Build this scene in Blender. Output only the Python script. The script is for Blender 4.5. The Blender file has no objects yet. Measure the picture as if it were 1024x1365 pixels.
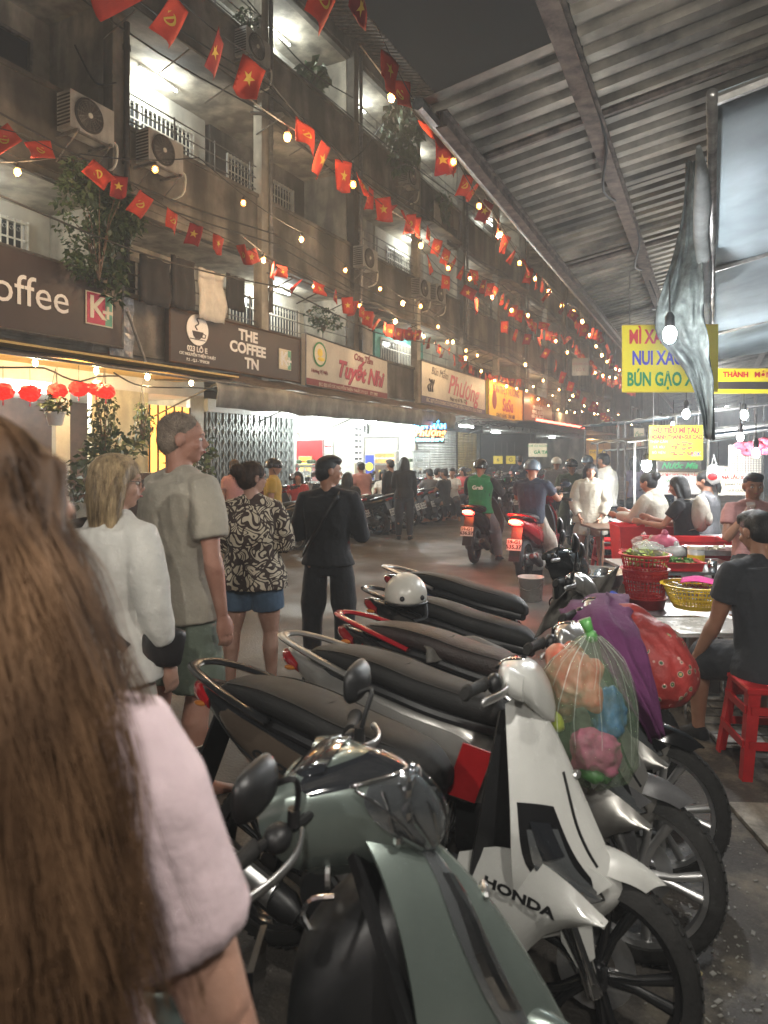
import bpy, math, random
import numpy as np
from mathutils import Vector, Matrix, Quaternion, noise
random.seed(7)
R = math.radians
SC = bpy.context.scene
COL = SC.collection

# ---------------------------------------------------------------- camera
F, CX, HY, CAMZ = 930.0, 512.0, 607.0, 1.65
YAW = R(27.7)
SY, CY = math.sin(YAW), math.cos(YAW)
cam_d = bpy.data.cameras.new('camera')
cam = bpy.data.objects.new('camera', cam_d); COL.objects.link(cam)
cam.location = (0, 0, CAMZ)
cam.rotation_euler = (R(90), 0, YAW)
cam_d.sensor_fit = 'HORIZONTAL'; cam_d.sensor_width = 36
cam_d.lens = 36 * F / 1024
cam_d.shift_y = -(682.5 - HY) / 1024
cam_d.clip_start = 0.05; cam_d.clip_end = 400
cam_d.dof.use_dof = True; cam_d.dof.focus_distance = 6.0; cam_d.dof.aperture_fstop = 5.5
SC.camera = cam

# ---------------------------------------------------------------- night sky, faint moon-like sun, exposure
world = bpy.data.worlds.new('World'); SC.world = world; world.use_nodes = True
wn = world.node_tree; wn.nodes.clear()
sky = wn.nodes.new('ShaderNodeTexSky'); sky.sky_type = 'NISHITA'; sky.sun_disc = False
sky.sun_elevation = R(-4); sky.sun_rotation = R(200)
mixn = wn.nodes.new('ShaderNodeMix'); mixn.data_type = 'RGBA'; mixn.inputs[0].default_value = .92
mixn.inputs[7].default_value = (.045, .041, .036, 1)
bg = wn.nodes.new('ShaderNodeBackground'); bg.inputs[1].default_value = .07
wo = wn.nodes.new('ShaderNodeOutputWorld')
wn.links.new(sky.outputs[0], mixn.inputs[6]); wn.links.new(mixn.outputs[2], bg.inputs[0]); wn.links.new(bg.outputs[0], wo.inputs[0])
SC.view_settings.view_transform = 'Standard'; SC.view_settings.look = 'None'
SC.view_settings.exposure = 2.0; SC.view_settings.gamma = 1
SC.view_settings.use_curve_mapping = False
SC.cycles.use_denoising = True
SC.cycles.max_bounces = 6; SC.cycles.diffuse_bounces = 3; SC.cycles.glossy_bounces = 3
SC.cycles.transmission_bounces = 4; SC.cycles.transparent_max_bounces = 10; SC.cycles.volume_bounces = 0
SC.cycles.sample_clamp_indirect = 3.0; SC.cycles.caustics_reflective = False; SC.cycles.caustics_refractive = False
SC.cycles.use_light_tree = True

# ---------------------------------------------------------------- placing helpers
def at(px, py, d):
    r = (px - CX) / F; u = (HY - py) / F
    return Vector((d * (-SY + r * CY), d * (CY + r * SY), CAMZ + d * u))
def gnd(px, py):
    p = at(px, py, CAMZ / ((py - HY) / F)); p.z = 0; return p
def onx(px, py, X):
    r = (px - CX) / F
    return at(px, py, X / (-SY + r * CY))
def ony(px, py, Y):
    r = (px - CX) / F
    return at(px, py, Y / (CY + r * SY))

# ---------------------------------------------------------------- materials
MATS = {}
def mat(name, col, rough=.6, metal=0, var=.12, vscale=6, bump=0, bscale=40, emit=0, ecol=None, trans=0, coat=0, alpha=1,
        dirt=0, stretch=None, sheen=0, sss=0, spec=.5, col2=None, sample=True, coords='Object'):
    if name in MATS: return MATS[name]
    m = bpy.data.materials.new(name); m.use_nodes = True; MATS[name] = m
    nt = m.node_tree; N = nt.nodes; L = nt.links
    b = N['Principled BSDF']
    c = tuple(col) + (1,)
    b.inputs['Base Color'].default_value = c
    b.inputs['Roughness'].default_value = rough; b.inputs['Metallic'].default_value = metal
    b.inputs['Specular IOR Level'].default_value = spec
    if coat: b.inputs['Coat Weight'].default_value = coat; b.inputs['Coat Roughness'].default_value = .06
    if trans: b.inputs['Transmission Weight'].default_value = trans
    if alpha < 1: b.inputs['Alpha'].default_value = alpha
    if sheen: b.inputs['Sheen Weight'].default_value = sheen
    if sss:
        b.inputs['Subsurface Weight'].default_value = sss; b.inputs['Subsurface Radius'].default_value = (.02, .008, .004)
    if emit:
        b.inputs['Emission Color'].default_value = tuple(ecol or col) + (1,); b.inputs['Emission Strength'].default_value = emit
        if not sample: m.cycles.emission_sampling = 'NONE'
    if var or bump or dirt:
        tc = N.new('ShaderNodeTexCoord'); mp = N.new('ShaderNodeMapping')
        L.new(tc.outputs[coords], mp.inputs[0])
        if stretch: mp.inputs['Scale'].default_value = stretch
    if var:
        n = N.new('ShaderNodeTexNoise'); n.inputs['Scale'].default_value = vscale; n.inputs['Detail'].default_value = 6
        n.inputs['Roughness'].default_value = .62
        L.new(mp.outputs[0], n.inputs[0])
        rmp = N.new('ShaderNodeValToRGB')
        k = 1 - var * 2; h = 1 + var
        lo = tuple(x * k for x in col) if col2 is None else tuple(col2)
        rmp.color_ramp.elements[0].position = .32; rmp.color_ramp.elements[0].color = lo + (1,)
        rmp.color_ramp.elements[1].position = .68; rmp.color_ramp.elements[1].color = tuple(min(1, x * h) for x in col) + (1,)
        L.new(n.outputs[0], rmp.inputs[0]); src = rmp.outputs[0]
        if dirt:
            n2 = N.new('ShaderNodeTexNoise'); n2.inputs['Scale'].default_value = vscale * .3; n2.inputs['Detail'].default_value = 9
            mp2 = N.new('ShaderNodeMapping'); mp2.inputs['Scale'].default_value = (3.2, 3.2, .7)
            L.new(tc.outputs[coords], mp2.inputs[0]); L.new(mp2.outputs[0], n2.inputs[0])
            r2 = N.new('ShaderNodeValToRGB'); r2.color_ramp.elements[0].position = .42; r2.color_ramp.elements[1].position = .62
            r2.color_ramp.elements[0].color = (1 - dirt,) * 3 + (1,); r2.color_ramp.elements[1].color = (1, 1, 1, 1)
            L.new(n2.outputs[0], r2.inputs[0])
            mx = N.new('ShaderNodeMix'); mx.data_type = 'RGBA'; mx.blend_type = 'MULTIPLY'; mx.inputs[0].default_value = 1
            L.new(src, mx.inputs[6]); L.new(r2.outputs[0], mx.inputs[7]); src = mx.outputs[2]
        L.new(src, b.inputs['Base Color'])
        if not metal and not trans:
            mr = N.new('ShaderNodeMapRange'); mr.inputs[3].default_value = max(.02, rough - .1); mr.inputs[4].default_value = min(1, rough + .12)
            L.new(n.outputs[0], mr.inputs[0]); L.new(mr.outputs[0], b.inputs['Roughness'])
    if bump:
        n3 = N.new('ShaderNodeTexNoise'); n3.inputs['Scale'].default_value = bscale; n3.inputs['Detail'].default_value = 5
        L.new(mp.outputs[0], n3.inputs[0])
        bp = N.new('ShaderNodeBump'); bp.inputs['Strength'].default_value = bump; bp.inputs['Distance'].default_value = .02
        L.new(n3.outputs[0], bp.inputs['Height']); L.new(bp.outputs[0], b.inputs['Normal'])
    return m

# ---------------------------------------------------------------- mesh builder
class MB:
    def __init__(s): s.v = []; s.f = []; s.m = []; s.mi = 0
    def add(s, vs, fs, mi=None):
        o = len(s.v); s.v += [tuple(v) for v in vs]; s.f += [tuple(i + o for i in f) for f in fs]
        s.m += [s.mi if mi is None else mi] * len(fs); return s
    def box(s, c, size, rot=None, mi=None):
        x, y, z = size[0] / 2, size[1] / 2, size[2] / 2
        vs = [Vector(p) for p in ((-x, -y, -z), (x, -y, -z), (x, y, -z), (-x, y, -z), (-x, -y, z), (x, -y, z), (x, y, z), (-x, y, z))]
        if rot is not None: vs = [rot @ v for v in vs]
        c = Vector(c)
        return s.add([v + c for v in vs], [(0, 3, 2, 1), (4, 5, 6, 7), (0, 1, 5, 4), (1, 2, 6, 5), (2, 3, 7, 6), (3, 0, 4, 7)], mi)
    def bb(s, x0, x1, y0, y1, z0, z1, mi=None):
        return s.box(((x0 + x1) / 2, (y0 + y1) / 2, (z0 + z1) / 2), (x1 - x0, y1 - y0, z1 - z0), None, mi)
    def tube(s, pts, r, n=8, caps=True, mi=None, flat=1.0, up=(0, 0, 1)):
        pts = [Vector(p) for p in pts]; k = len(pts)
        rs = r if isinstance(r, (list, tuple)) else [r] * k
        vs = []; pa = None
        for i, p in enumerate(pts):
            t = (pts[min(i + 1, k - 1)] - pts[max(i - 1, 0)])
            if t.length < 1e-9: t = Vector((0, 0, 1))
            t.normalize()
            if pa is None:
                a = Vector(up).cross(t)
                if a.length < .1: a = Vector((1, 0, 0)).cross(t)
                if a.length < .1: a = Vector((0, 1, 0)).cross(t)
            else: a = pa - t * pa.dot(t)
            a.normalize(); pa = a; b = t.cross(a)
            rr = rs[i]; ra, rb = (rr if isinstance(rr, (tuple, list)) else (rr, rr * flat))
            for j in range(n):
                w = 2 * math.pi * j / n
                vs.append(p + a * math.cos(w) * ra + b * math.sin(w) * rb)
        fs = [(i * n + j, i * n + (j + 1) % n, (i + 1) * n + (j + 1) % n, (i + 1) * n + j) for i in range(k - 1) for j in range(n)]
        if caps: fs += [tuple(range(n - 1, -1, -1)), tuple((k - 1) * n + j for j in range(n))]
        return s.add(vs, fs, mi)
    def lathe(s, prof, c=(0, 0, 0), n=20, axis='z', mi=None, rot=None, closed=False):
        vs = []; k = len(prof)
        for (r, h) in prof:
            for j in range(n):
                w = 2 * math.pi * j / n; a, b = r * math.cos(w), r * math.sin(w)
                v = Vector((a, b, h)) if axis == 'z' else (Vector((a, h, b)) if axis == 'y' else Vector((h, a, b)))
                if rot is not None: v = rot @ v
                vs.append(v + Vector(c))
        e = k if closed else k - 1
        fs = [(i * n + j, i * n + (j + 1) % n, ((i + 1) % k) * n + (j + 1) % n, ((i + 1) % k) * n + j) for i in range(e) for j in range(n)]
        if axis == 'y': fs = [f[::-1] for f in fs]
        return s.add(vs, fs, mi)
    def loft(s, rings, caps=True, mi=None, closed=True):
        n = len(rings[0]); k = len(rings); vs = [Vector(p) for r in rings for p in r]
        w = n if closed else n - 1
        fs = [(i * n + j, i * n + (j + 1) % n, (i + 1) * n + (j + 1) % n, (i + 1) * n + j) for i in range(k - 1) for j in range(w)]
        if caps and closed: fs += [tuple(range(n - 1, -1, -1)), tuple((k - 1) * n + j for j in range(n))]
        return s.add(vs, fs, mi)
    def ell(s, c, r, nu=14, nv=10, rot=None, mi=None, jit=0):
        vs = []; c = Vector(c)
        for i in range(nv + 1):
            ph = math.pi * i / nv
            for j in range(nu):
                th = 2 * math.pi * j / nu
                k = 1 + (random.uniform(-jit, jit) if jit else 0)
                v = Vector((r[0] * math.sin(ph) * math.cos(th), r[1] * math.sin(ph) * math.sin(th), r[2] * math.cos(ph))) * k
                if rot is not None: v = rot @ v
                vs.append(c + v)
        fs = [(i * nu + j, (i + 1) * nu + j, (i + 1) * nu + (j + 1) % nu, i * nu + (j + 1) % nu) for i in range(nv) for j in range(nu)]
        return s.add(vs, fs, mi)
    def prism(s, poly, a, b, ax='y', mi=None):
        n = len(poly)
        def mk(p, q, h): return (p, h, q) if ax == 'y' else ((p, q, h) if ax == 'z' else (h, p, q))
        vs = [mk(p, q, a) for p, q in poly] + [mk(p, q, b) for p, q in poly]
        fs = [tuple(range(n)), tuple(range(2 * n - 1, n - 1, -1))] + [(j, n + j, n + (j + 1) % n, (j + 1) % n) for j in range(n)]
        return s.add(vs, fs, mi)
    def sheet(s, grid, th=0.004, mi=None):
        """open surface through a grid of points, given a thickness"""
        n = len(grid); k = len(grid[0]); P = [[Vector(p) for p in row] for row in grid]
        def nrm(i, j):
            a = P[min(i + 1, n - 1)][j] - P[max(i - 1, 0)][j]; b = P[i][min(j + 1, k - 1)] - P[i][max(j - 1, 0)]
            c = a.cross(b); return c.normalized() if c.length > 1e-12 else Vector((0, 0, 1))
        top = [P[i][j] for i in range(n) for j in range(k)]
        if not th:
            return s.add(top, [(i * k + j, (i + 1) * k + j, (i + 1) * k + j + 1, i * k + j + 1) for i in range(n - 1) for j in range(k - 1)], mi)
        bot = [P[i][j] - nrm(i, j) * th for i in range(n) for j in range(k)]
        o = n * k; fs = []
        for i in range(n - 1):
            for j in range(k - 1):
                a, b, c, d = i * k + j, (i + 1) * k + j, (i + 1) * k + j + 1, i * k + j + 1
                fs += [(a, b, c, d), (o + d, o + c, o + b, o + a)]
        for i in range(n - 1):
            fs += [(i * k, o + i * k, o + (i + 1) * k, (i + 1) * k)]
            e = k - 1; fs += [(i * k + e, (i + 1) * k + e, o + (i + 1) * k + e, o + i * k + e)]
        for j in range(k - 1):
            fs += [(j, j + 1, o + j + 1, o + j)]
            e = (n - 1) * k; fs += [(e + j, o + e + j, o + e + j + 1, e + j + 1)]
        return s.add(top + bot, fs, mi)
    def mesh(s, name, mats, smooth=False, angle=None):
        me = bpy.data.meshes.new(name); me.from_pydata([tuple(v) for v in s.v], [], s.f)
        mats = mats if isinstance(mats, (list, tuple)) else [mats]
        for m in mats: me.materials.append(m)
        if len(mats) > 1: me.polygons.foreach_set('material_index', s.m)
        if smooth or angle:
            me.polygons.foreach_set('use_smooth', [True] * len(me.polygons))
            if angle: me.set_sharp_from_angle(angle=R(angle))
        me.update(); return me
    def obj(s, name, mats, parent=None, smooth=False, angle=None, mods=None, loc=None):
        o = bpy.data.objects.new(name, s.mesh(name, mats, smooth, angle)); COL.objects.link(o)
        if parent is not None: o.parent = parent
        if loc is not None: o.location = loc
        return o

def tag(o, label=None, cat=None, group=None, kind=None):
    if label: o['label'] = label
    if cat: o['category'] = cat
    if group: o['group'] = group
    if kind: o['kind'] = kind
    return o
def thing(name, label, cat, loc=(0, 0, 0), rz=0, group=None):
    o = bpy.data.objects.new(name, None); COL.objects.link(o); o.empty_display_size = .1
    o.location = loc; o.rotation_euler = (0, 0, rz)
    return tag(o, label, cat, group)
KIDS = {}
def children(o): return [c for c in bpy.data.objects if c.parent is o]
def copy_tree(o, parent=None, _k=None):
    if _k is None:
        _k = {}
        for c in bpy.data.objects:
            if c.parent is not None: _k.setdefault(c.parent.name, []).append(c)
    c = o.copy(); COL.objects.link(c)
    if parent is not None: c.parent = parent
    for ch in _k.get(o.name, []): copy_tree(ch, c, _k)
    return c
def inst(o, parent, name=None, loc=None, rot=None, scale=None, mw=None):
    """another object sharing o's mesh"""
    c = bpy.data.objects.new(name or o.name.split('.')[0], o.data); COL.objects.link(c); c.parent = parent
    if mw is not None: c.matrix_local = mw
    if loc is not None: c.location = loc
    if rot is not None: c.rotation_euler = rot
    if scale is not None: c.scale = scale
    return c
def mods(o, *ms):
    """apply modifiers given as (type, {settings}) and bake the result"""
    for t, kw in ms:
        m = o.modifiers.new(t, t)
        for k, v in kw.items(): setattr(m, k, v)
    dg = bpy.context.evaluated_depsgraph_get(); dg.update()
    ev = o.evaluated_get(dg); me = bpy.data.meshes.new_from_object(ev)
    old = o.data; mats = list(old.materials); o.modifiers.clear(); o.data = me; me.name = old.name
    if not len(me.materials):
        for m in mats: me.materials.append(m)
    bpy.data.meshes.remove(old); return o
def union(mb, name, m, parent, voxel=.012, smooth=3, fold=None, factor=.5):
    """one continuous skin over overlapping closed shapes"""
    o = mb.obj(name, m, None)
    mods(o, ('REMESH', dict(mode='VOXEL', voxel_size=voxel)), ('SMOOTH', dict(factor=factor, iterations=smooth)))
    me = o.data
    if fold:
        amp, fr, st = fold; n = len(me.vertices); co = np.empty(n * 3); me.vertices.foreach_get('co', co); co = co.reshape(-1, 3)
        no = np.empty(n * 3); me.vertices.foreach_get('normal', no); no = no.reshape(-1, 3)
        s0 = random.uniform(0, 50)
        d = np.array([noise.noise((p[0] * fr * st[0] + s0, p[1] * fr * st[1], p[2] * fr * st[2])) * .65
                      + (.5 - abs(noise.noise((p[0] * fr * 1.9 * st[0], p[1] * fr * 1.9 * st[1] + s0, p[2] * fr * 1.3 * st[2] + p[0] * fr * .8)))) * .6 for p in co])
        d = np.where(d < 0, d * .4, d); co += no * (d * amp)[:, None]; me.vertices.foreach_set('co', co.ravel())
    me.polygons.foreach_set('use_smooth', [True] * len(me.polygons)); me.update()
    if parent is not None: o.parent = parent
    return o
def catmull(pts, n):
    pts = [Vector(p) for p in pts]; out = []; k = len(pts)
    for i in range(k - 1):
        p0 = pts[max(i - 1, 0)]; p1 = pts[i]; p2 = pts[i + 1]; p3 = pts[min(i + 2, k - 1)]
        for j in range(n):
            t = j / n
            out.append(.5 * ((2 * p1) + (p2 - p0) * t + (2 * p0 - 5 * p1 + 4 * p2 - p3) * t * t + (3 * p1 - p0 - 3 * p2 + p3) * t ** 3))
    out.append(pts[-1].copy()); return out
def catgrid(g, nu, nv):
    rows = [catmull(r, nv) for r in g]
    cols = [catmull([rows[i][j] for i in range(len(rows))], nu) for j in range(len(rows[0]))]
    return [[cols[j][i] for j in range(len(cols))] for i in range(len(cols[0]))]
def text(s, size, mw, m, parent, name='lettering', bold=0, shear=0, ext=.004, align='CENTER', space=1.0, sx=1.0):
    c = bpy.data.curves.new('t', 'FONT'); c.body = s; c.size = size; c.extrude = ext; c.offset = bold; c.shear = shear
    c.align_x = align; c.align_y = 'CENTER'; c.resolution_u = 3; c.space_character = space
    o = bpy.data.objects.new('t', c); COL.objects.link(o)
    dg = bpy.context.evaluated_depsgraph_get(); dg.update()
    me = bpy.data.meshes.new_from_object(o.evaluated_get(dg)); me.name = name
    bpy.data.objects.remove(o); bpy.data.curves.remove(c)
    me.materials.clear(); me.materials.append(m)
    q = bpy.data.objects.new(name, me); COL.objects.link(q); q.parent = parent
    q.matrix_local = mw @ Matrix.Diagonal((sx, 1, 1, 1)); return q
def frame_m(o, x, y):
    """matrix with origin o, x axis x, y axis y"""
    x = Vector(x).normalized(); z = x.cross(Vector(y)).normalized(); y = z.cross(x)
    m = Matrix((x, y, z)).transposed().to_4x4(); m.translation = Vector(o); return m
def point(loc, power, col=(1, .8, .55), r=.03, parent=None, name='bulb_light'):
    l = bpy.data.lights.new(name, 'POINT'); l.energy = power; l.color = col; l.shadow_soft_size = r
    o = bpy.data.objects.new(name, l); COL.objects.link(o); o.location = loc
    if parent is not None: o.parent = parent
    return o
def struct(o): o['kind'] = 'structure'; return o

# palette
M_conc = mat('aged_concrete', (.24, .218, .185), .85, var=.3, vscale=1.3, bump=.35, bscale=14, dirt=.72)
M_plaster = mat('pale_plaster', (.50, .46, .38), .8, var=.2, vscale=2, bump=.12, bscale=20, dirt=.55)
M_white = mat('white_paint', (.72, .72, .69), .55, var=.06, vscale=3, dirt=.12)
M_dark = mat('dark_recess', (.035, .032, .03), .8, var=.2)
M_iron = mat('grey_iron', (.22, .21, .2), .5, .6, var=.2, vscale=12)
M_whiron = mat('cream_iron', (.62, .6, .52), .5, var=.1, vscale=8)
M_galv = mat('galvanised_steel', (.42, .41, .39), .38, .85, var=.3, vscale=5, bump=.12, bscale=9)
M_rust = mat('rusty_steel', (.13, .10, .08), .7, .4, var=.35, vscale=9)
M_black = mat('black_plastic', (.018, .018, .019), .42, var=.1, bump=.03, bscale=300)
M_gloss = mat('gloss_black', (.012, .012, .013), .18, coat=.6, var=.05)
M_rubber = mat('tyre_rubber', (.022, .021, .02), .8, var=.25, vscale=20, bump=.15, bscale=90)
M_chrome = mat('chrome', (.75, .75, .75), .12, 1, var=0)
M_alu = mat('cast_aluminium', (.55, .55, .55), .35, .9, var=.12, vscale=14)
M_glassd = mat('dark_window_glass', (.03, .035, .04), .12, var=0)
M_cable = mat('black_cable', (.02, .02, .02), .6, var=0)
M_leaf = mat('leaf_green', (.05, .09, .03), .5, var=.35, vscale=9)
M_wood = mat('stained_wood', (.12, .06, .03), .5, var=.3, vscale=4, stretch=(1, 1, 6))
M_bulb = mat('lit_warm_bulb', (1, .8, .5), emit=28, ecol=(1, .72, .38), var=0, sample=False)
M_amberhalo = mat('amber_halo_glass', (1, .5, .15), .2, emit=.9, ecol=(1, .36, .06), var=0, alpha=.45, sample=False)  # outer glass glows amber to put an orange halo round each bulb
M_bulbw = mat('lit_white_bulb', (1, 1, 1), emit=40, ecol=(1, .97, .92), var=0, sample=False)
M_tube = mat('lit_fluorescent', (1, 1, 1), emit=14, ecol=(.95, 1, .98), var=0, sample=False)
# ================================================================ GROUND
M_asph = mat('worn_asphalt', (.082, .073, .064), .5, var=.28, vscale=1.3, bump=.35, bscale=60, col2=(.048, .043, .038))
def asphalt_nodes(m):
    nt = m.node_tree; N = nt.nodes; L = nt.links; b = N['Principled BSDF']
    src = b.inputs['Base Color'].links[0].from_socket
    tc = N.new('ShaderNodeTexCoord')
    n = N.new('ShaderNodeTexNoise'); n.inputs['Scale'].default_value = 3.1; n.inputs['Detail'].default_value = 12; n.inputs['Roughness'].default_value = .7
    L.new(tc.outputs['Object'], n.inputs[0])
    r = N.new('ShaderNodeValToRGB'); r.color_ramp.elements[0].position = .50; r.color_ramp.elements[1].position = .63
    r.color_ramp.elements[0].color = (0, 0, 0, 1)
    L.new(n.outputs[0], r.inputs[0])
    sp = N.new('ShaderNodeSeparateXYZ'); L.new(tc.outputs['Object'], sp.inputs[0])
    g = N.new('ShaderNodeMapRange'); g.inputs[1].default_value = -.9; g.inputs[2].default_value = -.1; L.new(sp.outputs[0], g.inputs[0])
    mu = N.new('ShaderNodeMath'); mu.operation = 'MULTIPLY'; L.new(r.outputs[0], mu.inputs[0]); L.new(g.outputs[0], mu.inputs[1])
    mx = N.new('ShaderNodeMix'); mx.data_type = 'RGBA'; L.new(mu.outputs[0], mx.inputs[0]); L.new(src, mx.inputs[6]); mx.inputs[7].default_value = (.20, .175, .135, 1)
    v = N.new('ShaderNodeTexNoise'); v.inputs['Scale'].default_value = 150; v.inputs['Detail'].default_value = 2; L.new(tc.outputs['Object'], v.inputs[0])
    r2 = N.new('ShaderNodeValToRGB'); r2.color_ramp.elements[0].position = .66; r2.color_ramp.elements[1].position = .7; L.new(v.outputs[0], r2.inputs[0])
    mx2 = N.new('ShaderNodeMix'); mx2.data_type = 'RGBA'; L.new(r2.outputs[0], mx2.inputs[0]); L.new(mx.outputs[2], mx2.inputs[6]); mx2.inputs[7].default_value = (.17, .16, .145, 1)
    L.new(mx2.outputs[2], b.inputs['Base Color'])
    w = N.new('ShaderNodeTexNoise'); w.inputs['Scale'].default_value = .9; w.inputs['Detail'].default_value = 5; L.new(tc.outputs['Object'], w.inputs[0])
    mr = N.new('ShaderNodeMapRange'); mr.inputs[1].default_value = .38; mr.inputs[2].default_value = .62; mr.inputs[3].default_value = .5; mr.inputs[4].default_value = .85
    L.new(w.outputs[0], mr.inputs[0]); L.new(mr.outputs[0], b.inputs['Roughness'])
asphalt_nodes(M_asph)
g = MB(); xs = [-60, -12, -9, -7] + [-6 + .5 * i for i in range(17)] + [3, 6, 40, 90]; ys = [-60, -8] + [-2 + .5 * i for i in range(25)] + [14, 20, 40, 90, 160]
g.sheet([[(x, y, 0) for y in ys] for x in xs], 0)
struct(g.obj('road', M_asph))
M_tile = mat('grimy_tile', (.42, .40, .36), .5, var=.2, vscale=8, bump=.2, bscale=30, dirt=.5)
# worn grey pavement tiles beside the stall
pv = struct(thing('pavement', None, None)); 
tilem = MB(); tilem.box((0, 0, .012), (.285, .285, .02)); tme = tilem.mesh('tile', M_tile)
for i in range(4):
    for j in range(8):
        o = bpy.data.objects.new('tile', tme); COL.objects.link(o); o.parent = pv
        o.location = (.30 + i * .3 + random.uniform(-.003, .003), 2.75 + j * .3, random.uniform(-.002, .002)); o.rotation_euler = (random.uniform(-.008, .008), random.uniform(-.008, .008), 0)
kb = MB()
kb.bb(-9.3, -8.9, -5, 60, 0, .13); struct(kb.obj('kerb', M_conc))
pb = MB(); pb.bb(-14, -9.3, -5, 60, -.02, .125); struct(pb.obj('shop_floor', M_tile))
# litter: flattened leaf and chips
M_dleaf = mat('dry_leaf', (.42, .36, .16), .6, var=.3, vscale=30)
lf = MB(); c = gnd(922, 1299); pts = []
for i in range(14):
    a = 2 * math.pi * i / 14; r = .032 * (1 + .3 * math.sin(3 * a) + random.uniform(-.15, .15)); pts.append((c.x + r * math.cos(a), c.y + r * .8 * math.sin(a), .006 + random.uniform(0, .008)))
lf.add(pts + [(c.x, c.y, .006)], [(i, (i + 1) % 14, 14) for i in range(14)])
tag(lf.obj('fallen_leaf', M_dleaf), 'crumpled yellow leaf lying flat on the wet road by the black front wheel', 'leaf')
ch = MB()
M_chip = mat('pale_litter', (.34, .33, .30), .4, var=.2)
for i in range(190):
    px, py = random.gauss(960, 38), random.uniform(1120, 1400)
    if random.random() < .25: px, py = random.uniform(850, 1020), random.uniform(1040, 1365)
    c = gnd(px, py); s = random.choice((.002, .003, .004, .006, .009)) * (1.2 if py > 1200 else .9); a = random.uniform(0, 3.1)
    rot = Matrix.Rotation(a, 3, 'Z') @ Matrix.Rotation(random.uniform(-.3, .3), 3, 'X')
    ch.box((c.x, c.y, .003), (s * random.uniform(1, 2.6), s * random.uniform(.6, 1.3), .003), rot)
tag(ch.obj('litter_chips', M_chip), kind='stuff')

# ================================================================ LEFT APARTMENT BLOCK
FX = -9.4; BX = -10.9
POST = [8.2 + 3.95 * k for k in range(-2, 13)]
Y0, Y1 = POST[0], POST[-1]
M_room = mat('room_plaster', (.58, .57, .50), .8, var=.12, vscale=1.5, dirt=.3)
M_teal = mat('teal_plaster', (.12, .45, .40), .7, var=.15)
M_slat = mat('shutter_slat', (.46, .46, .44), .45, var=.12, vscale=5, dirt=.3)
M_bluew = mat('pale_blue_shutter', (.34, .42, .44), .55, var=.1)
block = thing('apartment_block', 'long grey apartment block with open balconies above the row of lit shops', 'building', (0, 0, 0))
FL = [(4.35, 5.85), (7.2, 9.2), (10.5, 12.2)]
for z0, z1 in ((3.25, 4.35), (5.85, 7.2), (9.2, 10.5), (12.2, 12.75)):
    # parapet with a slightly uneven face, moulded lip and pilaster shadow gaps
    m = MB()
    for a, b in zip(POST[:-1], POST[1:]):
        m.bb(FX - .14, FX + random.uniform(-.01, .01), a + .01, b - .01, z0, z1)
    m.obj('parapet', M_conc, block)
    m = MB(); m.bb(FX - .18, FX + .05, Y0, Y1, z1 - .002, z1 + .07); m.bb(FX - .16, FX + .04, Y0, Y1, z0 + .12, z0 + .17); m.obj('parapet_lip', M_conc, block)
    m = MB(); m.bb(BX - .2, FX - .14, Y0, Y1, z0, z0 + .14); m.obj('floor_slab', M_plaster, block)
m = MB(); m.bb(-17, FX + .55, Y0, Y1, 12.75, 12.95); m.obj('roof', M_conc, block)
m = MB()
for k in range(int((Y1 - Y0) / .18)): m.tube([(FX - .3, Y0 + k * .18, 12.78), (FX + 1.15, Y0 + k * .18, 12.35)], .07, 5, flat=.4)
m.obj('eave_sheet', M_rust, block)
for i, y in enumerate(POST):
    m = MB(); m.bb(FX - .10, FX + .12, y - .12, y + .12, 3.1, 12.75); m.obj('post', M_plaster if i % 2 else M_conc, block)
    if i % 2 == 0 or i == 3:
        m = MB(); m.tube([(FX + .2, y + .1, 4.75), (FX + .2, y + .1, 12.6)], .05, 8)
        for z in (5.2, 6.5, 8.4, 10.2): m.lathe([(.065, z), (.065, z + .09)], (FX + .2, y + .1, 0), 8)
        m.obj('drain_pipe', M_dark if i == 2 else M_iron, block, smooth=True)
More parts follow.
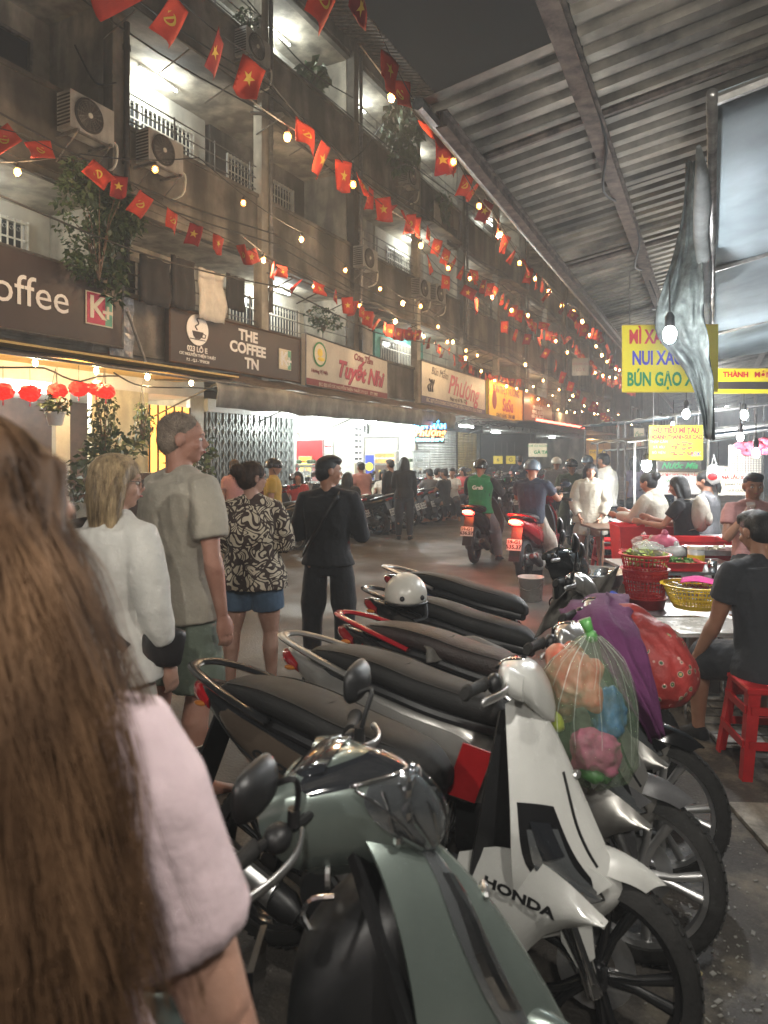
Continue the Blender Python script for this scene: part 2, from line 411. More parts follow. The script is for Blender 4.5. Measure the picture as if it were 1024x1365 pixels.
# party walls (cross walls) between flats and back walls with windows
for i, y in enumerate(POST):
    if i % 2 == 0:
        m = MB(); m.bb(BX - 5, FX - .15, y - .08, y + .08, 3.3, 12.7); m.obj('cross_wall', M_plaster, block)
def back_wall(y0, y1, z0, z1, mw, opening):
    m = MB(); a, b, c, d = opening
    m.bb(BX - .15, BX, y0 + .08, a, z0, z1); m.bb(BX - .15, BX, b, y1 - .08, z0, z1)
    m.bb(BX - .15, BX, a, b, d, z1)
    if c > z0: m.bb(BX - .15, BX, a, b, z0, c)
    m.obj('back_wall', mw, block)
def window(a, b, c, d, style, X=None):
    X = BX if X is None else X
    fr = MB(); fr.bb(X - .06, X + .04, a, a + .06, c, d); fr.bb(X - .06, X + .04, b - .06, b, c, d)
    fr.bb(X - .06, X + .04, a + .06, b - .06, d - .06, d); fr.bb(X - .06, X + .04, a + .06, b - .06, c, c + .06); mid = (a + b) / 2; fr.bb(X - .05, X + .03, mid - .03, mid + .03, c + .06, d - .06)
    w = fr.obj('window', M_white if style != 'dark' else M_iron, block)
    pn = MB(); pn.bb(X - .04, X - .03, a + .06, b - .06, c + .06, d - .06)
    pn.obj('pane', M_glassd if style != 'louvre' else M_dark, w)
    if style == 'louvre':
        s = MB(); n = int((d - c) / .085)
        for k in range(n):
            s.box((X + .005, (a + mid) / 2 + .015, c + .1 + k * .085), (.05, mid - a - .12, .012), Matrix.Rotation(.7, 3, 'Y'))
            s.box((X + .005, (b + mid) / 2 - .015, c + .1 + k * .085), (.05, b - mid - .12, .012), Matrix.Rotation(.7, 3, 'Y'))
        tag(s.obj('louvre', M_bluew, w), kind='stuff')
    if style == 'bars':
        s = MB(); n = int((b - a) / .12)
        for k in range(n + 1): s.bb(X + .05, X + .065, a + k * (b - a) / n - .012, a + k * (b - a) / n + .012, c, d)
        for z in (c + .05, (c + d) / 2, c + (d - c) * .78, d - .05): s.bb(X + .066, X + .075, a, b, z - .015, z + .015)
        for k in range(n): s.lathe([(.035, 0), (.035, .01)], (X + .06, a + (k + .5) * (b - a) / n, c + (d - c) * .89), 6, 'x')
        tag(s.obj('grille', M_whiron, w), kind='stuff')
LIT = {(1, 2): 1, (2, 2): 1, (2, 3): 1, (2, 4): 1, (2, 5): .5, (1, 5): .6, (0, 3): .9, (1, 6): .5, (0, 5): .6, (1, 8): .5, (0, 8): .5, (2, 7): .35, (0, 1): .5, (2, 1): .3}
rnd = random.Random(5); LC = {}
NTH = ['first', 'second', 'third', 'fourth', 'fifth', 'sixth', 'seventh']
for fi, (z0, z1) in enumerate(FL):
    for bi in range(len(POST) - 1):
        a, b = POST[bi], POST[bi + 1]
        zz0 = z0 - 1.2
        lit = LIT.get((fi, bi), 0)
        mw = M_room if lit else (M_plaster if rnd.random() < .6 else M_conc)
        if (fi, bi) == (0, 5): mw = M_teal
        wa = a + rnd.uniform(.4, .9); wb = b - rnd.uniform(.4, .9)
        st = 'bars' if lit else rnd.choice(['louvre', 'dark', 'bars', 'dark'])
        if (fi, bi) == (1, 2): wa, wb, st = a + .45, b - .5, 'bars'
        lo = zz0 + .9
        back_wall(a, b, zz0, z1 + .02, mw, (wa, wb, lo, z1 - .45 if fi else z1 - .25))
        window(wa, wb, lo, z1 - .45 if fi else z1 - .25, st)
        if rnd.random() < .7 and bi > 1:      # balcony side railings above the parapet
            s = MB(); n = 16
            for q in (.18, .42, .66): s.tube([(FX - .02, a + .14, z0 + q), (FX - .02, b - .14, z0 + q)], .014, 5)
            for k in range(4): s.bb(FX - .03, FX - .01, a + .3 + k * 1.1, a + .325 + k * 1.1, z0, z0 + .7)
            s.obj('balcony_rail', M_iron, block)
        if lit:
            LC[fi] = LC.get(fi, 0) + 1; t = thing('ceiling_lamp', 'white tube lamp under the %s balcony ceiling, %s lit one from the left' % (('lowest', 'middle', 'top')[fi], NTH[LC[fi] - 1]), 'lamp', (BX + .5, (a + b) / 2, z1 - .08), group='tube lamps on the balconies')
            q = MB(); q.bb(-.03, .03, -.5, .5, 0, .05); q.obj('lamp_body', M_white, t)
            q = MB(); q.tube([(0, -.5, -.02), (0, .5, -.02)], .016, 6); q.obj('tube', M_tube, t, smooth=True)
            point((0, 0, -.15), 26 * lit, (.93, .98, .92), .12, t)
# slatted roof over the lit balcony and stays
for (yy, zz) in ((9.2, 9.0), (13.2, 9.05), (21, 9.1), (13.5, 5.7), (17.4, 5.75), (25, 5.75), (29, 9.1)):
    m = MB(); m.box((FX + .35, yy, zz - .15), (.9, 2.6, .03), Matrix.Rotation(.25, 3, 'Y'))
    for k in range(3): m.tube([(FX, yy - 1.2 + 1.2 * k, zz - .5), (FX + .75, yy - 1.2 + 1.2 * k, zz - .26)], .015, 5)
    m.obj('awning_sheet', M_rust if zz < 6 else M_conc, block)
# far end of the left side: lower, nearer fronts where the street narrows
for i, (y0, y1, x, h, c) in enumerate(((56, 64, -8.2, 10, M_conc), (64, 74, -7, 8, M_plaster))):
    t = thing('house', ['grey house beyond the far end of the apartment block', 'pale low house at the end of the street on the left'][i], 'building')
    m = MB(); m.bb(x - 8, x, y0, y1, 0, h); m.obj('wall', c, t)
    for k in range(3):
        for f in range(int(h / 3.2)):
            m = MB(); m.bb(x, x + .06, y0 + 1 + k * 2.4, y0 + 2.3 + k * 2.4, 1 + f * 3.1, 2.4 + f * 3.1); w = m.obj('window', M_white, t)
            m = MB(); m.bb(x + .061, x + .07, y0 + 1.1 + k * 2.4, y0 + 2.2 + k * 2.4, 1.1 + f * 3.1, 2.3 + f * 3.1); m.obj('pane', M_glassd, w)
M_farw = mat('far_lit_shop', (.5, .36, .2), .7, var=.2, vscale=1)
t = thing('end_house', 'dim building closing the far end of the street behind the bulbs', 'building')
m = MB(); m.bb(-9, 10, 78, 86, 0, 11); m.obj('wall', M_conc, t)
for k in range(5):
    for f in range(3):
        m = MB(); m.bb(-8 + k * 3.5, -6.4 + k * 3.5, 77.93, 78, 3.6 + f * 2.6, 5 + f * 2.6); w = m.obj('window', M_white, t)
        m = MB(); m.bb(-7.9 + k * 3.5, -6.5 + k * 3.5, 77.9, 77.93, 3.7 + f * 2.6, 4.9 + f * 2.6); m.obj('pane', M_glassd, w)
m = MB(); m.bb(-9, 8, 77.2, 78, 2.9, 3.1); m.obj('canopy', M_rust, t)

# ================================================================ SHOPS ON THE GROUND FLOOR
M_cream = mat('cream_board', (.60, .56, .40), .6, var=.08, dirt=.2)
M_brown = mat('brown_board', (.09, .05, .035), .5, var=.2)
M_orange = mat('orange_screen', (.75, .32, .07), .6, var=.35, vscale=5)
M_ltile = mat('white_wall_tile', (.66, .68, .63), .25, var=.06, vscale=2, dirt=.15)
M_red = mat('red_board', (.42, .02, .025), .4, var=.15)
M_redp = mat('red_plastic', (.55, .018, .022), .38, var=.12, bump=.03)
M_yelp = mat('yellow_plastic', (.75, .50, .02), .42, var=.1)
M_blue = mat('blue_print', (.03, .06, .42), .5, var=.1)
M_greenp = mat('green_print', (.01, .28, .08), .5, var=.1)
M_redt = mat('red_print', (.65, .015, .02), .5, var=.05)
M_whitet = mat('white_lettering', (.85, .84, .8), .4, var=0)
M_cream2 = mat('ivory_lettering', (.78, .72, .55), .4, var=.05)
M_yellowt = mat('yellow_print', (.85, .66, .06), .5, var=.08, vscale=3)
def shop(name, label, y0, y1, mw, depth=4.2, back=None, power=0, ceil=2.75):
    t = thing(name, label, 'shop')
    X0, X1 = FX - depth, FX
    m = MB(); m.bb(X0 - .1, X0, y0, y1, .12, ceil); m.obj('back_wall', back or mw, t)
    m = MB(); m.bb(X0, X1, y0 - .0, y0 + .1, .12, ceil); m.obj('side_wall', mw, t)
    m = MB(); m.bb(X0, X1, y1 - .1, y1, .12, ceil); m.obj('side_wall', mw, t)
    m = MB(); m.bb(X0, X1 + .02, y0, y1, ceil, 3.24); m.obj('ceiling', M_white, t)
    if power:
        n = 2
        for k in range(n):
            xx = FX - .7 - k * 2; yy = (y0 + y1) / 2
            q = MB(); q.bb(xx - .04, xx + .04, yy - .6, yy + .6, ceil - .06, ceil - .01); f = q.obj('tube_lamp', M_white, t)
            q = MB(); q.tube([(xx, yy - .58, ceil - .08), (xx, yy + .58, ceil - .08)], .018, 8); q.obj('tube', M_tube, f)
            point((xx, yy, ceil - .22), power, (.95, 1, .95), .15, t)
    return t
# coffee shop (cut by the left edge)
cs = shop('coffee_shop', 'coffee shop with cream panels, orange window and yellow-lit ceiling at the left edge', 4.2, 10.35, M_cream, 3.0, M_brown, 42)
for (a, b, mt) in ((7.1, 7.35, M_white), (7.75, 8.05, M_cream), (8.1, 8.95, M_cream), (9.98, 10.35, M_ltile)):
    m = MB(); m.bb(FX - .08, FX + random.uniform(.01, .03), a, b, .12 if mt is not M_cream or a < 8 else 1.35, 2.75); m.obj('front_panel', mt, cs)
m = MB(); m.bb(FX - .06, FX, 8.96, 9.97, 1.35, 2.55); m.obj('orange_window', mat('orange_lit_screen', (.8, .3, .06), .6, var=.4, vscale=4, emit=.9, ecol=(1, .38, .07), sample=False), cs)
m = MB()
for k in range(6): m.bb(FX + .005, FX + .03, 8.96 + k * .2, 8.985 + k * .2, 1.35, 2.55)
m.obj('window_bars', M_dark, cs)
m = MB(); m.bb(FX - .1, FX + .02, 7.36, 9.97, .12, 1.34); m.obj('dado', M_brown, cs)
m = MB(); m.bb(FX - .02, FX + 1.5, 4.2, 9.6, 3.0, 3.03); m.obj('soffit', mat('ochre_soffit', (.75, .5, .16), .6, var=.1), cs)
for k in range(4):
    b_ = thing('soffit_bulb', ['clear bulb glowing under the ochre soffit nearest the left edge', 'clear bulb glowing under the ochre soffit above the hanging pot', 'clear bulb glowing under the ochre soffit right of the hanging pot', 'clear bulb under the end of the ochre soffit'][k], 'bulb', (FX + 1.2, 5.9 + k * .95, 2.86), group='bulbs under the coffee shop soffit')
    q = MB(); q.lathe([(.018, .12), (.02, .03), (.0, .02)], n=8); q.obj('socket', M_black, b_)
    q = MB(); q.ell((0, 0, -.01), (.035, .035, .045), 10, 8); q.obj('glass', M_bulb, b_, smooth=True)
    if k in (0, 1, 2): point((0, 0, -.08), 14, (1, .68, .3), .04, b_)
# folding gate
M_gate = mat('folding_gate_steel', (.30, .32, .31), .4, .3, var=.12, dirt=.25)
gt = thing('folding_gate', 'closed grey folding steel gate between the coffee shop and the open white shop', 'gate', (FX, 0, 0))
n = 30
for k in range(n):
    y = 10.42 + k * (2.96 / n)
    m = MB(); m.bb(-.02 + .02 * (k % 2), .02 + .02 * (k % 2), y, y + .045 if k != 15 else y + .12, .13, 2.5); m.obj('slat', M_gate, gt)
m = MB()
for k in range(n - 1):
    y = 10.44 + k * (2.96 / n); w = 2.96 / n
    for z in [.3 + .22 * j for j in range(10)]:
        m.box((.05, y + w / 2, z), (.012, .02, .22), Matrix.Rotation(R(24) * (1 if k % 2 else -1), 3, 'X'))
tag(m.obj('lattice_strap', M_gate, gt), kind='stuff')
m = MB(); m.bb(-.3, -.2, 10.36, 13.4, .12, 2.75); m.obj('backing', M_dark, gt)
m = MB(); m.bb(-.1, .12, 10.36, 13.4, 2.5, 2.75); m.obj('header', M_white, gt)
shA = shop('white_shop', 'open white-tiled shop with a red board on its wall right of the folding gate', 13.4, 16.3, M_ltile, power=34)
shB = shop('noodle_shop', 'open noodle shop with posters and food cabinet left of the rolled-down shutters', 16.3, 20.0, M_ltile, power=34)
shC = shop('shuttered_shop', 'shop front closed by a grey and a yellow roller shutter', 20.0, 26.0, M_plaster, 2)
def shutter(y0, y1, z1, mt, name='roller_shutter'):
    o = MB(); k = 0; z = .13
    pts = []
    while z < z1:
        pts += [(FX + .06, z), (FX + .09, z + .03), (FX + .06, z + .06)]; z += .085
    m = MB(); m.sheet([[(x, y, zz) for y in (y0, y1)] for x, zz in pts], .01); return m.obj(name, mt, shC)
shutter(20.1, 23.3, 2.45, M_slat); shutter(23.5, 25.4, 2.5, mat('yellow_shutter', (.5, .36, .1), .45, var=.15, dirt=.3))
m = MB(); m.bb(FX, FX + .12, 20, 26, 2.5, 2.8); m.obj('header', M_dark, shC)
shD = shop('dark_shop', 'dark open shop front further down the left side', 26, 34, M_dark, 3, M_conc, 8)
shE = shop('far_shop', 'dim shop front at the far end of the block', 34, 46, M_plaster, 3, M_brown, 14)
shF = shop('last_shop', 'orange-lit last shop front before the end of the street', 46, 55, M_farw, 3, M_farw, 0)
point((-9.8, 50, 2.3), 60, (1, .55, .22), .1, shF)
# fittings in the open shops
def board(name, label, cat, x, y0, y1, z0, z1, mt, parent=None, th=.03, frame=None):
    m = MB(); m.bb(x - th, x, y0, y1, z0, z1)
    o = m.obj(name, mt, parent)
    if label: tag(o, label, cat)
    return o
def wallboard(name, label, px0, px1, py0, py1, Y, mt, lines=(), th=.03, cat='poster'):
    a, b = ony(px0, py0, Y), ony(px1, py1, Y); w = b.x - a.x; z1 = (a.z + ony(px1, py0, Y).z) / 2; z0 = (b.z + ony(px0, py1, Y).z) / 2
    t = thing(name, label, cat, (a.x + w / 2, Y, (z0 + z1) / 2)); h = z1 - z0
    m = MB(); m.bb(-w / 2, w / 2, -th, 0, -h / 2, h / 2); m.obj('panel', mt, t)
    m = MB()
    for q in ((-w / 2, -w / 2 + .02, -h / 2, h / 2), (w / 2 - .02, w / 2, -h / 2, h / 2), (-w / 2 + .02, w / 2 - .02, h / 2 - .02, h / 2), (-w / 2 + .02, w / 2 - .02, -h / 2, -h / 2 + .02)): m.bb(q[0], q[1], -th - .006, -th + .001, q[2], q[3])
    m.obj('border', M_alu, t)
    for (s_, x, z, sz, mm) in lines: text(s_, sz, frame_m((x * w, -th - .008, z * h), (1, 0, 0), (0, 0, 1)), mm, t, ext=.002, bold=.002)
    return t
WA, WB = 16.18, 19.88
t = wallboard('red_menu_board', 'plain red board on the tiled wall behind the young man in black', 394, 432, 586, 642, WA, M_red, cat='board')
m = MB(); m.lathe([(.10, 0), (.13, 0), (.13, .01), (.10, .01)], (0, -.05, -.1), 20, 'y', closed=True); m.obj('ring_mark', M_orange, t)
wallboard('white_notice', 'white notice with red print right of the red board', 434, 445, 588, 606, WA, M_whitet, [('MENU', 0, .1, .09, M_redt)])
wallboard('yellow_poster', 'small yellow menu poster hanging over the lower left of the red board', 399, 416, 608, 636, WA - .1, M_yellowt, [('CƠM TẤM', 0, .25, .07, M_redt), ('35K', 0, -.15, .12, M_redt)])
wallboard('small_notice', 'small framed red and white notice above the counter left of the red board', 378, 384, 575, 592, WA, M_redt, [('100', 0, 0, .05, M_whitet)])
wallboard('white_notice', 'blank white paper on the tiled wall left of the red board', 388, 398, 574, 588, WA, M_whitet)
m = MB(); m.bb(-11.9, -11.2, WA - .25, WA, 2.28, 2.31); o = m.obj('wall_shelf', M_white); tag(o, 'white wall shelf above the red board', 'shelf')
t = thing('doorway', 'dark doorway in the tiled wall of the noodle shop', 'doorway', (0, 0, 0))
a, b = ony(487, 590, WB), ony(530, 590, WB); m = MB(); m.bb(a.x, b.x, WB - .02, WB, .13, 2.15); m.obj('opening', M_cream, t); m = MB(); m.bb(a.x - .06, a.x, WB - .04, WB, .13, 2.2); m.bb(b.x, b.x + .06, WB - .04, WB, .13, 2.2); m.bb(a.x - .06, b.x + .06, WB - .04, WB, 2.2, 2.26); m.obj('door_frame', M_iron, t)
t = wallboard('food_poster', 'dark blue food poster with a round dish in the noodle shop', 487, 500, 606, 642, WB - .1, M_blue); m = MB(); m.lathe([(0, 0), (.14, 0), (.14, .01), (0, .01)], (0, -.05, .05), 18, 'y'); m.obj('dish', M_yellowt, t)
wallboard('banner_strip', 'orange banner strip over the counter of the noodle shop', 500, 527, 604, 618, WB - .12, M_orange, [('BÚN MẮM PHƯỢNG', 0, 0, .08, M_whitet)], cat='banner')
wallboard('food_poster', 'dark food poster under the orange banner strip', 500, 527, 619, 642, WB - .12, M_brown, [('PHƯỢNG', 0, .1, .1, M_yellowt)])
wallboard('screen', 'small dark television high on the tiled wall of the noodle shop', 473, 484, 582, 600, WB, M_black, [('45', 0, 0, .1, M_whitet)], cat='television')
wallboard('speaker_box', 'black loudspeaker box on the wall above the doorway', 487, 492, 566, 578, WB, M_black, th=.15, cat='speaker')
t = board('price_list', 'tall white price list on the pillar between the two open shops', 'sign', FX + .03, 16.12, 16.62, .95, 2.5, M_whitet)
m = MB()
for z in range(9):
    for q in range(2): m.bb(FX + .031, FX + .035, 16.17 + q * .22, 16.34 + q * .2, 1.05 + z * .16, 1.11 + z * .16)
tag(m.obj('print', M_dark, t), kind='stuff')
board('stand_banner', 'pale yellow stand-up banner right of the young man in black', 'banner', FX + .6, 15.2, 15.75, .5, 1.45, M_cream2)
M_glass = mat('cabinet_glass', (.9, .95, .95), .05, var=0, alpha=.25)
def cabinet(label, x, y, w=1.2, h=1.65):
    t = thing('food_cabinet', label, 'cabinet', (x, y, .12))
    m = MB(); m.bb(-.3, .3, -w / 2, w / 2, 0, .75); m.obj('base', M_alu, t)
    for k in range(3):
        m = MB(); m.bb(-.27, .27, -w / 2, w / 2, .76 + k * .28, .775 + k * .28); m.obj('shelf', M_whiron, t)
        m = MB(); random.seed(k)
        for j in range(7): m.ell((random.uniform(-.15, .15), -w / 2 + .12 + j * w / 7.5, .82 + k * .28), (.06, .07, .05), 7, 5)
        m.obj('food', [M_orange, M_cream2, M_leaf][k], t, smooth=True)
    m = MB()
    for sx in (-.29, .29):
        for sy in (-w / 2, w / 2): m.bb(sx - .015, sx + .015, sy - .015, sy + .015, .75, h)
    m.bb(-.31, .31, -w / 2 - .02, w / 2 + .02, h, h + .04); m.obj('frame', M_alu, t)
    m = MB(); m.bb(.295, .3, -w / 2 + .02, w / 2 - .02, .78, h); m.obj('glass_front', M_glass, t); return t
cabinet('glass food cabinet at the right side of the noodle shop', FX + .25, 19.35)
cabinet('low glass counter in front of the white-tiled shop', FX - .2, 14.0, 1.1, 1.25)
def table(label, x, y, w, d, h=.72, mt=None, rz=0, cat='table'):
    t = thing('table', label, cat, (x, y, 0), rz)
    m = MB(); m.bb(-w / 2, w / 2, -d / 2, d / 2, h - .025, h); m.obj('table_top', mt or M_alu, t)
    for sx in (-1, 1):
        for sy in (-1, 1):
            m = MB(); m.tube([(sx * (w / 2 - .06), sy * (d / 2 - .06), 0), (sx * (w / 2 - .08), sy * (d / 2 - .08), h - .025)], .014, 6); m.obj('leg', M_chrome, t)
    return t
table('steel folding table of the diners in front of the noodle shop', -8.2, 17.6, .7, 1.2)
table('steel folding table by the grey shutter', -8.3, 20.6, .7, 1.3)
# awning along the shops
aw = thing('shop_awning', 'long sagging awning with a dusty canvas valance running over the shop fronts', 'awning')
m = MB(); rows = []
N = 64
for k in range(N + 1):
    y = 4.2 + k * (22 / N); wv = .02 * math.sin(k * 1.3) + .02 * noise.noise((y, 0, 0))
    rows.append([(FX + .05, y, 3.28 + wv), (FX + .8, y, 3.08 + wv + .02 * math.sin(k * 2.1)), (FX + 1.5, y, 2.9 + wv)])
m.sheet(rows, .02); m.obj('awning_sheet', M_rust, aw)
m = MB(); rows = []
N = 150
for k in range(N + 1):
    y = 9.0 + k * (10.6 / N)
    sg = .018 * noise.noise((y * 2.3, 0, 5)) + .03 * noise.noise((y * .7, 3, 5)); bt = 2.44 + .05 * noise.noise((y * .8, 1, 0)) + .03 * abs(math.sin(y * 2.2))
    rows.append([(FX + 1.5 + sg, y, 2.9), (FX + 1.54 + 1.5 * sg, y, (2.9 * 2 + bt) / 3), (FX + 1.52 + 2 * sg, y, (2.9 + 2 * bt) / 3), (FX + 1.5 + 2.4 * sg, y, bt)])
m.sheet(rows, .006); m.obj('valance', mat('dusty_canvas', (.36, .34, .29), .85, var=.22, vscale=2.5, dirt=.4), aw, smooth=True)
m = MB()
for y in (9.1, 12, 15, 18, 21, 24): m.tube([(FX + 1.48, y, 2.9), (FX, y, 3.0)], .02, 6); m.tube([(FX + 1.45, y, 2.86), (FX, y, 2.35)], .015, 6)
m.tube([(FX + 1.5, 4.2, 2.88), (FX + 1.5, 26, 2.88)], .022, 6); m.obj('frame', M_iron, aw)
m = MB()
for k in range(9):
    y = 4.5 + k * 2.4; pts = [(FX + 1.42 + random.uniform(-.1, .1), y + 2.6 * s / 8, 2.78 + random.uniform(-.05, .1) - .12 * math.sin(math.pi * s / 8)) for s in range(9)]
    m.tube(catmull(pts, 2), .012, 5)
tag(m.obj('cables', M_cable, aw), kind='stuff')
aw2 = thing('far_awning', 'dark low awning with a red edge light beyond the yellow shop sign', 'awning')
m = MB(); m.bb(FX, FX + 2.0, 26.2, 46, 2.95, 3.0); m.obj('awning_sheet', M_rust, aw2)
m = MB(); m.bb(FX + 1.96, FX + 2.02, 27, 36, 3.01, 3.09); m.obj('edge_light', mat('lit_red_strip', (1, .1, .08), emit=5, ecol=(1, .08, .05), var=0, sample=False), aw2)

# tube lamps seen under the canvas
for i, (y, x) in enumerate(((12.9, -8.6), (17.2, -8.5), (18.9, -8.7), (21.4, -8.2))):
    t = thing('tube_lamp', ['bright tube lamp under the canvas beside the folding gate', 'tube lamp under the canvas left of the blue and orange lit sign', 'tube lamp just left of the blue and orange lit sign', 'tube lamp right of the blue and orange lit sign'][i], 'lamp', (x, y, 2.62))
    q = MB(); q.bb(-.04, .04, -.62, .62, 0, .05); q.obj('lamp_body', M_white, t)
    q = MB(); q.tube([(0, -.6, -.03), (0, .6, -.03)], .02, 8); q.obj('tube', M_tube, t)
    point((0, 0, -.2), 42, (.92, 1, .95), .2, t)
# ================================================================ SIGNS ON THE LEFT
def signbox(name, label, y0, z0a, z0b, y1, z1a, z1b, mt, edge, x=FX + .22, th=.12, cat='shop sign'):
    """board hung parallel to the front; z0 bottom, z1 top at the near (a) and far (b) end"""
    t = thing(name, label, cat)
    m = MB(); q = [(y0, z0a), (y1, z0b), (y1, z1b), (y0, z1a)]
    m.prism(q, x - th, x, 'x'); m.obj('panel', mt, t)
    e = MB()
    for (a, b) in zip(q, q[1:] + q[:1]): e.tube([(x + .004, a[0], a[1]), (x + .004, b[0], b[1])], .022, 4)
    e.obj('edge_trim', edge, t)
    for yy in (y0 + .5, y1 - .5):
        s = MB(); s.tube([(x - th, yy, z0a + .02), (x - .2, yy, z0a - .3)], .02, 5); s.obj('bracket', M_iron, t)
    return t
def on_sign(t, s, y, z, size, m, slope=0, x=FX + .225, **k):
    return text(s, size, frame_m((x, y, z), (0, 1, slope), (0, 0, 1)), m, t, **k)
M_brsign = mat('brown_sign_face', (.045, .032, .030), .45, var=.08, vscale=2)
M_crsign = mat('cream_sign_face', (.66, .62, .52), .5, var=.06, vscale=2, dirt=.12)
M_maroon = mat('maroon_print', (.22, .02, .03), .5, var=.08)
M_pink = mat('rose_print', (.52, .04, .10), .5, var=.05)
M_teal2 = mat('teal_print', (.12, .42, .28), .5, var=.1)
# 1: cropped sign, white "ffee"
s1 = signbox('shop_sign', 'big brown sign with white letters ffee cut by the left edge', 4.6, 3.4, 3.42, 8.2, 4.62, 4.52, M_brsign, M_iron)
on_sign(s1, 'coffee', 6.42, 3.98, .62, M_whitet, align='CENTER')
def kplus(t, y, z, s, x=FX + .226):
    b = MB(); b.bb(x, x + .012, y - s / 2, y + s / 2, z - s / 2, z + s / 2); o = b.obj('logo_frame', M_cream2, t)
    b = MB(); b.bb(x + .012, x + .02, y - s * .46, y + s * .2, z - s * .46, z + s * .46); b.obj('logo_field', M_pink if s > .5 else M_cream2, o)
    b = MB(); b.bb(x + .012, x + .02, y + s * .2, y + s * .46, z - s * .46, z + s * .46); b.obj('logo_field', M_teal2, o)
    text('K', s * .95, frame_m((x + .022, y - s * .1, z), (0, 1, 0), (0, 0, 1)), M_cream2 if s > .5 else M_whitet, o, bold=.01)
    text('+', s * .75, frame_m((x + .022, y + s * .29, z - s * .1), (0, 1, 0), (0, 0, 1)), M_cream2 if s > .5 else M_whitet, o, bold=.01)
kplus(s1, 7.72, 3.97, .52)
# 2
s2 = signbox('shop_sign', 'brown sign reading THE COFFEE TN with a round cup emblem', 9.25, 3.33, 3.33, 13.3, 4.3, 4.32, M_brsign, M_wood)
for w, z in (('THE', 4.10), ('COFFEE', 3.83), ('TN', 3.54)): on_sign(s2, w, 11.45 + (.12 if w == 'TN' else 0), z, .30, M_whitet, bold=.011, slope=-.01, sx=1.12)
b = MB(); b.lathe([(0, 0), (.29, 0), (.29, .012), (0, .012)], (FX + .224, 9.95, 4.0), 28, 'x'); em = b.obj('round_emblem', M_whitet, s2)
b = MB()
cup = [(9.8 + .0, 3.97), (10.1, 3.97), (10.06, 3.87), (9.99, 3.83), (9.89, 3.83), (9.83, 3.88)]
b.prism(cup, FX + .237, FX + .243, 'x'); b.tube([(FX + .24, 10.1, 3.94), (FX + .24, 10.16, 3.93), (FX + .24, 10.14, 3.87), (FX + .24, 10.07, 3.87)], .01, 5)
b.tube(catmull([(FX + .24, 9.93, 4.0), (FX + .24, 9.88, 4.06), (FX + .24, 9.97, 4.12), (FX + .24, 9.92, 4.2), (FX + .24, 10.0, 4.22)], 4), .014, 5)
b.tube([(FX + .24, 9.75, 3.82), (FX + .24, 10.15, 3.82)], .009, 5); b.obj('cup_mark', M_brsign, em)
on_sign(s2, '023 LÔ E', 9.95, 3.63, .14, M_whitet, bold=.004)
on_sign(s2, 'C/C NGUYỄN THIỆN THUẬT', 9.97, 3.52, .075, M_whitet, bold=.002); on_sign(s2, 'P.1 - Q.3 - TP.HCM', 9.97, 3.42, .075, M_whitet, bold=.002)
kplus(s2, 12.72, 3.78, .45)
# 3
s3 = signbox('shop_sign', 'cream sign reading Cơm Tấm Tuyết Nhi, maroon strip along its foot', 13.55, 3.3, 3.25, 17.7, 4.5, 4.35, M_crsign, M_iron)
b = MB(); b.prism([(13.55, 3.28), (17.7, 3.23), (17.7, 3.42), (13.55, 3.47)], FX + .221, FX + .226, 'x'); b.obj('footer', M_maroon, s3)
on_sign(s3, 'Cơm Tấm', 16.3, 4.22, .24, M_maroon, shear=.2, bold=.008, slope=-.03)
on_sign(s3, 'Tuyết Nhi', 16.15, 3.8, .58, M_pink, shear=.35, bold=.014, slope=-.03, name='lettering')
q = on_sign(s3, 'Tuyết Nhi', 16.17, 3.78, .58, M_maroon, shear=.35, bold=.026, slope=-.03, x=FX + .2235, ext=.001)
b = MB(); b.lathe([(.26, 0), (.3, .01), (.26, .02)], (FX + .224, 14.15, 4.08), 24, 'x'); em = b.obj('round_emblem', M_greenp, s3)
b = MB(); b.lathe([(0, 0), (.25, 0), (.25, .008), (0, .008)], (FX + .226, 14.15, 4.08), 24, 'x'); b.obj('emblem_field', M_cream2, em)
b = MB(); b.ell((FX + .235, 14.15, 4.12), (.01, .12, .1), 10, 8); b.ell((FX + .235, 14.2, 3.97), (.01, .16, .05), 10, 8); b.obj('rice_bowl', M_yellowt, em)
on_sign(s3, 'Hương Vị Việt', 14.15, 3.66, .12, M_maroon, bold=.002); on_sign(s3, 'ĐC: 025 LÔ C/C NGUYỄN THIỆN THUẬT, P.1 Q.3     ĐT: 0903', 15.6, 3.35, .11, M_cream2, slope=-.01)
# 4
s4 = signbox('shop_sign', 'cream sign reading Bún Mắm Phượng, dark blue strip along its foot', 20.0, 3.3, 3.2, 26.0, 4.65, 4.6, M_crsign, M_iron)
b = MB(); b.prism([(20, 3.28), (26, 3.18), (26, 3.42), (20, 3.55)], FX + .221, FX + .226, 'x'); b.obj('footer', mat('navy_print', (.03, .03, .10), .5, var=0), s4)
on_sign(s4, 'Bún Mắm', 21.5, 4.38, .36, M_brsign, shear=.3, slope=-.05); on_sign(s4, 'Phượng', 23.7, 4.0, .95, M_pink, shear=.35, bold=.01, slope=-.06)
on_sign(s4, 'Phục vụ từ 9h - 22h', 23.2, 3.6, .2, M_brsign); on_sign(s4, 'ĐC: 027 LÔ E CHUNG CƯ NGUYỄN THIỆN THUẬT, P.1, Q.3, TP.HCM', 23, 3.38, .17, M_cream2, slope=-.02)
b = MB()
for k in range(3): b.tube(catmull([(FX + .23, 20.6 + .14 * k, 3.72), (FX + .23, 20.5 + .18 * k, 3.88), (FX + .23, 20.75 + .1 * k, 4.0), (FX + .23, 20.6 + .2 * k, 4.12)], 4), .03, 5)
b.obj('bowl_drawing', M_brsign, s4)
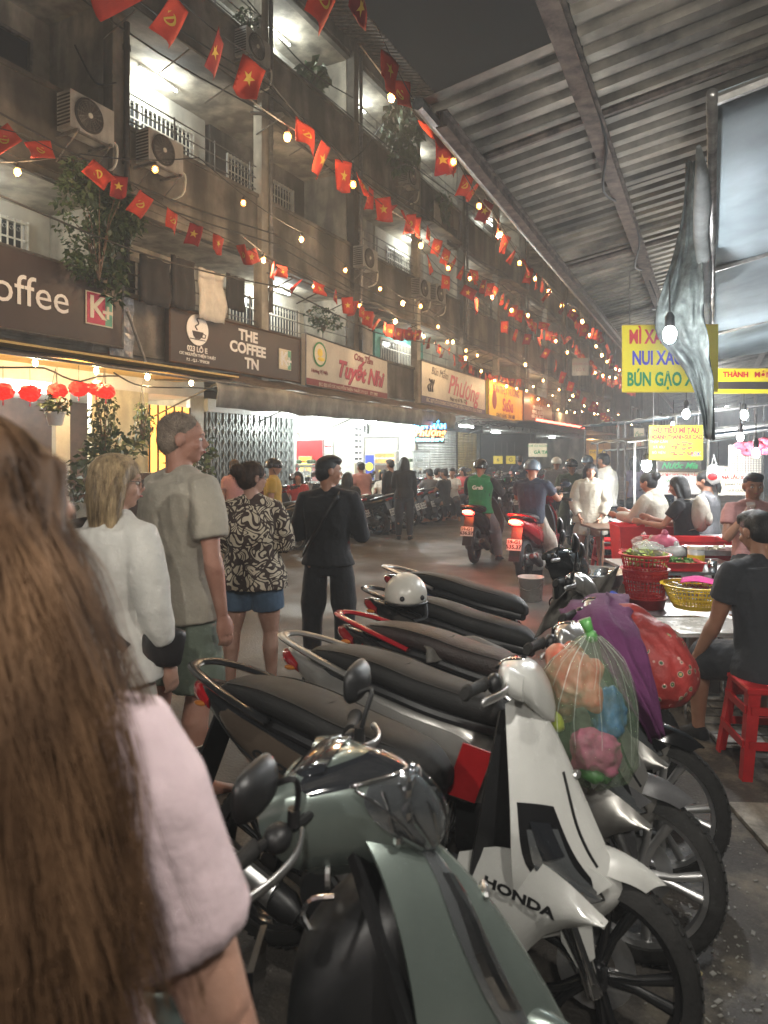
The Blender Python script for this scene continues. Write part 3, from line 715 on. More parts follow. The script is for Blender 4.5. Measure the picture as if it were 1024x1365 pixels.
# 5, 6
s5 = signbox('shop_sign', 'yellow sign reading SuSu lit from above by a warm lamp', 26.4, 3.15, 3.15, 31.0, 4.7, 4.6, M_yellowt, M_orange)
on_sign(s5, 'SuSu', 28.9, 3.75, .75, M_pink, bold=.02); on_sign(s5, 'BÚN THỊT NƯỚNG', 28.7, 4.35, .42, M_red, bold=.006); on_sign(s5, 'GIAO HÀNG TẬN NƠI', 28.6, 3.3, .25, M_brsign)
b = MB(); b.ell((FX + .23, 27.1, 3.9), (.01, .28, .38), 14, 8); b.obj('mascot_free_oval', M_maroon, s5).name = 'oval_emblem'
point((FX + .9, 28.7, 4.75), 14, (1, .6, .25), .06, s5)
s6 = signbox('shop_sign', 'brown sign with rows of white print right of the yellow one', 31.2, 3.1, 3.1, 36.5, 4.6, 4.5, mat('reddish_brown_face', (.22, .09, .045), .5, var=.1), M_brsign)
on_sign(s6, 'BÁNH MÌ SỐ 1', 33.8, 4.25, .42, M_orange)
for k, w in enumerate(('CƠM GÀ XỐI MỠ', 'BÚN BÒ - HỦ TIẾU', 'NƯỚC MÍA - SINH TỐ', 'TRÀ ĐÁ')): on_sign(s6, w, 33.6, 3.95 - k * .22, .22, M_whitet, bold=.004)
s7 = signbox('shop_sign', 'pale unlit sign low on the front far down the left side', 37, 3.1, 3.1, 44, 4.0, 4.0, M_plaster, M_iron); on_sign(s7, 'Sweetheart', 41, 3.5, .8, M_maroon, shear=.3)
# lit LED sign
M_ledb = mat('lit_blue_led', (.1, .5, 1), emit=4.5, ecol=(.05, .45, 1), var=0, sample=False)
M_ledo = mat('lit_orange_led', (1, .3, .1), emit=5, ecol=(1, .22, .03), var=0, sample=False)
M_ledc = mat('lit_cyan_led', (.3, 1, .9), emit=3.5, ecol=(.2, .95, .85), var=0, sample=False)
c = onx(573, 577, -8.0)
t = thing('led_sign', 'small hanging lit sign with blue and orange letters BÚN MẮM Phượng', 'lit sign', (c.x, c.y, c.z)); t.rotation_euler = (0, 0, R(20))
m = MB(); m.bb(-.42, .42, -.02, .04, -.3, .3); m.obj('case', M_black, t)
for w, z, s, mt in (('BÚN MẮM', .18, .2, M_ledb), ('Phượng', 0, .27, M_ledo), ('ĐT: 0938 63 60 97', -.2, .1, M_ledc)):
    text(w, s, frame_m((0, -.024, z), (1, 0, 0), (0, 0, 1)), mt, t, bold=.006, shear=.2 if w == 'Phượng' else 0)
m = MB(); m.tube([(-.3, 0, .3), (-.3, 0, .6)], .008, 4); m.tube([(.3, 0, .3), (.3, 0, .6)], .008, 4); m.obj('hanger', M_iron, t)
point((0, -.3, 0), 1.5, (1, .5, .5), .2, t)
# small signs hanging far down
def hung_board(name, label, px, py, d, w, h, mt, lines, rz=None, ew=None, bulb=0):
    c = at(px, py, d); t = thing(name, label, 'sign', c, YAW * .6 if rz is None else rz)
    m = MB(); m.bb(-w / 2, w / 2, -.012, .012, -h / 2, h / 2); m.obj('panel', mt, t)
    m = MB(); m.tube([(-w * .4, 0, h / 2), (-w * .4, 0, h / 2 + .5)], .006, 4); m.tube([(w * .4, 0, h / 2), (w * .4, 0, h / 2 + .5)], .006, 4); m.obj('hanger', M_iron, t)
    for (s, x, z, sz, mm, *k) in lines: text(s, sz, frame_m((x, -.016, z), (1, 0, 0), (0, 0, 1)), mm, t, ext=.002, **(k[0] if k else {}))
    return t
hung_board('hanging_sign', 'pale square sign hanging beyond the green-vested rider', 717, 600, 24, .62, .46, M_cream2, [('PHỞ GÀ NGON', 0, .14, .1, M_greenp), ('GÀ TA', .1, -.08, .16, M_greenp, dict(bold=.006))])
hung_board('hanging_sign', 'small yellow sign in the warm light at the far end of the street', 796, 606, 32, .7, .45, M_yellowt, [('CHÈ BƯỞI', 0, .1, .14, M_brsign), ('8', 0, -.1, .2, M_brsign)])
hung_board('hanging_sign', 'small upright white and green sign far down the street', 852, 585, 20, .28, .62, M_cream2, [('ỐC', 0, .1, .16, M_greenp), ('22', 0, -.15, .14, M_redt)])
hung_board('hanging_sign', 'small white banner hanging high over the middle of the far street', 774, 489, 24, .55, .6, M_plaster, [('CHUNG CƯ', 0, .1, .1, M_maroon), ('LÔ E', 0, -.1, .14, M_maroon)])
hung_board('hanging_sign', 'small dull yellow square sign left of the far warm lights', 664, 613, 26, .34, .3, M_yellowt, [('6', 0, 0, .2, M_brsign)])
hung_board('hanging_sign', 'small bright yellow square sign marked G behind the green-vested rider', 681, 613, 26, .34, .3, M_yellowt, [('G', 0, 0, .22, M_brsign)])
# awning frame lamp near the far end
# ================================================================ AIR CONDITIONERS, PLANTS, LAUNDRY
M_acw = mat('aged_white_metal', (.40, .39, .36), .5, var=.1, dirt=.35, vscale=4)
def make_ac():
    t = thing('air_conditioner', '', 'air conditioner')
    m = MB(); m.bb(-.3, 0, -.4, .4, 0, .56); m.obj('case', M_acw, t)
    m = MB(); m.lathe([(.25, 0), (.26, .025), (.235, .03), (.23, .008), (0, .008)], (0, -.08, .28), 26, 'x'); f = m.obj('fan_grille', M_dark, t)
    m = MB()
    for k in range(7): m.lathe([(.035 + .03 * k, 0), (.039 + .03 * k, .006), (.035 + .03 * k, .012)], (.03, -.08, .28), 26, 'x')
    for k in range(8):
        a = math.pi * k / 8; m.tube([(.037, -.08 - .23 * math.cos(a), .28 - .23 * math.sin(a)), (.037, -.08 + .23 * math.cos(a), .28 + .23 * math.sin(a))], .004, 4)
    m.obj('guard', M_iron, f)
    m = MB(); m.lathe([(0, 0), (.04, 0), (.04, .012), (0, .012)], (.04, -.08, .28), 14, 'x'); m.obj('hub', M_whiron, f)
    m = MB()
    for k in range(9): m.bb(-.29, -.01, -.404, -.4, .06 + k * .053, .085 + k * .053)
    m.obj('side_vents', M_dark, t)
    m = MB()
    for sy in (-.3, .3): m.bb(-.45, .06, sy - .02, sy + .02, -.04, 0); m.tube([(-.45, sy, -.4), (.04, sy, -.04)], .012, 4)
    m.bb(-.03, .01, -.3, .3, -.035, -.005)
    m.obj('bracket', M_iron, t)
    m = MB(); m.tube(catmull([(-.1, .41, .12), (-.05, .5, .05), (-.1, .5, -.25), (-.3, .42, -.35)], 5), .02, 6); m.obj('pipe', M_whiron, t)
    return t
ac0 = make_ac()
acs = [(onx(124, 158, FX + .5), 'dusty air conditioner left of the pole on the first parapet, in the dark'), (onx(222, 203, FX + .5), 'white air conditioner in front of the lit barred window'),
       (onx(345, 65, FX + .4), 'air conditioner under the top balcony with a plant over it'), (onx(494, 345, FX + .42), 'air conditioner beside the small lit doorway halfway along the block'),
       (onx(567, 385, FX + .42), 'left one of two air conditioners hanging side by side'), (onx(588, 392, FX + .42), 'right one of two air conditioners hanging side by side'),
       (onx(551, 236, FX + .42), 'air conditioner under the hanging plants at the top floor')]
for i, (p, lb) in enumerate(acs):
    o = ac0 if i == 0 else copy_tree(ac0)
    o.location = (p.x, p.y, p.z - .28); o['label'] = lb; o['group'] = 'air conditioners on the block'
def foliage(mb, c, rx, ry, rz, n, s, rnd=random, droop=0, mi=None):
    for _ in range(n):
        while True:
            v = Vector((rnd.uniform(-1, 1), rnd.uniform(-1, 1), rnd.uniform(-1, 1)))
            if v.length < 1 and v.length > .25: break
        cl = noise.noise(v * 2.3 + Vector(c))
        if cl < -.12: continue
        p = Vector(c) + Vector((v.x * rx, v.y * ry, v.z * rz))
        d = Vector((rnd.gauss(0, 1), rnd.gauss(0, 1), rnd.gauss(-droop, .6))).normalized(); a = d.cross(Vector((rnd.gauss(0, 1), rnd.gauss(0, 1), 1))).normalized() * s * .3
        l = s * rnd.uniform(.7, 1.3)
        mb.add([p, p + d * l * .45 + a, p + d * l - Vector((0, 0, l * .2)), p + d * l * .45 - a], [(0, 1, 2, 3)], mi)
def plant(name, label, c, r, n, s, stems=6, pot=None, hang=0, cat='plant', droop=0, mt=None):
    t = thing(name, label, cat, c)
    m = MB()
    if n > 600:
        for q_ in range(9):
            o_ = (random.uniform(-.5, .5) * r[0], random.uniform(-.8, .8) * r[1], random.uniform(-.9, .75) * r[2]); f_ = random.uniform(.28, .6); foliage(m, o_, r[0] * f_, r[1] * f_, r[2] * f_, n // 7, s * random.uniform(.6, 1.3), droop=droop)
    else: foliage(m, (0, 0, 0), r[0], r[1], r[2], n, s, droop=droop)
    m.obj('leaves', mt or M_leaf, t)
    m = MB()
    for k in range(stems):
        a = random.uniform(0, 6.28); b = Vector((math.cos(a) * r[0] * .6, math.sin(a) * r[1] * .6, random.uniform(-.3, .7) * r[2])); m.tube([(0, 0, -r[2]), b * .5 + Vector((0, 0, -.2 * r[2])), b], [.012, .008, .004], 5)
    m.obj('stems', M_wood, t)
    if pot:
        m = MB(); m.lathe([(0, 0), (pot * .7, 0), (pot, pot * 1.3), (pot * 1.1, pot * 1.3), (pot * 1.1, pot * 1.5), (pot * .9, pot * 1.5), (pot * .85, pot * 1.2), (0, pot * 1.2)], (0, 0, -r[2] - pot * 1.1), 14); m.obj('pot', M_white, t, angle=40)
    if hang:
        m = MB()
        for k in range(3):
            a = k * 2.09; m.tube([(math.cos(a) * .12, math.sin(a) * .12, -r[2] + .02), (0, 0, r[2] + hang)], .004, 4)
        m.obj('hanger', M_cable, t)
    return t
random.seed(11)
c = onx(132, 300, FX + .5); plant('climbing_plant', 'dense dark bush spilling over the lowest balcony above the big brown sign', c, (.5, .75, .85), 2600, .13, 10, droop=.4)
c = onx(155, 285, FX + .3); plant('climbing_plant', 'thin trailing bush hanging beside the drain pipe', c, (.3, .6, .5), 700, .1, 6, droop=.8)
c = onx(432, 425, FX + .35); plant('balcony_plant', 'leafy plant behind the upper edge of the Cơm Tấm sign', c, (.25, .7, .3), 600, .1)
c = onx(535, 180, FX + .2); plant('hanging_vines', 'large-leaved vines hanging from the top balcony beside the roof', c, (.5, .9, 1.3), 520, .28, 8, droop=1)
c = onx(420, 100, FX - .25); plant('potted_plant', 'broad-leaved potted plant on the lit top balcony', c, (.3, .45, .3), 160, .32, 8)
c = onx(330, 28, FX - .1); plant('potted_plant', 'small bush over the air conditioner on the top balcony', c, (.25, .35, .25), 260, .1)
c = onx(590, 275, FX + .3); plant('hanging_vines', 'thin dark vines on the second post of the top balcony', c, (.3, .5, .6), 200, .2, droop=1)
c = onx(139, 560, FX + 1.0); plant('hanging_basket', 'hanging basket of trailing leaves beside the cream panels', c, (.2, .22, .45), 520, .07, hang=.3, droop=.9)
c = onx(190, 565, FX + 1.0); plant('hanging_basket', 'hanging basket of leaves against the orange window', c, (.16, .18, .36), 360, .07, hang=.3, droop=.9)
c = onx(150, 595, FX + .9); plant('shop_plant', 'round-leaved shrub in front of the orange window', c, (.35, .5, .28), 300, .15)
c = onx(74, 540, FX + 1.2); plant('hanging_pot', 'white pot of leaves and a red lantern hanging before the coffee shop', c, (.2, .2, .14), 240, .08, pot=.12, hang=.35)
c = onx(255, 615, FX + .8); plant('shop_plant', 'tall leafy plant right of the tall man beside the grey gate', c, (.35, .4, .65), 420, .16, pot=.2)
c = onx(118, 640, FX + .9); plant('shop_plant', 'low potted plant behind the blonde woman', c, (.3, .4, .4), 260, .14, pot=.2)
# laundry on the lowest balcony
M_lb = mat('black_cloth', (.02, .02, .022), .9, var=.2, bump=.1); M_lw = mat('white_cloth', (.5, .48, .43), .9, var=.1, bump=.1, bscale=15)
def laundry(label, px, py, w, h, mt, X=FX + .35):
    c = onx(px, py, X); t = thing('laundry', label, 'laundry', c); rows = []
    for i in range(9):
        z = -h * i / 8; rows.append([(.05 * noise.noise((j * .5 + px, i * .3, 0)) + .02 * math.sin(j * 1.5), -w / 2 + w * j / 10 * (1 - .06 * math.sin(i * .9)), z + .04 * noise.noise((j * .4, 3, px))) for j in range(11)])
    m = MB(); m.sheet(rows, .01); m.obj('cloth', mt, t, smooth=True)
    m = MB(); m.tube([(0, -w / 2, .01), (0, w / 2, .01)], .008, 4); m.obj('hanger', M_iron, t)
laundry('pale shirt hanging from the lowest balcony over the THE COFFEE TN sign', 283, 362, .72, .95, M_lw)
laundry('black shirt hanging right of the pale one', 314, 368, .55, .68, M_lb)
laundry('black trousers hanging from the lowest balcony', 244, 345, .6, .9, M_lb)
laundry('dark shirt hanging beside the bush on the lowest balcony', 207, 345, .7, .8, M_lb)
laundry('dark cloth hanging under the top balcony by the vines', 603, 303, .9, .7, M_lb)
laundry('grey cloth hanging under the top balcony', 583, 270, .5, .9, M_lw)
for i, (px, py) in enumerate(((4, 522), (40, 524), (76, 521), (105, 518), (128, 517), (141, 522))):
    c = onx(px, py, FX + 1.15 + .15 * (i % 2)); t = thing('red_lantern', ['round red pom-pom lantern cut by the left edge under the ochre soffit', 'round red pom-pom lantern hanging left of the white pot', 'round red pom-pom lantern over the white hanging pot', 'round red pom-pom lantern right of the hanging pot', 'left one of the touching pair of red pom-pom lanterns', 'right one of the touching pair of red pom-pom lanterns'][i], 'lantern', c, group='red lanterns before the coffee shop')
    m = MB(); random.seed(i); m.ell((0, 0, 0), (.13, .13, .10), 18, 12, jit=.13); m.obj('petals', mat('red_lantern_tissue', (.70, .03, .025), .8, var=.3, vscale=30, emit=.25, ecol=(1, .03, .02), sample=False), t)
    m = MB(); m.tube([(0, 0, .08), (0, 0, .32)], .004, 4); m.obj('string', M_cable, t); m = MB(); m.tube([(0, 0, -.09), (0, 0, -.17)], [.006, .012], 6); m.obj('tassel', M_redt, t)
# ladder-like stay and torn sheet between the first two signs
t = thing('leaning_pole', 'thin metal pole leaning between the two brown signs', 'pole')
m = MB(); a, b = onx(170, 415, FX + .4), onx(196, 488, FX + .5); m.tube([a, b], .025, 6); m.obj('tube', M_iron, t)
a = onx(163, 435, FX + .15); t = thing('plastic_sheet', 'crumpled pale plastic sheet hanging beside the big brown sign', 'plastic sheet', a)
m = MB(); rows = [[(.05 * noise.noise((i * .7, j * .9, 2)), -.25 + j * .1 + .03 * noise.noise((i, j, 0)), .5 - i * .1) for j in range(6)] for i in range(11)]; m.sheet(rows, .004); m.obj('sheet', mat('crumpled_foil', (.3, .32, .34), .3, var=.3), t)
# overhead cables
m = MB(); random.seed(3)
cb = thing('overhead_cables', 'black overhead cables sagging along the front of the block', 'cables')
for k, (x, z0, z1) in enumerate(((FX + .35, 9.6, 8.9), (FX + .4, 9.4, 8.6), (FX + .5, 6.4, 5.9), (FX + .55, 6.2, 5.6), (FX + .3, 5.9, 5.7), (FX + .7, 5.2, 5.0), (FX + .25, 9.0, 8.5))):
    for a in range(0, 44, 8):
        pts = [(x + .05 * math.sin(s), 4 + a + s, z0 + (z1 - z0) * (a + s) / 44 - .25 * math.sin(math.pi * s / 8)) for s in range(9)]
        m = MB(); m.tube(pts, .016, 5); m.obj('cable', M_cable, cb, smooth=True)
for (a, b) in ((onx(155, 110, FX + .4), onx(100, 60, FX - .3)), (onx(470, 130, FX + .1), onx(330, 0, FX + .1)), (onx(400, 100, FX + .3), onx(690, 310, FX + .8)), (onx(520, 150, FX), onx(440, 230, FX + .5))):
    m = MB(); mid = (a + b) / 2 - Vector((0, 0, .3)); m.tube(catmull([a, mid, b], 6), .016, 5); m.obj('cable', M_cable, cb)

# ================================================================ FLAG STRINGS AND BULB STRINGS
M_flag = mat('red_flag_cloth', (.52, .045, .02), .8, var=.12, vscale=3)
M_flag2 = mat('dark_red_flag_cloth', (.26, .012, .014), .8, var=.15, vscale=3)
M_star = mat('yellow_emblem', (.62, .43, .06), .7, var=0)
def star_poly(r, k=.4): return [(r * (1 if i % 2 == 0 else k) * math.sin(math.pi * i / 5), r * (1 if i % 2 == 0 else k) * math.cos(math.pi * i / 5)) for i in range(10)]
def flag_mesh(seed, w=.3, h=.42):
    rn = random.Random(seed); ph = rn.uniform(0, 6); am = rn.uniform(.02, .05)
    def surf(u, v):  # u across -.5..5, v down 0..1
        y = am * math.sin(u * 5 + ph + v * 2) * (.3 + v) + .05 * v * math.sin(ph); return Vector((u * w * (1 - .06 * v), y, -v * h + .03 * v * math.sin(u * 3 + ph)))
    m = MB(); m.sheet([[surf(-.5 + j / 6, i / 7) for j in range(7)] for i in range(8)], .003)
    fl = m.mesh('flag', M_flag if seed % 4 else M_flag2, smooth=True)
    e = MB()
    def put(poly, ctr):
        for sgn in (-1, 1):
            vs = []
            for (a, b) in [ctr] + poly:
                p = surf(a / w, max(0, min(1, .47 - b / h))); vs.append(p + Vector((0, sgn * .006, 0)))
            n = len(poly); e.add(vs, [(0, 1 + i, 1 + (i + 1) % n) for i in range(n)])
    if seed % 2 == 0: put(star_poly(.085), (0, 0))
    else:   # hammer and sickle
        arc = [(.07 * math.cos(a), .07 * math.sin(a) - .01) for a in [math.radians(q) for q in range(-130, 80, 18)]]
        inn = [(.052 * math.cos(a) - .006, .056 * math.sin(a) - .004) for a in [math.radians(q) for q in range(72, -131, -18)]]
        poly = arc + inn; vs = []
        for sgn in (-1, 1):
            n = len(arc); vv = [surf(a / w, .47 - b / h) + Vector((0, sgn * .006, 0)) for a, b in poly]
            e.add(vv, [(i, i + 1, 2 * n - 2 - i, 2 * n - 1 - i) for i in range(n - 1) if 2 * n - 1 - i < len(vv)])
            for bar in ([(-.06, -.05), (-.045, -.065), (.055, .035), (.04, .05)], [(-.02, .055), (-.005, .07), (-.055, .03), (-.045, .01)][:4]):
                b4 = [surf(a / w, .47 - b / h) + Vector((0, sgn * .0065, 0)) for a, b in bar]; e.add(b4, [(0, 1, 2, 3)])
    return fl, e.mesh('emblem', M_star)
FLAGS = [flag_mesh(i) for i in range(12)]
BULB = MB(); BULB.ell((0, 0, -.075), (.042, .042, .055), 12, 8, mi=0); BULB.ell((0, 0, -.072), (.019, .019, .028), 8, 6, mi=1); BULBM = BULB.mesh('glass', [M_amberhalo, M_bulb], smooth=True)
q = MB(); q.lathe([(.006, .03), (.02, .02), (.022, -.03), (.0, -.04)], n=8); SOCK = q.mesh('socket', M_black, smooth=True)
def sample_path(ctrl, step):
    pts = []
    for a, b in zip(ctrl[:-1], ctrl[1:]):
        n = 14; L = (b - a).length; sag = L * .035
        pts += [a.lerp(b, i / n) - Vector((0, 0, sag * math.sin(math.pi * i / n))) for i in range(n)]
    pts.append(ctrl[-1]); out = []; acc = 0; nxt = step * .4
    for p, q in zip(pts[:-1], pts[1:]):
        l = (q - p).length
        while nxt <= acc + l: out.append((p.lerp(q, (nxt - acc) / l), (q - p).normalized())); nxt += step
        acc += l
    return pts, out
def flag_string(label, ctrl, step, rnd, skip=0):
    t = thing('flag_string', label, 'flag string', group='strings of small red flags over the street')
    pts, sp = sample_path(ctrl, step)
    m = MB(); m.tube(pts, .006, 4); m.obj('cord', M_cable, t)
    for p, d in sp:
        if rnd.random() < skip: continue
        k = rnd.randrange(12); fm, em = FLAGS[k]
        f = bpy.data.objects.new('flag', fm); COL.objects.link(f); f.parent = t; f.location = p
        yaw = math.atan2(d.y, d.x) + rnd.gauss(0, .3 if p.length < 9 else .6)
        curl = rnd.gauss(0, .25) if rnd.random() < .8 else rnd.choice((-1, 1)) * rnd.uniform(.8, 1.6)
        f.rotation_euler = (rnd.gauss(.1, .25), curl if abs(curl) > .7 else math.asin(-d.z) + curl * .4, yaw)
        s = rnd.uniform(.86, 1.02) * (1 if p.length < 11 else .84); f.scale = (s, s, s)
        e = bpy.data.objects.new('emblem', em); COL.objects.link(e); e.parent = f
    return t
NB = [0]
def bulb_string(label, ctrl, step, rnd, power=14, every=3, lit=M_bulb):
    t = thing('bulb_string', label, 'string lights', group='strings of warm bulbs over the street')
    pts, sp = sample_path(ctrl, step)
    m = MB(); m.tube(pts, .009, 4); m.obj('cable', M_cable, t)
    for i, (p, d) in enumerate(sp):
        b = bpy.data.objects.new('bulb', SOCK); COL.objects.link(b); b.parent = t; b.location = p - Vector((0, 0, .05))
        g_ = bpy.data.objects.new('glass', BULBM); COL.objects.link(g_); g_.parent = b
        far = p.length
        if far > 18: g_.scale = (1.25, 1.25, 1.25)
        if i % every == 0 and far < 45: point(p - Vector((0, 0, .18)), power * every * .5, (1, .66, .36), .04, t)
    return t
rn = random.Random(21)
fs = [('lowest string of small red flags, along the front over the brown signs', [at(-60, 150, 8.3), at(30, 178, 8.6), at(160, 235, 9.6), at(330, 330, 11.6), at(470, 398, 15), at(560, 440, 21), at(700, 505, 33)], .46),
      ('string of red flags crossing in front of the lit barred balcony', [at(150, -40, 5.6), at(240, 0, 6.2), at(330, 70, 7), at(450, 205, 8.8), at(560, 290, 12.5), at(660, 380, 17), at(760, 448, 25), at(830, 510, 36)], .52),
      ('highest string of red flags hanging near the edge of the metal roof', [at(420, -60, 5.8), at(500, 30, 6.8), at(575, 170, 8.6), at(640, 245, 11), at(720, 370, 15.5), at(800, 440, 22), at(850, 520, 34)], .66),
      ('far string of red flags crossing the street beyond the cream signs', [at(560, 330, 14), at(640, 400, 17), at(720, 450, 21), at(820, 560, 30)], .95)]
for lb, c, st in fs: flag_string(lb, c, st, rn, .05)
bs = [('string of warm bulbs along the dark lower parapet', [at(-60, 215, 8.6), at(108, 205, 9), at(265, 210, 10), at(420, 318, 13), at(513, 380, 16), at(560, 400, 19), at(640, 470, 26)], 1.75),
      ('string of warm bulbs crossing above the flags in the middle of the street', [at(330, 130, 7.4), at(440, 195, 8.6), at(536, 290, 11.5), at(630, 365, 15.5), at(710, 415, 20), at(830, 500, 34)], 1.6),
      ('string of warm bulbs along the edge of the metal roof', [at(480, 60, 7.2), at(602, 198, 9), at(655, 282, 11.5), at(725, 372, 16), at(770, 410, 20), at(835, 490, 34)], 1.6),
      ('string of bulbs following the lowest flags over the shop signs', [at(320, 312, 11.5), at(400, 362, 13.5), at(505, 405, 16.5), at(600, 450, 21), at(700, 515, 31), at(780, 545, 42)], 1.9),
      ('distant string of bulbs sagging over the far half of the street', [at(690, 470, 25), at(760, 520, 31), at(840, 560, 44), at(870, 575, 60)], 2.2),
      ('farthest cluster string of bulbs near the end of the street', [at(700, 505, 36), at(790, 530, 46), at(850, 550, 58), at(885, 570, 70)], 3),
      ('left far string of bulbs above the brown sign', [at(620, 500, 28), at(720, 540, 36), at(800, 548, 50), at(860, 568, 68)], 2.6)]
for lb, c, st in bs: bulb_string(lb, c, st, rn)

# ================================================================ METAL ROOF AND CANOPY ON THE RIGHT
def roofz(x): return 4.35 + .18 * (x + 2)
rf = thing('metal_roof', 'long corrugated metal roof over the stalls rising to the right', 'roof', (0, 0, 0), R(2.5))
def ribs(x0, x1, y0, y1, name, dz=0, pitch=.26):
    prof = []; y = y0
    while y < y1:
        prof += [(y, 0), (y + pitch * .42, 0), (y + pitch * .54, .055), (y + pitch * .88, .055)]; y += pitch
    xs = [x0 + (x1 - x0) * i / 4 for i in range(5)]
    m = MB(); m.sheet([[(x, yy, roofz(x) + h + dz + .004 * math.sin(yy * 3 + x)) for yy, h in prof] for x in xs], .003)
    return m.obj(name, M_galvr, rf)
M_galvr = mat('weathered_roof_sheet', (.26, .23, .185), .55, .4, var=.35, vscale=1.6, bump=.1, bscale=7, dirt=.4)
y = 4.9
for k in range(9):
    ribs(-2.0 + .03 * (k % 2), -.85, y, y + 5.1, 'roof_sheet', -.006 * (k % 2)); y += 5.1
y = -2.2
for k in range(10):
    ribs(-.85, 4.5, y, y + 5.1, 'roof_sheet', .012 + -.006 * (k % 2)); y += 5.1
for x, nm in ((-.87, .13), (-1.85, .09), (1.4, .12)):
    m = MB(); z = roofz(x) - .12; y0 = -1 if x > -1.2 else 4.95
    m.bb(x - nm / 2, x + nm / 2, y0, 50, z - .012, z); m.bb(x - nm / 2, x + nm / 2, y0, 50, z - .13, z - .118); m.bb(x - .012, x + .012, y0, 50, z - .118, z - .012); m.obj('beam', M_rust, rf)
m = MB(); m.tube([(-2.02, 4.9, roofz(-2.0) - .03), (-2.02, 50, roofz(-2.0) - .03)], .05, 8); m.obj('gutter', M_galv, rf)
for y in range(6, 50, 4):
    m = MB(); m.tube([(-1.95, y, roofz(-1.95) - .08), (4.4, y, roofz(4.4) - .08)], .035, 6); m.obj('rafter', M_rust, rf)
m = MB(); random.seed(2)
for k in range(10):
    y = 5 + k * 3; m.tube(catmull([(-.9, y, 4.4), (-.8, y + 1, 4.2 + random.uniform(-.1, .1)), (-.95, y + 2, 4.2), (-.87, y + 3, 4.4)], 4), .012, 4)
tag(m.obj('cables', M_cable, rf), kind='stuff')
for y in (12.5, 20, 28, 38):
    m = MB(); m.tube([(1.4, y, 0), (1.4, y, roofz(1.4) - .2)], .06, 8); m.obj('column', M_iron, rf)
# canvas canopy over the near stall
M_tarp = mat('blue_grey_tarpaulin', (.36, .44, .48), .8, var=.12, vscale=1.5, bump=.15, bscale=5, dirt=.25)
cn = thing('canopy', 'blue-grey tarpaulin canopy stretched from a steel pipe over the near stall', 'canopy', (0, 0, 0), R(2.5))
rows = []
for i in range(22):
    y = 3.4 + i * .46; rows.append([(x, y, 3.24 + .22 * x + .05 * math.sin(y * 1.7 + x * 2) * min(1, x) - .04 * math.sin(math.pi * min(1, x / 3))) for x in [0.02 + .3 * j for j in range(14)]])
m = MB(); m.sheet(rows, .006); m.obj('tarpaulin', M_tarp, cn, smooth=True)
m = MB(); m.tube([(0, 3.3, 3.2), (0, 13.2, 3.18)], .024, 10); m.obj('pipe', M_galv, cn, smooth=True)
m = MB(); m.tube([(-.06 + .01 * math.sin(y_ * 3), 3.75 + y_, 3.16 + .01 * math.sin(y_ * 5)) for y_ in [.4 * q_ for q_ in range(24)]], [(.012, .012), (.035, .03)] + [(.05, .04)] * 22, 8); m.obj('rolled_edge', mat('rolled_grey_canvas', (.13, .14, .135), .8, var=.2), cn, smooth=True)
for y in (3.4, 6.5, 10, 13):
    m = MB(); m.tube([(0, y, 3.21), (4, y, 4.09)], .025, 6); m.obj('cross_pipe', M_galv, cn)
m = MB(); m.tube([(2.6, 3.4, 0), (2.6, 3.4, 3.75)], .03, 8); m.tube([(2.6, 13, 0), (2.6, 13, 3.75)], .03, 8); m.obj('canopy_leg', M_galv, cn)
# crumpled hanging flap in front of the yellow sign
fl = thing('tarpaulin_flap', 'crumpled grey plastic flap hanging down over the edge of the yellow noodle sign', 'tarpaulin')
m = MB(); rows = []
prof = [(0, 914, 930, 215), (.1, 910, 934, 270), (.22, 900, 936, 330), (.36, 884, 938, 385), (.46, 872, 940, 420), (.54, 878, 943, 450), (.62, 902, 946, 478), (.74, 918, 950, 505), (.87, 934, 953, 545), (1, 940, 953, 585)]
for i, (v, l, r_, yy) in enumerate(prof):
    row = []
    for j in range(17):
        u = j / 16; px = l + (r_ - l) * u + 2.5 * noise.noise((v * 14, u * 3, 4)); dd = 5.7 - .4 * u + .20 * noise.noise((u * 2.5 + v * 5, v * 8, 1)) + .11 * noise.noise((u * 5 - v * 6, v * 19 + u * 4, 6)) + .03 * math.sin(u * 8 + v * 15)
        row.append(at(px, yy + 4 * noise.noise((u * 6, v * 9, 0)), dd))
    rows.append(row)
m.sheet(catgrid(rows, 3, 2), .004); m.obj('flap', mat('grey_plastic_sheet', (.10, .115, .11), .9, var=.35, vscale=9, bump=.6, bscale=14, spec=.2), fl, smooth=True)
# ================================================================ STALLS ON THE RIGHT
def lamp_bulb(name, label, p, power, s=1.0, col=(.93, .97, 1), cord=.6, shade=False, m=None):
    t = thing(name, label, 'lamp', p)
    q = MB(); q.lathe([(.015, .16), (.028 * s, .13), (.03 * s, .06), (.0, .05)], n=10); q.obj('socket', M_black, t, smooth=True)
    q = MB(); q.ell((0, 0, 0), (.04 * s, .04 * s, .055 * s), 14, 10); q.obj('glass', m or M_bulbw, t, smooth=True)
    q = MB(); q.tube([(0, 0, .15), (0, 0, .15 + cord)], .005, 4); q.obj('cord', M_cable, t)
    if shade:
        q = MB(); q.lathe([(.03, .13), (.05, .12), (.15, .04), (.152, .035), (.05, .112), (.03, .12)], n=20); q.obj('lamp_shade', M_galv, t, smooth=True)
    point((0, 0, -.12), power, col, .05, t)
    return t
lamp_bulb('stall_bulb', 'very bright bare white bulb hanging in front of the yellow noodle sign', at(893, 446, 5.0), 24, 1.15, cord=.28)
lamp_bulb('stall_bulb', 'bright bare bulb at head height left of the woman in the cream hooded top', at(862, 620, 9.4), 30, 1.6, cord=.3)
lamp_bulb('stall_bulb', 'white bulb under the stall roofs above the HỦ TIẾU sign', at(915, 552, 8.0), 20, 1.0, cord=.25)
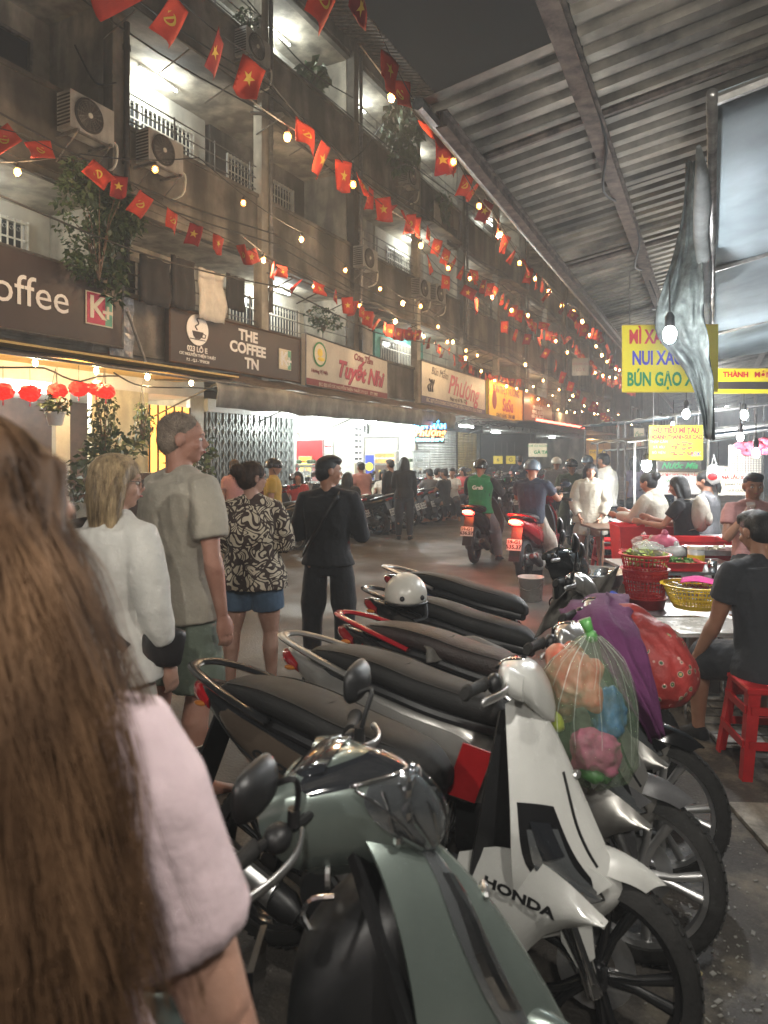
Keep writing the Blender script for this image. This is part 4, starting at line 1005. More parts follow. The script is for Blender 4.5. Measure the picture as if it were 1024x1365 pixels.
lamp_bulb('stall_bulb', 'white bulb over the hooded woman just under the stall awning', at(898, 567, 11), 26, 1.0, cord=.25)
lamp_bulb('stall_bulb', 'bare bulb beside the pink cloth at the right edge', at(1008, 604, 7.2), 14, .9, cord=.25)
lamp_bulb('stall_bulb', 'bare bulb under the blue-grey canopy right of the hanging flap', at(987, 583, 8), 20, .9, cord=.25)
lamp_bulb('stall_bulb', 'white bulb far back under the canopy at the right edge', at(992, 553, 9.5), 28, 1.2, cord=.25)
# bulbs added for brightness: under the far roof, and unseen around the viewer
for i, (x, y, z, p) in enumerate(((.45, 1.2, 3.0, 30), (-1.7, -1.6, 3.5, 50), (-1.15, 3.1, 3.95, 0), (-.9, 7.5, 3.7, 0), (-.7, 16, 3.5, 60), (-.7, 22, 3.5, 60), (-.8, 30, 3.5, 60), (.6, -1.5, 3.2, 40))):
    if p: lamp_bulb('added_roof_bulb', ['unseen white bulb under the roof beside the near canopy edge', 'unseen white bulb behind the viewer over the parked scooters', '', 'added white bulb high under the metal roof above the standing women', 'added white bulb high under the roof further down the stalls', 'added white bulb under the far half of the metal roof', 'farthest added white bulb under the metal roof', 'unseen white bulb over the pavement behind the viewer'][i], (x, y, z), p, 1.2, (1, .95, .86), cord=roofz(x) - z - .15)
def print_board(name, label, px, py, d, w, h, mt, lines, rz=YAW * .55, hang=0, th=.02, leg=0):
    c = at(px, py, d); t = thing(name, label, 'sign', c, rz)
    m = MB(); m.bb(-w / 2, w / 2, -th / 2, th / 2, -h / 2, h / 2); m.obj('panel', mt, t)
    m = MB()
    for (a, b) in (((-w / 2, -h / 2), (w / 2, -h / 2)), ((-w / 2, h / 2), (w / 2, h / 2))): m.tube([(a[0], -th / 2, a[1]), (b[0], -th / 2, b[1])], .006, 4)
    m.obj('rim', M_yellowt if mt is M_yellow_lit else M_iron, t)
    if hang:
        m = MB()
        for s in (-1, 1): m.tube([(s * w * .42, 0, h / 2), (s * w * .42, 0, h / 2 + hang)], .006, 4)
        m.obj('hanger', M_iron, t)
    if leg:
        m = MB()
        for s in (-1, 1): m.tube([(s * w * .42, .02, -h / 2 - leg), (s * w * .42, .02, h / 2)], .015, 6)
        m.obj('leg', M_iron, t)
    for (s, x, z, sz, mm, *k) in lines: text(s, sz, frame_m((x, -th / 2 - .004, z), (1, 0, 0), (0, 0, 1)), mm, t, ext=.002, **(k[0] if k else {}))
    return t
M_yellow_lit = mat('yellow_vinyl', (.88, .74, .02), .4, var=.04, vscale=2)
M_blueprint = mat('blue_vinyl_print', (.05, .04, .50), .5, var=0)
B = dict(bold=.006, sx=.63)
print_board('noodle_sign', 'big yellow hanging sign with red, blue and green noodle names', 893, 478, 6.9, .93, .66, M_yellow_lit,
    [('MÌ XÀO GIÒN', -.02, .21, .19, M_redt, B), ('NUI XÀO BÒ', -.02, 0, .19, M_blueprint, B), ('BÚN GẠO XÀO', -.01, -.21, .185, M_greenp, B)], hang=.55, rz=YAW * .9)
hs = print_board('noodle_soup_sign', 'yellow sign reading HỦ TIẾU MÌ TÀU with a picture of food and 35K', 901, 590, 9, .68, .44, M_yellow_lit,
    [('HỦ TIẾU MÌ TÀU', 0, .155, .095, M_redt, dict(bold=.005, sx=.82)), ('HOÀNH THÁNH-SỦI CẢO', 0, .07, .078, M_redt, dict(bold=.004, sx=.72)), ('THẬP CẨM', -.22, .01, .045, M_blueprint), ('XÁ XÍU', -.22, -.06, .045, M_blueprint), ('BÒ VIÊN', -.22, -.13, .045, M_blueprint), ('35K', .25, -.15, .08, M_blueprint, dict(bold=.002))], hang=.6, rz=YAW * .9)
m = MB(); random.seed(4)
for k in range(26): m.ell((random.uniform(-.06, .2), -.014, random.uniform(-.17, .02)), (random.uniform(.015, .04), .004, .015), 7, 5)
m.obj('food_picture', mat('food_print', (.55, .16, .06), .5, var=.4, vscale=30), hs)
print_board('sugarcane_sign', 'dark narrow board with green script Nước Mía under the yellow soup sign', 905, 621, 9, .56, .12, M_brsign, [('Nước Mía', 0, 0, .11, M_greenp, dict(shear=.4, bold=.002))], rz=YAW * .9)
print_board('price_board', 'pale board with rows of dark print behind the seated women', 905, 644, 9.1, .56, .3, M_whitet, [('NƯỚC MÍA - TRÀ TẮC', 0, .1, .05, M_redt), ('SÂM LẠNH', -.05, .03, .05, M_greenp), ('RAU MÁ', -.05, -.04, .05, M_brsign), ('SINH TỐ 20K', 0, -.11, .05, M_redt)], rz=YAW * .9)
print_board('banner_sign', 'yellow banner with red and dark print behind the man in pink', 982, 641, 8.2, .42, .34, M_cream2, [('THẬP CẨM', 0, .12, .06, M_greenp), ('PHÁ LẤU SỤNG', 0, .04, .055, M_redt, dict(bold=.002)), ('BÁNH TRÁNG', 0, -.04, .045, M_brsign), ('GỎI CUỐN', 0, -.11, .045, M_brsign)], rz=YAW * .9)
bn = print_board('canopy_banner', 'long yellow banner with a dark band and red letters at the back of the canopy', 1010, 508, 8.6, 1.1, .30, M_yellow_lit, [('THÀNH   MÓN NGON', .02, .075, .09, M_redt, dict(bold=.003))], rz=YAW * .9 + .06)
m = MB(); m.bb(-.55, .55, -.013, -.0105, -.1, -.01); m.obj('dark_band', M_brsign, bn)
# stall roofs further down: patched sheets and awnings between z 2.1 and 3
random.seed(9)
for i, (px, py, d, w, dep, rz, mt, lb) in enumerate(((925, 575, 10.5, 2.6, 1.6, .5, M_galv, 'patched metal stall roof behind the HỦ TIẾU sign'), (880, 555, 13, 2.4, 2.2, .45, M_tarp, 'sagging tarpaulin stall roof further back'),
        (1000, 572, 10.5, 2.2, 1.5, .5, mat('dark_blue_tarp', (.05, .09, .14), .6, var=.2), 'dark blue stall roof at the right edge'), (965, 545, 11, 2.6, 2.0, .5, M_galv, 'grey metal stall roof under the blue-grey canopy'), (900, 590, 17, 3, 2, .4, M_tarp, 'small stall roof far down the right side'))):
    c = at(px, py, d); t = thing('stall_roof', lb, 'roof', c, rz, group='stall roofs on the right')
    m = MB(); m.sheet([[(x, y, .12 * x + .05 * math.sin(y * 9) * .3 - .06 * math.sin(math.pi * (x / w + .5)) * (mt is M_tarp)) for y in [-dep / 2 + dep * j / 24 for j in range(25)]] for x in [-w / 2 + w * k / 6 for k in range(7)]], .01); m.obj('roof_sheet', mt, t, smooth=mt is M_tarp)
    for sy in (-dep / 2, dep / 2):
        m = MB(); m.tube([(-w / 2, sy, -.12 * w / 2 - .02), (w / 2, sy, .12 * w / 2 - .02)], .018, 6); m.obj('beam', M_iron, t)
        for sx in (-w / 2 + .1, w / 2 - .1):
            m = MB(); m.tube([(sx, sy, .12 * sx - .02), (sx, sy, -c.z)], .018, 6); m.obj('leg', M_iron, t)
c = at(1008, 597, 7.6); t = thing('pink_cloth', 'bunched pink and white cloth hung at the right edge under the stall roof', 'cloth', c)
m = MB(); random.seed(8)
for k in range(16): m.ell((random.uniform(-.15, .2), random.uniform(-.1, .1), random.uniform(-.06, .08)), (.08, .06, .05), 8, 6, jit=.1)
m.obj('cloth', mat('pink_cloth', (.6, .1, .16), .8, var=.3, vscale=12), t, smooth=True)
c = at(993, 612, 8); t = thing('mesh_panel', 'beige woven panel standing behind the seated women', 'panel', c, YAW * .9)
m = MB(); m.bb(-.18, .18, -.01, .01, -.16, .16); m.obj('panel', M_crsign, t)
m = MB()
for k in range(13): m.bb(-.18 + .03 * k, -.175 + .03 * k, -.016, -.011, -.16, .16); m.bb(-.18, .18, -.022, -.017, -.16 + k * .027, -.156 + k * .027)
tag(m.obj('weave', M_iron, t), kind='stuff')
# back wall of the right side: house fronts behind the stalls
M_rwall = mat('dark_grey_render', (.10, .11, .11), .8, var=.25, vscale=2, dirt=.4)
t = thing('market_house', 'dark low house front behind the stalls on the right', 'building')
m = MB(); m.bb(4.5, 10, 3, 52, 0, 5.2); m.obj('wall', M_rwall, t)
for k in range(8):
    m = MB(); m.bb(4.44, 4.5, 7 + k * 5, 9 + k * 5, .2, 2.5); w = m.obj('door', M_slat if k % 2 else M_brown, t)
    m = MB(); m.lathe([(0, 0), (.03, 0), (.03, .05), (0, .05)], (4.38, 7.2 + k * 5, 1.1), 8, 'x'); m.obj('handle', M_alu, w)
# ------------------------------------------------ near food stall
M_enam = mat('white_enamel', (.6, .6, .57), .25, var=.08)
def worktable(label, c, w, d, h, rz, mt):
    return table(label, c.x, c.y, w, d, h, mt, rz)
tc = at(925, 800, 5.75)
worktable('low steel-topped stall table carrying the yellow basket and food trays', tc, .95, 1.7, .5, .25, M_alu)
def basket(name, label, c, r0, r1, h, mt, n=40, rows=5, cat='basket', wall0=.18, oval=1.0, rz=0):
    """openwork plastic basket: rim, base and upright ribs with rings"""
    t = thing(name, label, cat, c, rz)
    m = MB(); m.lathe([(0, 0), (r0, 0), (r0 + (r1 - r0) * wall0, h * wall0), (r0 + (r1 - r0) * wall0 - .006, h * wall0), (r0 - .006, .008), (0, .008)], n=28); 
    m.lathe([(r1 - .008, h * .9), (r1, h * .9), (r1 + .004, h * .985), (r1 + .02, h * .985), (r1 + .018, h), (r1 - .004, h)], n=28)
    for k in range(n):
        a = 2 * math.pi * k / n; m.tube([((r0 + (r1 - r0) * u) * math.cos(a), (r0 + (r1 - r0) * u) * math.sin(a), h * u) for u in (wall0, .5, .9)], .0045, 4)
    for k in range(rows):
        u = wall0 + (.9 - wall0) * (k + .5) / rows; r = r0 + (r1 - r0) * u; m.lathe([(r - .003, h * u - .004), (r + .004, h * u - .004), (r + .004, h * u + .004), (r - .003, h * u + .004)], n=28, closed=True)
    o = m.obj('basket_body', mt, t); o.scale = (oval, 1, 1); return t
c = at(860, 815, 5.3)
box = thing('crate_stand', 'dark blue plastic crate under the red baskets', 'crate', (c.x, c.y, 0), .4)
m = MB()
for k in range(6): m.bb(-.2, .2, -.2, .2, .04 + k * .08, .09 + k * .08)
for sx in (-1, 1):
    for sy in (-1, 1): m.bb(sx * .2 - .015, sx * .2 + .015, sy * .2 - .015, sy * .2 + .015, 0, .48)
m.obj('crate_body', mat('navy_plastic', (.02, .03, .10), .45, var=.1), box)
z0 = .485
t = thing('red_basin', 'round red plastic basin at the bottom of the basket stack', 'basin', (c.x, c.y, z0))
m = MB(); m.lathe([(0, 0), (.13, 0), (.155, .09), (.165, .09), (.165, .096), (.15, .096), (.125, .008), (0, .008)], n=30); m.obj('basin_body', M_redp, t, smooth=True)
basket('red_colander', 'tall red slotted colander basket stacked in the basin beside the scooters', (c.x, c.y, z0 + .04), .125, .165, .27, M_redp, 34, 6)
basket('red_colander', 'upper red colander holding vegetables on top of the stack', (c.x, c.y, z0 + .22), .13, .175, .2, M_redp, 34, 3)
t = thing('vegetables', 'pale green and yellow herbs in a bag heaped in the top red colander', 'vegetables', (c.x + .0, c.y + .02, z0 + .40))
m = MB(); foliage(m, (0, 0, 0), .13, .13, .06, 420, .06); m.obj('greens', mat('pale_greens', (.42, .5, .12), .5, var=.4, vscale=25), t)
M_film = mat('clear_plastic_bag', (.8, .82, .78), .18, var=0, alpha=.32, bump=.5, bscale=30)
m = MB(); m.ell((.02, .02, .04), (.13, .12, .07), 16, 10, jit=.09); m.obj('bag', M_film, t)
c2 = at(926, 812, 5.0); zb = .56
basket('yellow_basket', 'round yellow openwork basket with chopsticks and spoons on the low table', (c2.x, c2.y, zb), .14, .215, .17, M_yelp, 46, 4)
t = thing('cutlery', 'heap of steel spoons and chopsticks lying in the yellow basket', 'cutlery', (c2.x, c2.y, zb + .13)); m = MB(); random.seed(6)
for k in range(40):
    a = random.uniform(0, 3.14); x, y = random.uniform(-.09, .09), random.uniform(-.09, .09); l = .08; m.tube([(x - l * math.cos(a), y - l * math.sin(a), random.uniform(-.03, .02)), (x + l * math.cos(a), y + l * math.sin(a), random.uniform(-.02, .03))], .004, 4)
tag(m.obj('spoons', M_chrome, t), kind='stuff')
t = thing('pink_cloth', 'small folded pink cloth lying on the cutlery in the yellow basket', 'cloth', (c2.x + .02, c2.y + .05, zb + .17))
m = MB(); m.sheet(catgrid([[(x, y, .05 * math.exp(-(x * x + y * y) * 60) + .02 * noise.noise((x * 20, y * 20, 0))) for y in (-.1, -.05, 0, .05, .1)] for x in (-.11, -.05, 0, .05, .11)], 4, 4), .006); m.obj('cloth', mat('hot_pink_cloth', (.75, .06, .3), .7, var=.1), t, smooth=True)
c3 = at(928, 826, 4.55)
table('small square folding table with a white plastic top in front of the seated man', c3.x + .05, c3.y, .5, .42, .55, M_enam, .5)
# trays and tubs behind
def tub(name, label, p, w, d, h, mt, rz=.4, fill=None, fc=None, cat='tub'):
    t = thing(name, label, cat, p, rz)
    m = MB(); a = .9
    m.loft([[(-w / 2 * a, -d / 2 * a, 0), (w / 2 * a, -d / 2 * a, 0), (w / 2 * a, d / 2 * a, 0), (-w / 2 * a, d / 2 * a, 0)], [(-w / 2, -d / 2, h), (w / 2, -d / 2, h), (w / 2, d / 2, h), (-w / 2, d / 2, h)], [(-w / 2 - .015, -d / 2 - .015, h), (w / 2 + .015, -d / 2 - .015, h), (w / 2 + .015, d / 2 + .015, h), (-w / 2 - .015, d / 2 + .015, h)],
            [(-w / 2 - .012, -d / 2 - .012, h + .008), (w / 2 + .012, -d / 2 - .012, h + .008), (w / 2 + .012, d / 2 + .012, h + .008), (-w / 2 - .012, d / 2 + .012, h + .008)], [(-w / 2 + .01, -d / 2 + .01, h), (w / 2 - .01, -d / 2 + .01, h), (w / 2 - .01, d / 2 - .01, h), (-w / 2 + .01, d / 2 - .01, h)],
            [(-w / 2 * a + .01, -d / 2 * a + .01, .012), (w / 2 * a - .01, -d / 2 * a + .01, .012), (w / 2 * a - .01, d / 2 * a - .01, .012), (-w / 2 * a + .01, d / 2 * a - .01, .012)]])
    m.obj('tub_body', mt, t)
    if fill:
        m = MB(); foliage(m, (0, 0, h * .8), w * .42, d * .42, h * .5, fill, .05); m.obj('contents', fc, t)
    return t
random.seed(31)
M_herb = mat('fresh_herbs', (.12, .28, .05), .5, var=.4, vscale=30); M_bean = mat('bean_sprouts', (.62, .58, .42), .5, var=.2, vscale=30)
tub('herb_tray', 'red tray heaped with cut green herbs behind the yellow basket', (at(905, 752, 6.0).x, at(905, 752, 6.0).y, .67), .34, .26, .07, M_redp, fill=420, fc=M_herb)
p = at(925, 762, 6.1); worktable('low table at the back of the food stall under the herb trays', at(905, 760, 6.3), 1.1, .8, .66, .5, M_alu)
tub('red_crate', 'large red plastic crate behind the herbs on the stall', tuple(at(915, 745, 7.1))[:2] + (.5,), .75, .45, .3, M_redp)
tub('red_crate', 'red plastic crate at the left end of the stall in front of the women', tuple(at(855, 735, 8.0))[:2] + (.35,), .6, .5, .5, M_redp)
tub('red_crate', 'small red crate standing lower before the bigger red one', tuple(at(862, 745, 7.2))[:2] + (.3,), .45, .35, .35, M_redp)
tub('steel_tray', 'steel tray of sliced food at the right of the herb tray', (at(955, 745, 6.6).x, at(955, 745, 6.6).y, .72), .5, .3, .05, M_alu, fill=120, fc=M_bean)
p = at(928, 758, 6.2); t = thing('sauce_jar', 'white plastic jar with a yellow band beside the green herbs', 'jar', (p.x, p.y, .66))
m = MB(); m.lathe([(0, 0), (.065, 0), (.07, .02), (.07, .15), (.06, .16), (0, .16)], n=20); m.obj('jar_body', M_enam, t, smooth=True)
m = MB(); m.lathe([(.072, .05), (.072, .11)], n=20); m.obj('band', M_yelp, t); m = MB(); m.lathe([(0, .185), (.072, .185), (.074, .16), (.0, .16)], n=20); m.obj('lid', M_cream2, t)
p = at(950, 760, 5.9); t = thing('steel_cup', 'small steel cup with spoons to the right of the white jar', 'cup', (p.x, p.y, .66)); m = MB(); m.lathe([(0, 0), (.035, 0), (.04, .1), (.037, .1), (.032, .006), (0, .006)], n=16); m.obj('cup_body', M_chrome, t, smooth=True)
for i, (px, py, d, s, mt, lb) in enumerate(((885, 722, 6.9, .14, mat('pink_food_bag', (.6, .12, .2), .4, var=.3), 'bag of pink food heaped on the red crates'), (868, 728, 7, .13, M_bean, 'clear bag of bean sprouts on the red crates'), (900, 735, 6.8, .12, M_enam, 'knotted white plastic bag on the stall'), (857, 722, 7.4, .12, M_film, 'clear plastic bag of lettuce at the left of the stall'))):
    p = at(px, py, d); t = thing('food_bag', lb, 'bag', p); m = MB(); m.ell((0, 0, 0), (s, s * .8, s * .5), 14, 9, jit=.1); m.ell((.01, 0, s * .55), (s * .25, s * .2, s * .3), 8, 6, jit=.15); m.obj('bag_body', mt, t, smooth=True)
p = at(952, 627, 8.2); t = thing('hanging_bag', 'white plastic bag with red print hanging beside the yellow banner', 'bag', p)
m = MB(); m.ell((0, 0, -.05), (.09, .06, .12), 12, 9, jit=.08); m.tube([(-.03, 0, .04), (0, 0, .18), (.03, 0, .04)], .008, 5); o = m.obj('bag_body', M_enam, t, smooth=True); 
m = MB(); m.ell((-.01, -.035, -.07), (.06, .035, .05), 10, 7); m.obj('print', M_redt, o)
# back tables with bottles
tb = at(850, 705, 9.2); table('wooden-topped table with bottles in front of the cream hooded woman', tb.x, tb.y, 1.3, .7, .72, M_wood, .5)
for i, (px, mt, lb, r, h) in enumerate(((848, M_teal, 'teal plastic jug on the wooden table', .045, .24), (856, M_yelp, 'yellow bottle on the wooden table beside the teal jug', .035, .18), (842, M_glass, 'clear jar of chopsticks on the wooden table', .05, .2))):
    p = at(px, 700, 9.1); t = thing('bottle', lb, 'bottle', (p.x, p.y, .72)); m = MB(); m.lathe([(0, 0), (r, 0), (r, h * .7), (r * .5, h * .85), (r * .5, h), (0, h)], n=14); m.obj('bottle_body', mt, t, smooth=True); m = MB(); m.lathe([(r * .55, h), (r * .55, h + .02), (0, h + .02)], n=10); m.obj('cap', M_redp, t)
tb = at(940, 745, 7.6); table('steel table where the man in pink eats', tb.x + .25, tb.y + .3, 1.2, .6, .74, M_alu, .5)
# basins and bowls by the scooters
p = at(793, 775, 5.6); t = thing('steel_pan', 'wide steel pan of bowls on the ground stand behind the scooters', 'pan', (p.x, p.y, .62))
m = MB(); m.lathe([(0, 0), (.2, 0), (.25, .1), (.262, .1), (.262, .106), (.245, .106), (.195, .008), (0, .008)], n=30); m.obj('pan_body', M_alu, t, smooth=True)
for k, (x, y) in enumerate(((-.1, 0), (.06, .06), (.08, -.08))):
    m = MB(); m.lathe([(.03, .03), (.075, .1), (.08, .1), (.035, .025)], (x, y, 0), 18, rot=Matrix.Rotation(.3, 3, 'X')); m.obj('bowl', M_chrome, t, smooth=True)
m = MB()
for a in range(4): m.tube([(.17 * math.cos(a * 1.57), .17 * math.sin(a * 1.57), 0), (.2 * math.cos(a * 1.57), .2 * math.sin(a * 1.57), -.62)], .012, 6)
m.lathe([(.18, -.02), (.19, -.02), (.19, 0), (.18, 0)], n=16); m.obj('stand', M_iron, t)
p = at(803, 795, 5.2); t = thing('blue_box', 'flat blue plastic box lid below the steel pan', 'box lid', (p.x, p.y, .6)); m = MB(); m.box((0, 0, 0), (.22, .15, .05), Matrix.Rotation(.5, 3, 'Z')); m.obj('box_body', mat('blue_plastic', (.05, .1, .5), .4, var=.1), t)
m = MB(); m.bb(-.12, .12, -.12, .12, -.6, -.03); m.obj('stand', M_black, t)
p = gnd(708, 800); t = thing('bucket', 'dirty white bucket standing behind the last scooter', 'bucket', (p.x, p.y, 0)); m = MB(); m.lathe([(0, 0), (.12, 0), (.145, .26), (.15, .26), (.15, .27), (.138, .27), (.115, .01), (0, .01)], n=24); m.obj('bucket_body', M_enam, t, smooth=True)
m = MB(); m.tube([(-.145, 0, .25), (-.1, -.12, .16), (0, -.16, .13), (.1, -.12, .16), (.145, 0, .25)], .004, 5); m.obj('handle', M_iron, t)
p = gnd(710, 770); t = thing('basin', 'red-rimmed plastic basin behind the white bucket', 'basin', (p.x, p.y, .12)); m = MB(); m.lathe([(0, 0), (.15, 0), (.2, .14), (.17, .14), (.14, .01), (0, .01)], n=26); m.obj('basin_body', M_enam, t, smooth=True)
m = MB(); m.lathe([(.17, .14), (.2, .14), (.205, .15), (.17, .15)], n=26, closed=True); m.obj('rim', M_redp, t); m = MB(); m.lathe([(.14, -.12), (.14, 0), (0, 0)], n=12); m.obj('stand', M_black, t)
# red stools
def stool(label, p, rz=0, s=1.0, mt=None):
    t = thing('plastic_stool', label, 'stool', p, rz)
    h = .46 * s; w = .15 * s; b = .20 * s
    m = MB(); m.loft([[(-w - .01, -w - .01, h - .03), (w + .01, -w - .01, h - .03), (w + .01, w + .01, h - .03), (-w - .01, w + .01, h - .03)], [(-w - .012, -w - .012, h - .006), (w + .012, -w - .012, h - .006), (w + .012, w + .012, h - .006), (-w - .012, w + .012, h - .006)], [(-w, -w, h), (w, -w, h), (w, w, h), (-w, w, h)]]); m.obj('seat', mt or M_redp, t)
    for sx in (-1, 1):
        for sy in (-1, 1):
            m = MB(); m.loft([[(sx * (b + dx), sy * (b + dy), 0) for dx, dy in ((0, 0), (-.05, 0), (-.05, -.012), (-.012, -.012), (-.012, -.05), (0, -.05))], [(sx * (w + dx), sy * (w + dy), h - .03) for dx, dy in ((0, 0), (-.06, 0), (-.06, -.012), (-.012, -.012), (-.012, -.06), (0, -.06))]]); m.obj('leg', mt or M_redp, t)
    for zz in (.38, .75):
        q = b + (w - b) * zz; m = MB()
        for sgn in (-1, 1): m.bb(-q + .02, q - .02, sgn * q - .006, sgn * q + .006, h * zz - .02, h * zz + .02); m.bb(sgn * q - .006, sgn * q + .006, -q + .02, q - .02, h * zz - .021, h * zz + .019)
        m.obj('stretcher', mt or M_redp, t)
    return t
sp = gnd(1024, 1022)
stool('red plastic stool under the seated man in the dark T-shirt', (sp.x, sp.y, 0), .35)
for i, (px, py, d) in enumerate(((885, 745, 8.2), (930, 745, 8.0), (810, 690, 10))):
    p = at(px, py, d); stool(['red stool of the woman in the cream hooded top', 'red stool of the long-haired woman with the backpack', 'red stool at the far side of the wooden table'][i], (p.x, p.y, 0), i)
# patterned slab and drain grating beside the stool
M_slab = mat('carved_slab', (.36, .33, .28), .7, var=.35, vscale=9, bump=.9, bscale=16)
c = gnd(1030, 1105); m = MB(); m.bb(-.14, .14, -.2, .2, 0, .02); o = m.obj('patterned_slab', M_slab, None, loc=(c.x + .03, c.y, .004)); o.rotation_euler = (0, 0, YAW * .9); tag(o, 'worn patterned concrete slab on the ground at the right edge', 'slab')
c = gnd(1000, 985); t = thing('floor_grating', 'pale wire grating on the ground behind the red stool', 'grating', (c.x + .1, c.y + .3, .01), .35)
m = MB(); m.bb(-.42, .42, -.42, .42, 0, .012); m.obj('backing_slab', M_tile, t)
for k in range(7):
    m = MB(); m.tube([(-.42 + .14 * k, -.42, .02), (-.42 + .14 * k, .42, .02)], .006, 5); m.obj('wire', M_iron, t)
    m = MB(); m.tube([(-.42, -.42 + .14 * k, .026), (.42, -.42 + .14 * k, .026)], .006, 5); m.obj('wire', M_iron, t)
# ================================================================ SCOOTERS
def paint(name, col, metal=.0, rough=.25): return mat(name, col, rough, metal, var=.05, vscale=3, coat=.5, dirt=.25)
P_green = paint('grey_green_paint', (.25, .30, .275), .55, .26)
P_white = paint('white_scooter_paint', (.62, .62, .59), 0, .3)
P_silver = paint('silver_grey_paint', (.34, .33, .31), .6, .3)
P_black = paint('black_paint', (.014, .014, .015), 0, .2)
P_red = paint('red_paint', (.38, .012, .02), .1, .22)
P_brown = paint('dark_champagne_paint', (.16, .12, .09), .5, .3)
P_blue = paint('dark_blue_paint', (.02, .03, .09), .2, .25)
M_seat = mat('black_seat_vinyl', (.014, .0135, .013), .55, spec=.35, var=.12, vscale=8, bump=.25, bscale=260)
M_lens = mat('clear_headlight_lens', (.5, .53, .55), .08, .85, var=0, coat=1)
M_smoke = mat('smoked_lens', (.02, .022, .026), .05, var=0, coat=1)
M_amber = mat('amber_lens', (.5, .16, .02), .1, var=0, coat=1)
M_redlens = mat('red_tail_lens', (.3, .008, .012), .1, var=0, coat=1)
M_redlit = mat('lit_red_tail_lens', (1, .05, .03), emit=9, ecol=(1, .03, .02), var=0, sample=False)
M_redhot = mat('lit_orange_core', (1, .3, .1), emit=30, ecol=(1, .25, .06), var=0, sample=False)
M_mirror = mat('mirror_glass', (.8, .8, .8), .02, 1, var=0)
M_plate = mat('white_number_plate', (.75, .74, .70), .4, var=.05)
M_grime = mat('grimy_engine_metal', (.10, .095, .09), .5, .6, var=.3, vscale=12, bump=.2, bscale=40)
def cm(vals, t):
    """catmull through a list of tuples at t in 0..1"""
    n = len(vals) - 1; s = min(max(t, 0), 1) * n; i = min(int(s), n - 1); f = s - i
    p = [vals[max(i - 1, 0)], vals[i], vals[i + 1], vals[min(i + 2, n)]]
    return [.5 * (2 * b + (c - a) * f + (2 * a - 5 * b + 4 * c - d) * f * f + (3 * b - a - 3 * c + d) * f ** 3) for a, b, c, d in zip(*p)]
def hull(mb, st, n=20, k=24, e=2.4, mi=None):
    """smooth body through stations (x, y, z, half width, half height[, top flatness])"""
    rings = []
    for i in range(k + 1):
        x, y, z, hw, hh = cm(st, i / k)[:5]; hw = max(hw, .002); hh = max(hh, .002); ring = []
        for j in range(n):
            a = 2 * math.pi * j / n; ca, sa = math.cos(a), math.sin(a)
            ring.append((x, y + hw * math.copysign(abs(ca) ** (2 / e), ca), z + hh * math.copysign(abs(sa) ** (2 / e), sa)))
        rings.append(ring)
    return mb.loft(rings, mi=mi)
class Shell:
    """shield-like surface: rows (ridge x, edge x, z, half width, power) from top to bottom"""
    def __init__(s, rows, zdrop=0): s.r = rows; s.zd = zdrop
    def P(s, u, v):
        xr, ex, z, w, p = cm(s.r, v); a = abs(u)
        return Vector((ex + (xr - ex) * (1 - a ** p), w * u, z - s.zd * a * a))
    def N(s, u, v):
        e = .02; u0 = u if abs(u) > .03 else .03 * (1 if u >= 0 else -1)
        a = s.P(min(1, u0 + e), v) - s.P(max(-1, u0 - e), v); b = s.P(u0, min(1, v + e)) - s.P(u0, max(0, v - e)); n = b.cross(a)
        if n.length < 1e-9: return Vector((1, 0, 0))
        n.normalize(); p_ = s.P(u0, v); return n if n.dot(p_ - Vector((cm(s.r, v)[1] - .06, 0, p_.z - .03))) > 0 else -n
    def panel(s, mb, u0=-1, u1=1, v0=0, v1=1, nu=20, nv=20, off=0, th=.008):
        g = [[s.P(u0 + (u1 - u0) * j / nu, v0 + (v1 - v0) * i / nv) + s.N(u0 + (u1 - u0) * j / nu, v0 + (v1 - v0) * i / nv) * off for i in range(nv + 1)] for j in range(nu + 1)]
        return mb.sheet(g, th)
    def patch(s, mb, A, B, off=.004, th=.006, n=12, m=5):
        g = []
        for i in range(n + 1):
            a = cm(A, i / n); b = cm(B, i / n); row = []
            for j in range(m + 1):
                f = j / m; u = a[0] + (b[0] - a[0]) * f; v = a[1] + (b[1] - a[1]) * f
                row.append(s.P(u, v) + s.N(u, v) * (off + .006 * math.sin(math.pi * f) * (off > 0)))
            g.append(row)
        return mb.sheet(g, th)
